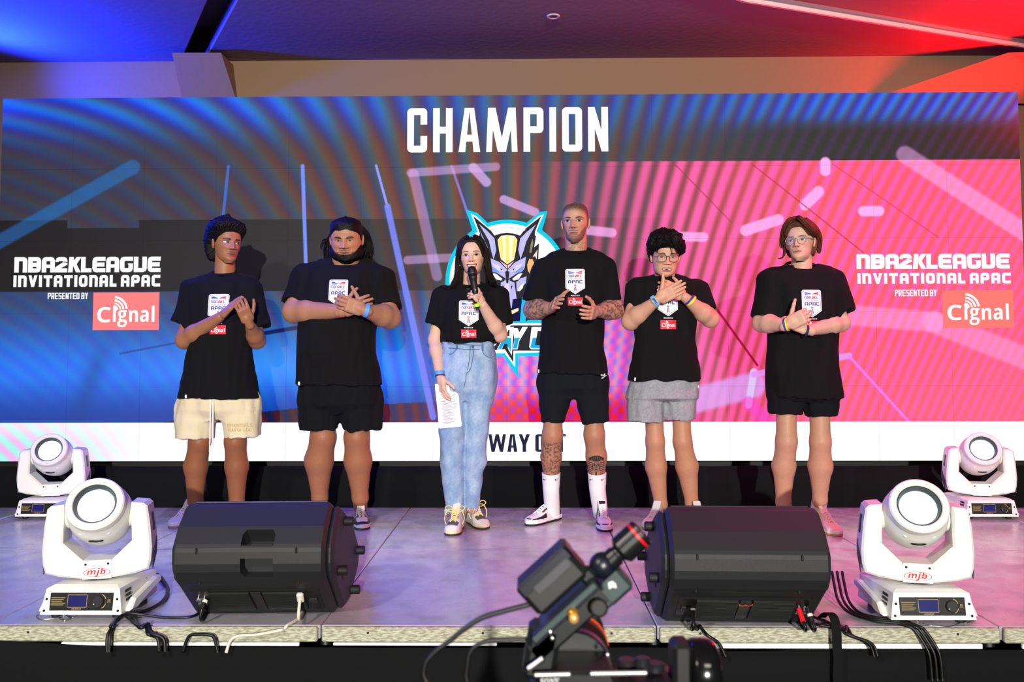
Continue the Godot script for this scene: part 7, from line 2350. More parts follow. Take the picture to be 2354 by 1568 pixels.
func host():
	var t := thing("person", "smiling woman with long dark hair and light blue jeans speaking into a microphone", "person", Vector3(-0.339, 0.75, -4.88))
	var q := {
		"tone": Color(0.86, 0.7, 0.6), "tucked": true,
		"neck_line": [Vector3(0.04, 1.3683, -0.02), Vector3(0.0432, 1.4918, -0.01), 0.05, 0.047],
		"arms": [[Vector3(-0.1534, 1.3333, -0.01), Vector3(-0.1695, 1.0703, -0.02), Vector3(-0.1315, 0.8736, 0.09), 0.046, 0.038, 0.037, 0.025], [Vector3(0.2093, 1.3321, -0.01), Vector3(0.2028, 1.0975, 0.04), Vector3(0.1122, 1.2604, 0.19), 0.046, 0.04, 0.041, 0.026]],
		"legs": [[[Vector3(-0.0686, 0.8025, 0), 0.08], [Vector3(-0.0681, 0.4827, 0.01), 0.042], [Vector3(-0.0617, 0.3339, 0), 0.042], [Vector3(-0.0594, 0.1073, -0.03), 0.034], [Vector3(-0.0454, 0, -0.2039) + Vector3(0, 0.05, 0.03), 0.034]], [[Vector3(0.0799, 0.8022, 0), 0.08], [Vector3(0.0664, 0.4806, -0.01), 0.04], [Vector3(0.0538, 0.3325, -0.01), 0.042], [Vector3(0.0381, 0.1145, -0.06), 0.034], [Vector3(0.0023, 0, -0.3416) + Vector3(0, 0.05, 0.03), 0.034]]],
		"hands": [[Vector3(-0.1286, 0.864, 0.095), Vector3(0.16, -0.93, 0.25), Vector3(0.55, 0.0, 0.8), false, [0.25, 0.3, 0.32, 0.36], 0.86, 0.06, 0.3], [Vector3(0.1143, 1.256, 0.185), Vector3(-0.42, 0.72, 0.5), Vector3(0.1, 0.9, -0.2), true, [1.1, 1.1, 1.1, 1.1], 0.84, 0.05, 0.5]],
		"head": {"at": Vector3(0.047, 1.5417, 0.01), "yaw": -0.04, "pitch": -0.02, "roll": 0.05, "size": 0.955, "jaw": 0.95, "wide": 1.0, "nose": 0.021, "nose_w": 0.0115, "lip": 0.85, "eye": 0.72, "brow_h": 0.011, "brow_lift": 0.012, "mouth_w": 0.0285, "open": 0.024, "teeth": 2.0, "smile": 40.0, "brow": 0.0015, "lip_color": Color(0.36, 0.07, 0.06), "shadow_color": Color(0.42, 0.16, 0.11)},
		"shirt": {"torso": [[Vector3(-0.0282, 1.3967, 0), Vector3(0.1156, 1.3961, 0), 0.06, -0.02], [Vector3(-0.0928, 1.377, 0), Vector3(0.1602, 1.3761, 0), 0.075, -0.02], [Vector3(-0.1523, 1.3425, 0), Vector3(0.2096, 1.3363, 0), 0.095, -0.01], [Vector3(-0.1425, 1.273, 0), Vector3(0.2045, 1.2719, 0), 0.115, 0.01], [Vector3(-0.1277, 1.1738, 0), Vector3(0.1944, 1.1728, 0), 0.12, 0.02], [Vector3(-0.1302, 1.0995, 0), Vector3(0.2041, 1.0936, 0), 0.117, 0.015], [Vector3(-0.1278, 1.0648, 0), Vector3(0.1867, 1.0466, 0), 0.11, 0.01]],
			"sleeves": [[Vector3(-0.1325, 1.3226, 0), Vector3(-0.1773, 1.164, 0), 0.056, 0.057, Vector3(0.12, 0, 0)], [Vector3(0.1947, 1.3215, 0), Vector3(0.2319, 1.1595, 0.02), 0.054, 0.05, Vector3(-0.1, 0, 0)]], "neck": [Vector3(0.0411, 1.3369, 0), Vector3(0.0456, 1.4283, 0.03), 0.056, 0.06], "seed": 24, "folds": 0.011},
		"collar": [Vector3(0.0412, 1.3865, 0), 0.066, 0.062, -0.016], "badge": [Vector3(-0.0209, 1.2875, 0), Vector3(0.0878, 1.0791, 0)]}
	dress(t, q)
	# jeans
	var blue := Color(0.5, 0.61, 0.75).srgb_to_linear()
	var pale := Color(0.67, 0.75, 0.85).srgb_to_linear()
	var n := FastNoiseLite.new()
	n.frequency = 1.0
	n.fractal_octaves = 4
	var jn := legs_cloth({"low": 0.1, "cell": 0.007, "hips": [[Vector3(-0.1327, 1.0673, 0), Vector3(0.1694, 1.059, 0), 0.1, 0.0], [Vector3(-0.1352, 1.0252, 0), Vector3(0.1718, 1.0244, 0), 0.105, 0.0], [Vector3(-0.1428, 0.9262, 0), Vector3(0.179, 0.9255, 0), 0.12, 0.0], [Vector3(-0.1403, 0.8372, 0), Vector3(0.1789, 0.8366, 0), 0.12, 0.0], [Vector3(-0.1354, 0.7903, 0), Vector3(0.1738, 0.7897, 0), 0.11, 0.0]], "legs": [[[Vector3(-0.0611, 0.8568, 0), 0.088], [Vector3(-0.0696, 0.5574, 0.02), 0.072], [Vector3(-0.069, 0.3832, 0), 0.067], [Vector3(-0.0594, 0.1098, -0.03), 0.054]], [[Vector3(0.0899, 0.8565, 0), 0.09], [Vector3(0.0696, 0.5555, 0), 0.064], [Vector3(0.0564, 0.3819, -0.01), 0.063], [Vector3(0.0387, 0.1187, -0.05), 0.042]]], "seed": 27, "folds": 0.009, "squash": Vector3(8, 6, 8),
		"tint": func(p: Vector3, _g): return blue.lerp(pale, clampf(0.35 + 0.8 * n.get_noise_3d(p.x * 14.0, p.y * 8.0, p.z * 14.0) + 0.5 * n.get_noise_3d(p.x * 160.0, p.y * 50.0, p.z * 160.0), 0.0, 1.0))})
	var denim := paint_mat("denim", 0.85)
	denim.normal_enabled = true
	denim.normal_texture = noise_tex(0.05, 4, [], 41, 256, 4.0)
	denim.normal_scale = 0.3
	triplanar(denim, Vector3.ONE * 8.0, false)
	var je := part("jeans", jn[0], denim, t, "light blue high-waisted jeans with frayed hems")
	var seam := mat("denim_seam", Color(0.32, 0.42, 0.58), 0.8)
	var st := begin(0)
	var f: Field = jn[1]
	for line in [[Vector3(-0.1228, 1.0524, 0), Vector3(-0.0683, 1.0473, 0), Vector3(0.006, 1.0422, 0), Vector3(0.0803, 1.0395, 0), Vector3(0.1595, 1.0417, 0)], [Vector3(-0.1228, 1.0252, 0), Vector3(-0.0683, 1.0225, 0), Vector3(0.006, 1.0174, 0), Vector3(0.0802, 1.0147, 0), Vector3(0.1644, 1.017, 0)], [Vector3(0.0605, 1.0371, 0), Vector3(0.0554, 0.9752, 0), Vector3(0.0405, 0.906, 0), Vector3(0.0206, 0.8814, 0), Vector3(0.0156, 0.8468, 0), Vector3(0.0032, 0.8023, 0)], [Vector3(0.0407, 1.0322, 0), Vector3(0.0356, 0.9629, 0), Vector3(0.0256, 0.9011, 0)], [Vector3(-0.1179, 0.9955, 0), Vector3(-0.0684, 0.9904, 0), Vector3(-0.0436, 1.0101, 0), Vector3(-0.0336, 1.0398, 0)], [Vector3(0.105, 1.0345, 0), Vector3(0.1124, 0.9949, 0), Vector3(0.1396, 0.9726, 0), Vector3(0.1692, 0.975, 0)]]:
		var p := []
		for v in line:
			p.append(Vector3(v.x, v.y, f.front(v.x, v.y) + 0.0015))
		add_tube(st, curve(p, 5), 0.0022, 6)
	part("seams", done(st), seam, je)
	var bz: float = f.front(Vector3(0.053, 1.0297, 0).x, Vector3(0.053, 1.0297, 0).y)
	part("button", rod(Vector3(Vector3(0.053, 1.0297, 0).x, Vector3(0.053, 1.0297, 0).y, bz - 0.001), Vector3(Vector3(0.053, 1.0297, 0).x, Vector3(0.053, 1.0297, 0).y, bz + 0.005), 0.007, 0.001, 16), mats["black_metal"], je)
	for x in [Vector3(-0.0361, 1.0324, 0), Vector3(0.1075, 1.027, 0)]:
		part("belt_loop", box(Vector3(0.011, 0.045, 0.005), Vector3(x.x, x.y, f.front(x.x, x.y) + 0.002), 0.002), seam, je)
	# frayed threads at the hems
	st = begin(0)
	var g := RandomNumberGenerator.new()
	g.seed = 5
	for e in [[Vector3(-0.0594, 0.1123, -0.03), 0.052], [Vector3(0.0387, 0.1212, -0.05), 0.041]]:
		for k in 26:
			var a := g.randf_range(0, TAU)
			var b: Vector3 = e[0] + Vector3(cos(a) * e[1], 0, sin(a) * e[1])
			add_tube(st, curve([b, b + Vector3(g.randf_range(-0.008, 0.008), -0.014, 0.004), b + Vector3(g.randf_range(-0.014, 0.014), g.randf_range(-0.045, -0.018), 0.006)], 3), 0.0013, 4)
	part("frayed_threads", done(st), mat("thread", Color(0.85, 0.88, 0.92), 0.8), je)
	# hair: parted in the middle, straight to below the shoulders
	var hair := hair_mat("hair_dark_brown", Color(0.1, 0.065, 0.05))
	part("hair", hair_cap(q["head"], func(az, tt):
		var h := lerpf(0.84, 0.46, smoothstep(0.25, 1.2, absf(az)))
		if absf(az) > 1.5:
			h = 0.2
		return 0.013 * smoothstep(h - 0.005, h + 0.03, tt), 0.002, 60.0, 6), hair, t, "long straight dark brown hair with a middle parting")
	var fr := head_frame(q["head"])
	st = begin(0)
	for s in [-1.0, 1.0]:
		strands(st, fr, [Vector3(s * 0.02, 0.118, 0.03), Vector3(s * 0.062, 0.085, 0.035), Vector3(s * 0.082, 0.02, 0.022), Vector3(s * 0.09, -0.06, 0.005), Vector3(s * 0.102, -0.13, 0.02), Vector3(s * 0.125, -0.178, 0.035)], 120, Vector3(0.012, 0.012, 0.03), 0.0042, 41 + int(s))
		strands(st, fr, [Vector3(s * 0.03, 0.1, -0.05), Vector3(s * 0.075, 0.03, -0.05), Vector3(s * 0.085, -0.06, -0.05), Vector3(s * 0.095, -0.16, -0.04)], 80, Vector3(0.025, 0.015, 0.035), 0.006, 51 + int(s))
	strands(st, fr, [Vector3(-0.09, -0.1, 0.03), Vector3(-0.115, -0.15, 0.045), Vector3(-0.15, -0.185, 0.05), Vector3(-0.19, -0.175, 0.05)], 8, Vector3(0.01, 0.012, 0.01), 0.003, 66)
	part("long_hair", done(st), hair, t, "straight dark locks falling over the shoulders")
	for s in [-1.0, 1.0]:
		part("earring", lathe([Vector2(0.009, -0.002), Vector2(0.0115, 0.0), Vector2(0.009, 0.002), Vector2(0.0075, 0.0), Vector2(0.009, -0.002)], Transform3D(Basis(Vector3.BACK, PI / 2), fr * Vector3(s * 0.0755, -0.048, 0.012)), 20, 0), mats["steel"], t, "small hoop earring")
	bangle("wristband", Vector3(-0.1318, 0.8857, 0.087), Vector3(0.1, -1, 0.3), 0.0262, 0.016, mats["band_blue"], t, "pale blue wristband")
	bangle("wristband", Vector3(-0.1289, 0.8688, 0.092), Vector3(0.1, -1, 0.3), 0.0258, 0.009, mat("band_navy", Color(0.1, 0.18, 0.6), 0.5), t, "dark blue wristband")
	# microphone and cue papers she holds: things of their own
	var o := t.position
	var top := Vector3(0.058, 1.442, 0.235)
	var low := Vector3(0.0826, 1.2661, 0.215)
	var ax := (low - top).normalized()
	var mt := thing("microphone", "black handheld microphone with a lime green band, held to the woman's mouth", "microphone", o + top)
	var b := Transform3D(facing(ax), Vector3.ZERO)
	var l := top.distance_to(low)
	part("mesh_head", lathe([Vector2(0.0, -0.026), Vector2(0.014, -0.023), Vector2(0.0225, -0.012), Vector2(0.0255, 0.002), Vector2(0.0255, 0.012), Vector2(0.023, 0.026), Vector2(0.02, 0.03)], b, 28, 0), mat("mic_mesh", Color(0.06, 0.06, 0.065), 0.55, 0.3), mt)
	part("handle", lathe([Vector2(0.0, 0.029), Vector2(0.0225, 0.029), Vector2(0.0225, 0.04), Vector2(0.019, 0.06), Vector2(0.0165, l - 0.03), Vector2(0.0165, l - 0.02), Vector2(0.0, l - 0.02)], b, 28), mats["black_plastic"], mt)
	part("collar_ring", lathe([Vector2(0.0258, 0.009), Vector2(0.0264, 0.01), Vector2(0.0264, 0.014), Vector2(0.0258, 0.015)], b, 28), mat("mic_ring", Color(0.2, 0.2, 0.21), 0.4), mt)
	part("tail", lathe([Vector2(0.0, l - 0.022), Vector2(0.0185, l - 0.022), Vector2(0.0185, l - 0.008), Vector2(0.015, l - 0.004), Vector2(0.015, l + 0.022), Vector2(0.009, l + 0.03), Vector2(0.009, l + 0.04), Vector2(0.0, l + 0.04)], b, 28), mats["black_plastic"], mt)
	part("colour_band", lathe([Vector2(0.0155, l + 0.001), Vector2(0.0172, l + 0.002), Vector2(0.0172, l + 0.019), Vector2(0.0155, l + 0.02)], b, 28), mat("lime", Color(0.7, 0.95, 0.08), 0.5), mt, "lime green band")
	part("finger_ring", lathe([Vector2(0.0098, -0.002), Vector2(0.0106, 0.0), Vector2(0.0098, 0.002)], Transform3D(Basis(Vector3.BACK, 1.2), Vector3(0.0776, 1.3345, 0.25)), 18, 0), mats["steel"], t, "silver ring")
	var pp := thing("cue_papers", "folded white cue papers held down by the woman's thigh", "paper", o + Vector3(-0.0863, 0.7072, 0.108))
	pp.rotation = Vector3(-0.06, 0.12, 0.085)
	for k in 5:
		part("sheet", box(Vector3(0.118 + 0.006 * (k % 2), 0.245 - 0.004 * k, 0.0012), Vector3(0.002 * (k % 3) + 0.001 * k, -0.003 * k, -0.0016 * k), 0.0), mat("paper", Color(0.93, 0.93, 0.95), 0.8), pp).rotation.z = 0.012 * (k - 1) * (1 if k % 2 else -1)
	st = begin()
	var ink := Color(0.5, 0.5, 0.56)
	for k in 26:
		var y := 0.06 - k * 0.0065
		lay(st, [rect(-0.035 + 0.004 * (k % 3), y, 0.012 + 0.006 * ((k * 7) % 5), y + 0.0022)], 0.0009, ink)
	for k in 16:
		var y := 0.075 - k * 0.0065
		lay(st, [rect(0.036, y, 0.052 - 0.002 * ((k * 3) % 4), y + 0.002)], 0.0009, ink)
	part("typed_lines", done(st), mats["print"], pp)
	# high trainers with cream laces and soles
	var grey := Color(0.33, 0.33, 0.3)
	var look := {"name": "cream", "outsole": Color(0.2, 0.2, 0.2), "midsole": Color(0.93, 0.87, 0.7), "tongue": Color(0.9, 0.9, 0.88), "laces": Color(0.95, 0.86, 0.55), "high": 1.18, "bow": true,
		"paint": func(u, s, _c): return grey if (u > 0.68 and u < 0.86 and s < 0.72) or (u < 0.6 and u > 0.3 and s < 0.6) or (u < 0.2 and s > 0.4) else Color(0.9, 0.9, 0.9),
		"extra": func(o2, _l): part("tongue_label", box(Vector3(0.03, 0.004, 0.02), Vector3(0, 0.138, 0.095), 0.001, Vector3(0.75, 0, 0)), mats["ring_red"] if mats.has("ring_red") else mat("ring_red", Color(0.85, 0.06, 0.12), 0.35), o2)}
	shoe(t, Vector3(-0.0321, 0, -0.0606), -0.12, look, 0.265)
	shoe(t, Vector3(0.0077, 0, -0.2174), 0.42, look, 0.265)
	for e in [[Vector3(-0.0404, 0, -0.1377) + Vector3(0, 0.1, 0.05)], [Vector3(0.0129, 0, -0.2995) + Vector3(0, 0.1, 0.05)]]:
		part("sock", lathe([Vector2(0.044, 0.0), Vector2(0.042, 0.07), Vector2(0.036, 0.07)], Transform3D(Basis.IDENTITY, e[0]), 20, 0), sock_mat(), t)


func sock_mat() -> StandardMaterial3D:
	return cloth_mat("white_rib", Color(0.9, 0.9, 0.9), 30.0, 0.4)


func tattooed_man():
	var t := thing("person", "tall man with shaved head, tattooed arms and neck, long black shorts and white socks", "person", Vector3(0.2891, 0.75, -5))
	var o := Vector3(0.2891, 0.75, -5)
	var q := {
		"tone": Color(0.74, 0.56, 0.46), "cell": 0.0068,
		"neck_line": [Vector3(0.0163, 1.5543, -0.02), Vector3(0.0162, 1.6983, -0.01), 0.066, 0.062],
		"arms": [[Vector3(-0.1852, 1.4699, -0.01), Vector3(-0.2344, 1.2476, 0.01), Vector3(-0.1349, 1.2453, 0.22), 0.06, 0.056, 0.056, 0.029], [Vector3(0.2081, 1.4684, -0.01), Vector3(0.2354, 1.2461, 0.01), Vector3(0.1077, 1.2257, 0.21), 0.06, 0.054, 0.055, 0.029]],
		"legs": [[[Vector3(-0.1118, 0.7719, 0), 0.09], [Vector3(-0.1259, 0.5213, 0.02), 0.056], [Vector3(-0.1326, 0.3912, -0.02), 0.058], [Vector3(-0.1321, 0.1828, -0.06), 0.037], [Vector3(-0.1022, 0, -0.194) + Vector3(-0.02, 0.05, 0.06), 0.037]], [[Vector3(0.1156, 0.7715, 0), 0.09], [Vector3(0.1154, 0.521, 0.02), 0.057], [Vector3(0.1307, 0.391, -0.02), 0.058], [Vector3(0.1409, 0.1827, -0.06), 0.037], [Vector3(0.1636, 0, -0.1527) + Vector3(0, 0.05, 0.03), 0.037]]],
		"hands": [[Vector3(-0.1326, 1.2476, 0.222), Vector3(0.16, 0.2, 0.95), Vector3(0.35, 0.92, -0.1), false, [0.2, 0.2, 0.22, 0.25], 1.0, 0.05, 0.15], [Vector3(0.1124, 1.2207, 0.212), Vector3(-0.36, -0.1, 0.9), Vector3(0.2, 0.95, 0.2), true, [0.35, 0.35, 0.36, 0.38], 1.0, 0.05, 0.3]],
		"head": {"at": Vector3(0.0127, 1.7538, 0.01), "yaw": -0.2, "pitch": 0.03, "roll": 0.0, "size": 1.09, "jaw": 0.96, "wide": 0.93, "nose": 0.026, "nose_w": 0.0125, "lip": 0.85, "eye": 0.8, "gaze_x": -0.001, "brow_h": 0.013, "brow_in": -0.008, "mouth_w": 0.024, "lip_color": Color(0.38, 0.15, 0.13), "iris": Color(0.07, 0.04, 0.02),
			"beard_color": Color(0.045, 0.03, 0.022), "stubble": func(ax, tt, az): return maxf(beard_mask(ax, tt, az, 0.62, 0.24, 0.72), 0.86 * smoothstep(hairline(az, 0.73) - 0.03, hairline(az, 0.73) + 0.12, tt))},
		"shirt": {"torso": [[Vector3(-0.0608, 1.6082, 0), Vector3(0.0938, 1.6075, 0), 0.08, -0.02], [Vector3(-0.142, 1.5755, 0), Vector3(0.1772, 1.5741, 0), 0.1, -0.02], [Vector3(-0.1979, 1.5325, 0), Vector3(0.2225, 1.5257, 0), 0.12, -0.01], [Vector3(-0.1881, 1.4308, 0), Vector3(0.212, 1.4293, 0), 0.14, 0.0], [Vector3(-0.1733, 1.3038, 0), Vector3(0.1861, 1.3026, 0), 0.142, 0.01], [Vector3(-0.1838, 1.177, 0), Vector3(0.1754, 1.1759, 0), 0.14, 0.01], [Vector3(-0.1918, 1.0504, 0), Vector3(0.1749, 1.0494, 0), 0.14, 0.01], [Vector3(-0.2022, 0.9491, 0), Vector3(0.1896, 0.9482, 0), 0.143, 0.01], [Vector3(-0.21, 0.8808, 0), Vector3(0.1968, 0.8724, 0), 0.145, 0.01]],
			"sleeves": [[Vector3(-0.1728, 1.4765, 0), Vector3(-0.2292, 1.2983, 0.01), 0.07, 0.071, Vector3(0.2, -0.1, 0.05)], [Vector3(0.192, 1.4751, 0), Vector3(0.223, 1.2967, 0.01), 0.066, 0.06, Vector3(-0.12, -0.1, 0.05)]], "neck": [Vector3(0.0149, 1.5164, 0), Vector3(0.0136, 1.6495, 0.03), 0.07, 0.074], "seed": 34},
		"collar": [Vector3(0.0152, 1.5926, 0), 0.082, 0.078, -0.02], "badge": [Vector3(-0.0537, 1.4709, 0), Vector3(0.0569, 1.2625, 0)], "tag": Vector3(-0.2024, 0.8909, 0),
		"ink": func(p: Vector3, c: Color, n: FastNoiseLite) -> Color:
			# tattoos: sleeves on both arms, lace on the neck
			var m := 0.0
			if p.y > 1.12 and p.y < 1.42 and absf(p.x) > 0.085:
				m = smoothstep(-0.12, 0.18, n.get_noise_3d(p.x * 44.0, p.y * 44.0, p.z * 30.0)) * 0.62 + 0.22 * smoothstep(0.0, 0.3, n.get_noise_3d(p.x * 120.0, p.y * 120.0, p.z * 90.0))
				m *= smoothstep(0.225, 0.19, p.z)
			elif p.y > 1.5 and absf(p.x) < 0.1:
				m = 0.5 * smoothstep(0.0, 0.25, n.get_noise_3d(p.x * 110.0, p.y * 110.0, p.z * 60.0)) * smoothstep(1.66, 1.63, p.y)
			elif p.y < 0.5 and p.y > 0.28 and p.x < 0.0:
				m = 0.75 * smoothstep(0.02, 0.14, n.get_noise_3d(p.x * 60.0 + p.y * 30.0, p.y * 60.0, p.z * 40.0)) * smoothstep(0.5, 0.46, p.y)
			return c.lerp(Color(0.025, 0.028, 0.03), m)}
	dress(t, q)
	var cloth := cloth_mat("charcoal_fleece", Color(0.09, 0.1, 0.12), 7.0, 0.25)
	var sh := legs_cloth({"low": 0.45, "hips": [[Vector3(-0.1998, 0.9112, 0), Vector3(0.1869, 0.9103, 0), 0.125, 0.0], [Vector3(-0.2101, 0.853, 0), Vector3(0.1967, 0.8521, 0), 0.13, 0.0], [Vector3(-0.2078, 0.7974, 0), Vector3(0.1964, 0.7966, 0), 0.125, 0.0]], "legs": [[[Vector3(-0.1066, 0.8098, 0), 0.105], [Vector3(-0.1149, 0.6967, 0.01), 0.085], [Vector3(-0.1203, 0.5934, 0.01), 0.066]], [[Vector3(0.098, 0.8094, 0), 0.104], [Vector3(0.1119, 0.6963, 0.01), 0.09], [Vector3(0.1266, 0.5906, 0.01), 0.08]]], "seed": 38, "folds": 0.008})
	var s := part("shorts", sh[0], cloth, t, "long black fleece shorts with a small white logo")
	var st := begin()
	var k := Vector3(0.1437, 0.8523, 0)
	var lg := Vector3(0.1791, 0.8673, 0).x - k.x
	lay(st, [PackedVector2Array([Vector2(0, 0.3), Vector2(-0.05, -0.05), Vector2(0.15, -0.28), Vector2(1.25, 0.55), Vector2(0.3, 0.02)])], 0.0, Color(0.95, 0.95, 0.95))
	lay(st, word("NIKE", Vector2(0.02, 0.32), 0.38, {"I": 0.3}, 0.75, 0.22, 0.2, 0.1, 0.05, 1, false, 0.85), 0.0, Color(0.95, 0.95, 0.95))
	var lp := part("leg_logo", done(st), mats["print"], s, "small white swoosh and lettering")
	lp.transform = Transform3D(Basis.IDENTITY.scaled(Vector3(lg, lg, 1)), Vector3(k.x, k.y, sh[1].front(k.x + lg * 0.5, k.y) + 0.008))
	# the face tattooed on one shin
	var im := Image.create_empty(160, 180, false, Image.FORMAT_RGBA8)
	var ink := Color(0.16, 0.12, 0.1)
	var mid := Color(0.36, 0.27, 0.22)
	for i in 9:
		for e in [-1.0, 1.0]:
			var y := 22.0 + i * 16.0
			paint(im, PackedVector2Array([Vector2(80 + e * 34, y + 8), Vector2(80 + e * (76 - absf(i - 3) * 2), y), Vector2(80 + e * (77 - absf(i - 3) * 2), y + 8), Vector2(80 + e * 34, y + 15)]), ink if i % 2 == 0 else mid)
	paint(im, ellipse(Vector2(80, 40), Vector2(66, 36), 32, PI, TAU), ink)
	for i in 6:
		paint(im, line2(Vector2(30 + i * 20, 12 + absf(i - 2.5) * 6), Vector2(44 + i * 14.5, 40), 5), mid)
	paint(im, ellipse(Vector2(80, 92), Vector2(34, 52), 32), Color(0.5, 0.38, 0.31))
	paint(im, ellipse(Vector2(80, 44), Vector2(36, 8), 20), ink)
	for e in [-1.0, 1.0]:
		paint(im, PackedVector2Array([Vector2(80 + e * 6, 74), Vector2(80 + e * 26, 70), Vector2(80 + e * 30, 76), Vector2(80 + e * 8, 79)]), ink)
		paint(im, ellipse(Vector2(80 + e * 17, 84), Vector2(9, 4), 14), ink)
		paint(im, PackedVector2Array([Vector2(80 + e * 34, 70), Vector2(80 + e * 26, 130), Vector2(80 + e * 32, 128), Vector2(80 + e * 38, 80)]), ink)
	paint(im, PackedVector2Array([Vector2(77, 80), Vector2(83, 80), Vector2(89, 106), Vector2(71, 106)]), mid)
	paint(im, ellipse(Vector2(80, 120), Vector2(13, 5), 16), ink)
	paint(im, PackedVector2Array([Vector2(72, 142), Vector2(88, 142), Vector2(85, 178), Vector2(75, 178)]), ink)
	im.generate_mipmaps()
	var tm := mat("shin_tattoo", Color(1, 1, 1), 0.55)
	tm.albedo_texture = ImageTexture.create_from_image(im)
	tm.transparency = BaseMaterial3D.TRANSPARENCY_ALPHA_SCISSOR
	tm.texture_repeat = false
	var f2 := Field.new(Vector3(-0.05, 0.2, -0.2), Vector3(0.3, 0.6, 0.2), 0.008)
	var l: Array = q["legs"][1]
	for e in 3:
		f2.cone(l[e][0], l[e + 1][0], l[e][1], l[e + 1][1], 0.025)
	part("shin_tattoo", patch(f2, Vector3(0.0762, 0.4084, 0), Vector3(0.1764, 0.2775, 0), 0.0012, 16, 16), tm, t, "dark tattoo of a face in a striped headdress")
	# long white socks
	for e in [q["legs"][0], q["legs"][1]]:
		var up: Vector3 = e[2][0].lerp(e[3][0], 0.48)
		var a: Vector3 = e[3][0]
		var b: Vector3 = e[4][0] + Vector3(0, -0.012, 0)
		var m := begin(0)
		add_tube(m, curve([up + Vector3(0, 0.004, 0), up.lerp(a, 0.5), a, b], 8), 0.055, 24, 0.044)
		var sk := part("sock", done(m), sock_mat(), t, "long white ribbed sock")
		var z: float = up.z + 0.055
		for x in [-0.035, 0.032]:
			var ms := begin()
			lay(ms, [PackedVector2Array([Vector2(-0.012, 0.004), Vector2(-0.014, -0.002), Vector2(-0.008, -0.006), Vector2(0.014, 0.006), Vector2(-0.004, -0.001)])], 0.0, Color(0.05, 0.05, 0.05))
			part("sock_mark", done(ms), mats["print"], sk, "small black swoosh").transform = Transform3D(Basis(Vector3.UP, x * 16.0), Vector3(up.x + x, up.y - 0.03, z - 0.012))
	var black := Color(0.05, 0.05, 0.055)
	var look := {"name": "white_black", "outsole": Color(0.06, 0.06, 0.06), "midsole": Color(0.92, 0.92, 0.92), "tongue": Color(0.93, 0.93, 0.93), "laces": Color(0.95, 0.95, 0.95), "high": 1.08, "sole_h": 0.036,
		"paint": func(u, s, _c): return black if (s > 0.88 and u > 0.55 and u < 0.97) or (u > 0.93 and s < 0.6) or (u > 0.4 and u < 0.62 and s > 0.5 and s < 0.72) or (u < 0.3 and s > 0.55) else Color(0.92, 0.92, 0.92),
		"extra": func(o2, _l):
			part("tongue_label", box(Vector3(0.036, 0.004, 0.022), Vector3(0, 0.128, 0.096), 0.001, Vector3(0.75, 0, 0)), mats["black_plastic"], o2)}
	shoe(t, Vector3(-0.0735, 0, -0.194), -0.72, look, 0.31)
	shoe(t, Vector3(0.1613, 0, -0.0983), 0.0, look, 0.31)


func glasses(q: Dictionary, round_: bool, m: Material, person: Node3D, label: String):
	var fr := head_frame(q)
	var st := begin(0)
	var w := 0.0245
	var hh := 0.0235 if round_ else 0.019
	for s in [-1.0, 1.0]:
		var c := Vector3(s * 0.0325, 0.0, 0.097)
		var ring := []
		for k in 33:
			var a := TAU * k / 32.0
			var p := 1.0 if round_ else 0.62
			ring.append(fr * (c + Vector3(w * signf(cos(a)) * pow(absf(cos(a)), p), hh * signf(sin(a)) * pow(absf(sin(a)), p) - 0.003, -0.004 * absf(cos(a)) * (1.0 if cos(a) * s > 0 else 0.0))))
		add_tube(st, PackedVector3Array(ring), 0.0014, 6)
		add_tube(st, curve([fr * (c + Vector3(s * w, 0.004, -0.004)), fr * Vector3(s * 0.07, 0.004, 0.06), fr * Vector3(s * 0.077, 0.006, 0.0), fr * Vector3(s * 0.077, -0.008, -0.025)], 6), 0.0014, 6)
	add_tube(st, curve([fr * Vector3(-0.009, 0.004, 0.098), fr * Vector3(0, 0.008, 0.101), fr * Vector3(0.009, 0.004, 0.098)], 5), 0.0014, 6)
	var g := part("eyeglasses", done(st), m, person, label)
	var clear := mat("lens_clear", Color(1, 1, 1, 0.06), 0.05)
	clear.transparency = BaseMaterial3D.TRANSPARENCY_ALPHA
	for s in [-1.0, 1.0]:
		var sl := begin()
		var c := Vector3(s * 0.0325, -0.003, 0.0965)
		var p0 := fr * c
		for k in 24:
			var a := TAU * k / 24.0
			var b := TAU * (k + 1) / 24.0
			tri(sl, p0, fr * (c + Vector3(cos(a) * w, sin(a) * hh, 0)), fr * (c + Vector3(cos(b) * w, sin(b) * hh, 0)))
		part("lens", done(sl), clear, g)


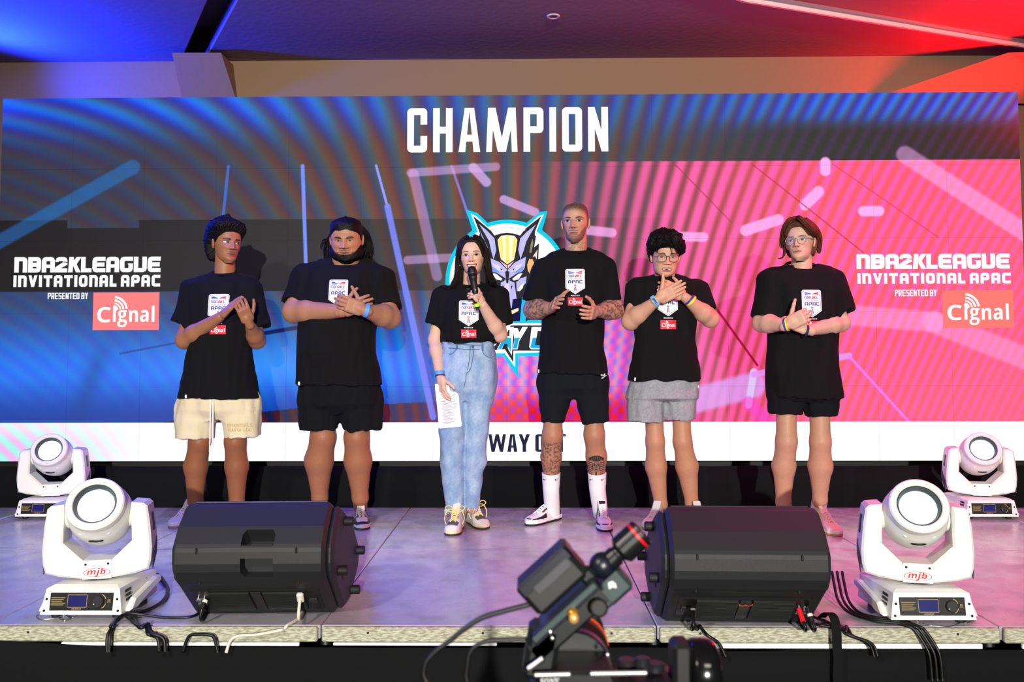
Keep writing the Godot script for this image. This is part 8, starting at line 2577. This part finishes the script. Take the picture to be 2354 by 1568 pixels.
func man_in_grey_shorts():
	var t := thing("person", "young man with thick black hair, glasses and grey shorts, grimacing with hands together", "person", Vector3(0.8148, 0.75, -5.06))
	var q := {
		"tone": Color(0.8, 0.62, 0.51),
		"neck_line": [Vector3(0.0193, 1.4157, -0.03), Vector3(0.0209, 1.5256, -0.02), 0.062, 0.058],
		"arms": [[Vector3(-0.1725, 1.3625, 0), Vector3(-0.1936, 1.1805, 0.06), Vector3(-0.0607, 1.2923, 0.2), 0.054, 0.052, 0.05, 0.027], [Vector3(0.2132, 1.3611, 0), Vector3(0.268, 1.1918, 0.06), Vector3(0.0963, 1.3065, 0.2), 0.054, 0.049, 0.05, 0.027]],
		"legs": [[[Vector3(-0.0561, 0.6919, 0), 0.088], [Vector3(-0.0502, 0.4771, 0.02), 0.052], [Vector3(-0.0398, 0.3275, -0.02), 0.06], [Vector3(-0.0082, 0.0978, -0.05), 0.036], [Vector3(0.0143, 0, -0.1626) + Vector3(0, 0.05, 0.02), 0.036]], [[Vector3(0.1019, 0.6916, 0), 0.088], [Vector3(0.1096, 0.477, 0.02), 0.052], [Vector3(0.1415, 0.3274, -0.02), 0.063], [Vector3(0.1765, 0.0978, -0.05), 0.036], [Vector3(0.2005, 0, -0.1628) + Vector3(0, 0.05, 0.02), 0.036]]],
		"hands": [[Vector3(-0.0566, 1.2969, 0.205), Vector3(0.82, 0.42, 0.22), Vector3(-0.42, 0.85, 0.1), false, [0.12, 0.12, 0.13, 0.16], 1.0, 0.02, -0.12], [Vector3(0.0943, 1.3125, 0.185), Vector3(-0.8, 0.5, 0.0), Vector3(0.45, 0.8, -0.3), true, [0.3, 0.3, 0.35, 0.4], 1.0, 0.03, 0.2]],
		"head": {"at": Vector3(0.0145, 1.5596, 0.02), "yaw": 0.0, "pitch": 0.17, "roll": -0.03, "size": 1.06, "jaw": 1.12, "wide": 0.99, "nose": 0.022, "nose_w": 0.0135, "lip": 1.0, "eye": 0.62, "gaze_y": -0.012, "brow_h": 0.015, "brow_in": 0.012, "mouth_w": 0.026, "open": 0.024, "teeth": 0.2, "smile": -22.0, "lip_color": Color(0.5, 0.2, 0.18)},
		"shirt": {"torso": [[Vector3(-0.0569, 1.4595, 0), Vector3(0.0913, 1.459, 0), 0.08, -0.02], [Vector3(-0.1184, 1.4392, 0), Vector3(0.1525, 1.4382, 0), 0.1, -0.02], [Vector3(-0.1851, 1.4036, 0), Vector3(0.2186, 1.4021, 0), 0.12, -0.01], [Vector3(-0.1856, 1.3061, 0), Vector3(0.2128, 1.3047, 0), 0.135, 0.0], [Vector3(-0.176, 1.1779, 0), Vector3(0.1916, 1.1768, 0), 0.14, 0.015], [Vector3(-0.1714, 1.0755, 0), Vector3(0.1807, 1.0745, 0), 0.142, 0.02], [Vector3(-0.1873, 0.9732, 0), Vector3(0.2005, 0.9722, 0), 0.145, 0.02], [Vector3(-0.1979, 0.8837, 0), Vector3(0.2152, 0.8955, 0), 0.15, 0.01], [Vector3(-0.2033, 0.8249, 0), Vector3(0.2174, 0.8445, 0), 0.15, 0.01]],
			"sleeves": [[Vector3(-0.1546, 1.3701, 0), Vector3(-0.1784, 1.2026, 0.02), 0.06, 0.055, Vector3(0.35, -0.1, 0)], [Vector3(0.2031, 1.3688, 0), Vector3(0.2491, 1.2523, 0.02), 0.062, 0.062, Vector3(-0.25, 0, 0)]], "neck": [Vector3(0.0142, 1.3823, 0), Vector3(0.0125, 1.5023, 0.03), 0.068, 0.07], "seed": 44, "folds": 0.014},
		"collar": [Vector3(0.0146, 1.4439, 0), 0.078, 0.074, -0.014], "badge": [Vector3(-0.0498, 1.3672, 0), Vector3(0.0663, 1.1285, 0)], "tag": Vector3(-0.1752, 0.8428, 0)}
	dress(t, q)
	var n := FastNoiseLite.new()
	n.frequency = 1.0
	n.fractal_octaves = 3
	var grey := Color(0.58, 0.59, 0.61).srgb_to_linear()
	var sh := legs_cloth({"drop": 0.02, "low": 0.45, "hips": [[Vector3(-0.1878, 0.8658, 0), Vector3(0.2023, 0.8649, 0), 0.128, 0.0], [Vector3(-0.2009, 0.807, 0), Vector3(0.2096, 0.8062, 0), 0.135, 0.0], [Vector3(-0.2064, 0.7304, 0), Vector3(0.2065, 0.7297, 0), 0.13, 0.0]], "legs": [[[Vector3(-0.0966, 0.743, 0), 0.105], [Vector3(-0.101, 0.667, 0.01), 0.106], [Vector3(-0.1039, 0.5932, 0.01), 0.107]], [[Vector3(0.0971, 0.7426, 0), 0.1], [Vector3(0.0999, 0.6667, 0.01), 0.09], [Vector3(0.1021, 0.6057, 0.01), 0.085]]], "seed": 48, "folds": 0.009,
		"tint": func(p: Vector3, _g):
			var k := 1.0 + 0.35 * n.get_noise_3d(p.x * 150.0, p.y * 420.0, p.z * 150.0)
			return Color(grey.r * k, grey.g * k, grey.b * k)})
	var m := paint_mat("grey_marl", 0.9)
	var s := part("shorts", sh[0], m, t, "grey marl sweat shorts")
	part("side_mark", ball(Vector3(0.007, 0.009, 0.002), Vector3(Vector3(0.1942, 0.7986, 0).x, Vector3(0.1942, 0.7986, 0).y, sh[1].front(Vector3(0.1942, 0.7986, 0).x, Vector3(0.1942, 0.7986, 0).y) + 0.001), 12, 8), mats["white_strip"], s)
	bangle("wristband", Vector3(-0.0719, 1.2879, 0.193), Vector3(0.8, 0.55, 0.2), 0.0325, 0.024, mat("band_sky", Color(0.5, 0.78, 0.97), 0.5), t, "pale blue wristband with black lettering")
	bangle("wristband", Vector3(0.121, 1.2951, 0.186), Vector3(-0.75, 0.65, 0.1), 0.0335, 0.01, mat("band_navy", Color(0.1, 0.18, 0.6), 0.5), t, "navy wristband")
	bangle("wristband", Vector3(0.1344, 1.288, 0.18), Vector3(-0.75, 0.65, 0.1), 0.0345, 0.011, mat("band_yellow", Color(0.98, 0.88, 0.05), 0.5), t, "yellow wristband")
	var st := begin()
	lay(st, word("2KL", Vector2(-0.021, -0.0065), 0.013, {"2": 0.82, "K": 0.84, "L": 0.7}, 0.8, 0.26, 0.22, 0.1, 0.1, 1, true, 0.042), 0.0, Color(0.03, 0.03, 0.05))
	part("band_print", done(st), mats["print"], t.get_node("wristband")).transform = Transform3D(Basis(Vector3.BACK, -0.95) * Basis(Vector3.RIGHT, -0.0), Vector3(-0.0777, 1.2854, 0.231))
	var hair := hair_mat("hair_black", Color(0.035, 0.032, 0.032))
	part("hair", hair_cap(q["head"], func(az, tt):
		var h := hairline(az, 0.74, 0.5, 0.3)
		var k := smoothstep(h - 0.01, h + 0.09, tt)
		return (0.034 + 0.014 * smoothstep(0.8, 0.95, tt)) * k * (0.75 + 0.25 * smoothstep(0.5, 0.75, tt)), 0.02, 42.0, 13, 140, 100), hair, t, "thick swept-back black hair")
	var fr := head_frame(q["head"])
	st = begin(0)
	strands(st, fr, [Vector3(-0.01, 0.115, 0.075), Vector3(-0.035, 0.1, 0.1), Vector3(-0.058, 0.062, 0.095), Vector3(-0.066, 0.03, 0.078)], 14, Vector3(0.014, 0.01, 0.01), 0.005, 81)
	strands(st, fr, [Vector3(0.005, 0.115, 0.08), Vector3(0.028, 0.095, 0.105), Vector3(0.05, 0.055, 0.1), Vector3(0.066, 0.028, 0.08)], 18, Vector3(0.014, 0.012, 0.01), 0.006, 82)
	strands(st, fr, [Vector3(0.0, 0.11, 0.085), Vector3(0.008, 0.085, 0.103), Vector3(0.014, 0.05, 0.102), Vector3(0.024, 0.022, 0.1)], 3, Vector3(0.006, 0.004, 0.004), 0.002, 83)
	part("loose_hair", done(st), hair, t, "loose black locks over the forehead")
	glasses(q["head"], false, mat("wire_rim", Color(0.35, 0.33, 0.3), 0.3, 0.7), t, "thin rectangular metal glasses")
	shoe(t, Vector3(-0.0033, 0, -0.0522), -0.45, plain_shoe("white", Color(0.88, 0.88, 0.9)), 0.29)
	shoe(t, Vector3(0.1789, 0, -0.0524), 0.1, plain_shoe("white", Color(0.88, 0.88, 0.9)), 0.29)


func tall_man():
	var t := thing("person", "man with centre-parted brown hair, round glasses and short black shorts, hands folded", "person", Vector3(1.5668, 0.75, -4.85))
	var q := {
		"tone": Color(0.81, 0.65, 0.56),
		"neck_line": [Vector3(0.0021, 1.438, -0.02), Vector3(0.0049, 1.5723, -0.01), 0.059, 0.055],
		"arms": [[Vector3(-0.1854, 1.3827, 0), Vector3(-0.2345, 1.161, 0.03), Vector3(-0.1537, 1.1394, 0.21), 0.056, 0.052, 0.051, 0.028], [Vector3(0.1755, 1.3814, 0), Vector3(0.2013, 1.1597, 0.03), Vector3(-0.0295, 1.1112, 0.2), 0.056, 0.05, 0.05, 0.027]],
		"legs": [[[Vector3(-0.0936, 0.7022, 0), 0.082], [Vector3(-0.1014, 0.4969, 0.02), 0.056], [Vector3(-0.1051, 0.3536, -0.02), 0.062], [Vector3(-0.1003, 0.1459, -0.05), 0.038], [Vector3(-0.0455, 0, -0.2361) + Vector3(0, 0.05, 0.02), 0.037]], [[Vector3(0.0912, 0.7019, 0), 0.082], [Vector3(0.0873, 0.4967, 0.02), 0.055], [Vector3(0.0997, 0.3535, -0.02), 0.064], [Vector3(0.1057, 0.1582, -0.05), 0.037], [Vector3(0.1478, 0, -0.2364) + Vector3(0, 0.05, 0.02), 0.036]]],
		"hands": [[Vector3(-0.1506, 1.1415, 0.215), Vector3(0.72, 0.42, 0.42), Vector3(-0.25, 0.92, 0.0), false, [0.75, 0.78, 0.8, 0.82], 1.0, 0.03, 0.0], [Vector3(-0.0341, 1.116, 0.2), Vector3(-0.8, 0.35, -0.05), Vector3(0.3, 0.85, -0.4), true, [0.4, 0.4, 0.45, 0.5], 0.98, 0.03, 0.2]],
		"head": {"at": Vector3(-0.0109, 1.614, 0.01), "yaw": -0.55, "pitch": -0.04, "roll": 0.05, "size": 1.02, "jaw": 0.94, "wide": 0.96, "nose": 0.027, "nose_w": 0.0115, "lip": 0.8, "eye": 0.8, "gaze_x": -0.003, "brow_h": 0.013, "brow_color": Color(0.08, 0.04, 0.02), "mouth_w": 0.024, "lip_color": Color(0.42, 0.18, 0.16), "beard_color": Color(0.16, 0.08, 0.04), "iris": Color(0.1, 0.07, 0.04),
			"stubble": func(ax, tt, az): return beard_mask(ax, tt, az, 0.06, 0.1, 0.42)},
		"shirt": {"torso": [[Vector3(-0.077, 1.4952, 0), Vector3(0.079, 1.4946, 0), 0.08, -0.02], [Vector3(-0.1553, 1.4734, 0), Vector3(0.1666, 1.4746, 0), 0.1, -0.02], [Vector3(-0.224, 1.432, 0), Vector3(0.2198, 1.4352, 0), 0.12, -0.01], [Vector3(-0.2102, 1.3264, 0), Vector3(0.2041, 1.3249, 0), 0.138, 0.0], [Vector3(-0.1967, 1.1915, 0), Vector3(0.1882, 1.1903, 0), 0.14, 0.01], [Vector3(-0.1977, 1.069, 0), Vector3(0.1846, 1.068, 0), 0.14, 0.01], [Vector3(-0.206, 0.9467, 0), Vector3(0.1956, 0.9457, 0), 0.142, 0.01], [Vector3(-0.2021, 0.8245, 0), Vector3(0.2114, 0.8236, 0), 0.145, 0.01], [Vector3(-0.1979, 0.7414, 0), Vector3(0.2179, 0.7431, 0), 0.147, 0.01]],
			"sleeves": [[Vector3(-0.1756, 1.3876, 0), Vector3(-0.2218, 1.1906, 0.02), 0.072, 0.077, Vector3(0.15, -0.1, 0.05)], [Vector3(0.1706, 1.3863, 0), Vector3(0.2248, 1.2088, 0.02), 0.07, 0.07, Vector3(0.1, -0.05, 0.05)]], "neck": [Vector3(-0.0046, 1.4066, 0), Vector3(-0.0108, 1.5307, 0.03), 0.072, 0.08], "seed": 54},
		"collar": [Vector3(-0.004, 1.4802, 0), 0.083, 0.078, -0.032], "badge": [Vector3(-0.0492, 1.3356, 0), Vector3(0.061, 1.1173, 0)], "tag": Vector3(-0.1735, 0.7487, 0)}
	dress(t, q)
	var sh := legs_cloth({"drop": 0.01, "low": 0.5, "hips": [[Vector3(-0.1951, 0.7878, 0), Vector3(0.1941, 0.7871, 0), 0.128, 0.0], [Vector3(-0.1955, 0.739, 0), Vector3(0.1984, 0.7383, 0), 0.13, 0.0], [Vector3(-0.1907, 0.7316, 0), Vector3(0.1911, 0.731, 0), 0.12, 0.0]], "legs": [[[Vector3(-0.0982, 0.7364, 0), 0.094], [Vector3(-0.104, 0.6906, 0.01), 0.094], [Vector3(-0.1043, 0.654, 0.01), 0.094]], [[Vector3(0.1012, 0.736, 0), 0.093], [Vector3(0.0998, 0.6902, 0.01), 0.089], [Vector3(0.0993, 0.6391, 0.01), 0.086]]], "seed": 58, "folds": 0.008})
	part("shorts", sh[0], cloth_mat("black_shorts_cloth", Color(0.085, 0.088, 0.105), 7.0, 0.3), t, "short black running shorts")
	bangle("wristband", Vector3(-0.1569, 1.1419, 0.205), Vector3(0.85, 0.15, 0.5), 0.0345, 0.009, mat("band_blue2", Color(0.1, 0.25, 0.85), 0.5), t, "blue wristband")
	bangle("wristband", Vector3(-0.1506, 1.1439, 0.215), Vector3(0.85, 0.15, 0.5), 0.0345, 0.009, mat("band_yellow", Color(0.98, 0.88, 0.05), 0.5), t, "yellow wristband")
	bangle("bracelet", Vector3(-0.0482, 1.109, 0.2), Vector3(-0.95, 0.25, 0.05), 0.033, 0.012, mat("bracelet_navy", Color(0.06, 0.1, 0.25), 0.5), t, "dark blue woven bracelet")
	var hair := hair_mat("hair_chestnut", Color(0.3, 0.16, 0.09))
	part("hair", hair_cap(q["head"], func(az, tt):
		var h := lerpf(0.82, 0.6, smoothstep(0.2, 1.0, absf(az)))
		if absf(az) > 1.75:
			h = 0.2
		elif absf(az) > 1.2:
			h = 0.62
		return (0.018 + 0.012 * smoothstep(1.6, 2.4, absf(az))) * smoothstep(h - 0.01, h + 0.05, tt) + 0.012 * smoothstep(0.85, 1.0, tt), 0.008, 45.0, 17, 130, 90), hair, t, "chestnut hair parted in the middle")
	var fr := head_frame(q["head"])
	var st := begin(0)
	for s in [-1.0, 1.0]:
		strands(st, fr, [Vector3(s * 0.005, 0.125, 0.055), Vector3(s * 0.03, 0.112, 0.095), Vector3(s * 0.062, 0.075, 0.085), Vector3(s * 0.082, 0.03, 0.055), Vector3(s * 0.09, -0.02, 0.035)] if s < 0 else [Vector3(s * 0.005, 0.125, 0.055), Vector3(s * 0.03, 0.112, 0.095), Vector3(s * 0.06, 0.075, 0.088), Vector3(s * 0.08, 0.04, 0.05), Vector3(s * 0.088, 0.025, 0.0)], 46, Vector3(0.01, 0.012, 0.014), 0.0048, 101 + int(s))
		strands(st, fr, [Vector3(s * 0.03, 0.12, 0.0), Vector3(s * 0.08, 0.07, -0.02), Vector3(s * 0.092, 0.015, -0.06), Vector3(s * 0.078, -0.045, -0.07)], 44, Vector3(0.008, 0.02, 0.026), 0.006, 111 + int(s))
	strands(st, fr, [Vector3(-0.085, -0.01, 0.03), Vector3(-0.085, -0.05, 0.02), Vector3(-0.095, -0.075, 0.02), Vector3(-0.118, -0.078, 0.02)], 6, Vector3(0.006, 0.006, 0.008), 0.004, 121)
	part("loose_hair", done(st), hair, t, "chestnut curtains of hair beside the face")
	glasses(q["head"], true, mat("clear_rim", Color(0.6, 0.55, 0.55), 0.2, 0.3), t, "round thin-rimmed glasses")
	for e in [q["legs"][0], q["legs"][1]]:
		var a: Vector3 = e[3][0] + Vector3(0, 0.005, 0)
		var m := begin(0)
		add_tube(m, curve([a, a.lerp(e[4][0], 0.5), e[4][0] + Vector3(0, -0.01, 0)], 6), 0.043, 20, 0.043)
		part("sock", done(m), sock_mat(), t, "short white sock")
	var cream := Color(0.93, 0.86, 0.76)
	var look := {"name": "oat", "outsole": Color(0.72, 0.52, 0.25), "midsole": Color(0.93, 0.9, 0.85), "tongue": cream, "laces": Color(0.95, 0.9, 0.84), "high": 1.08, "paint": func(u, s, _c): return Color(0.85, 0.68, 0.42) if u > 0.95 else (Color(0.95, 0.93, 0.9) if s > 0.75 and u > 0.6 else cream)}
	shoe(t, Vector3(-0.0795, 0, -0.1316), -0.1, look, 0.3)
	shoe(t, Vector3(0.1056, 0, -0.1191), 0.06, look, 0.3)
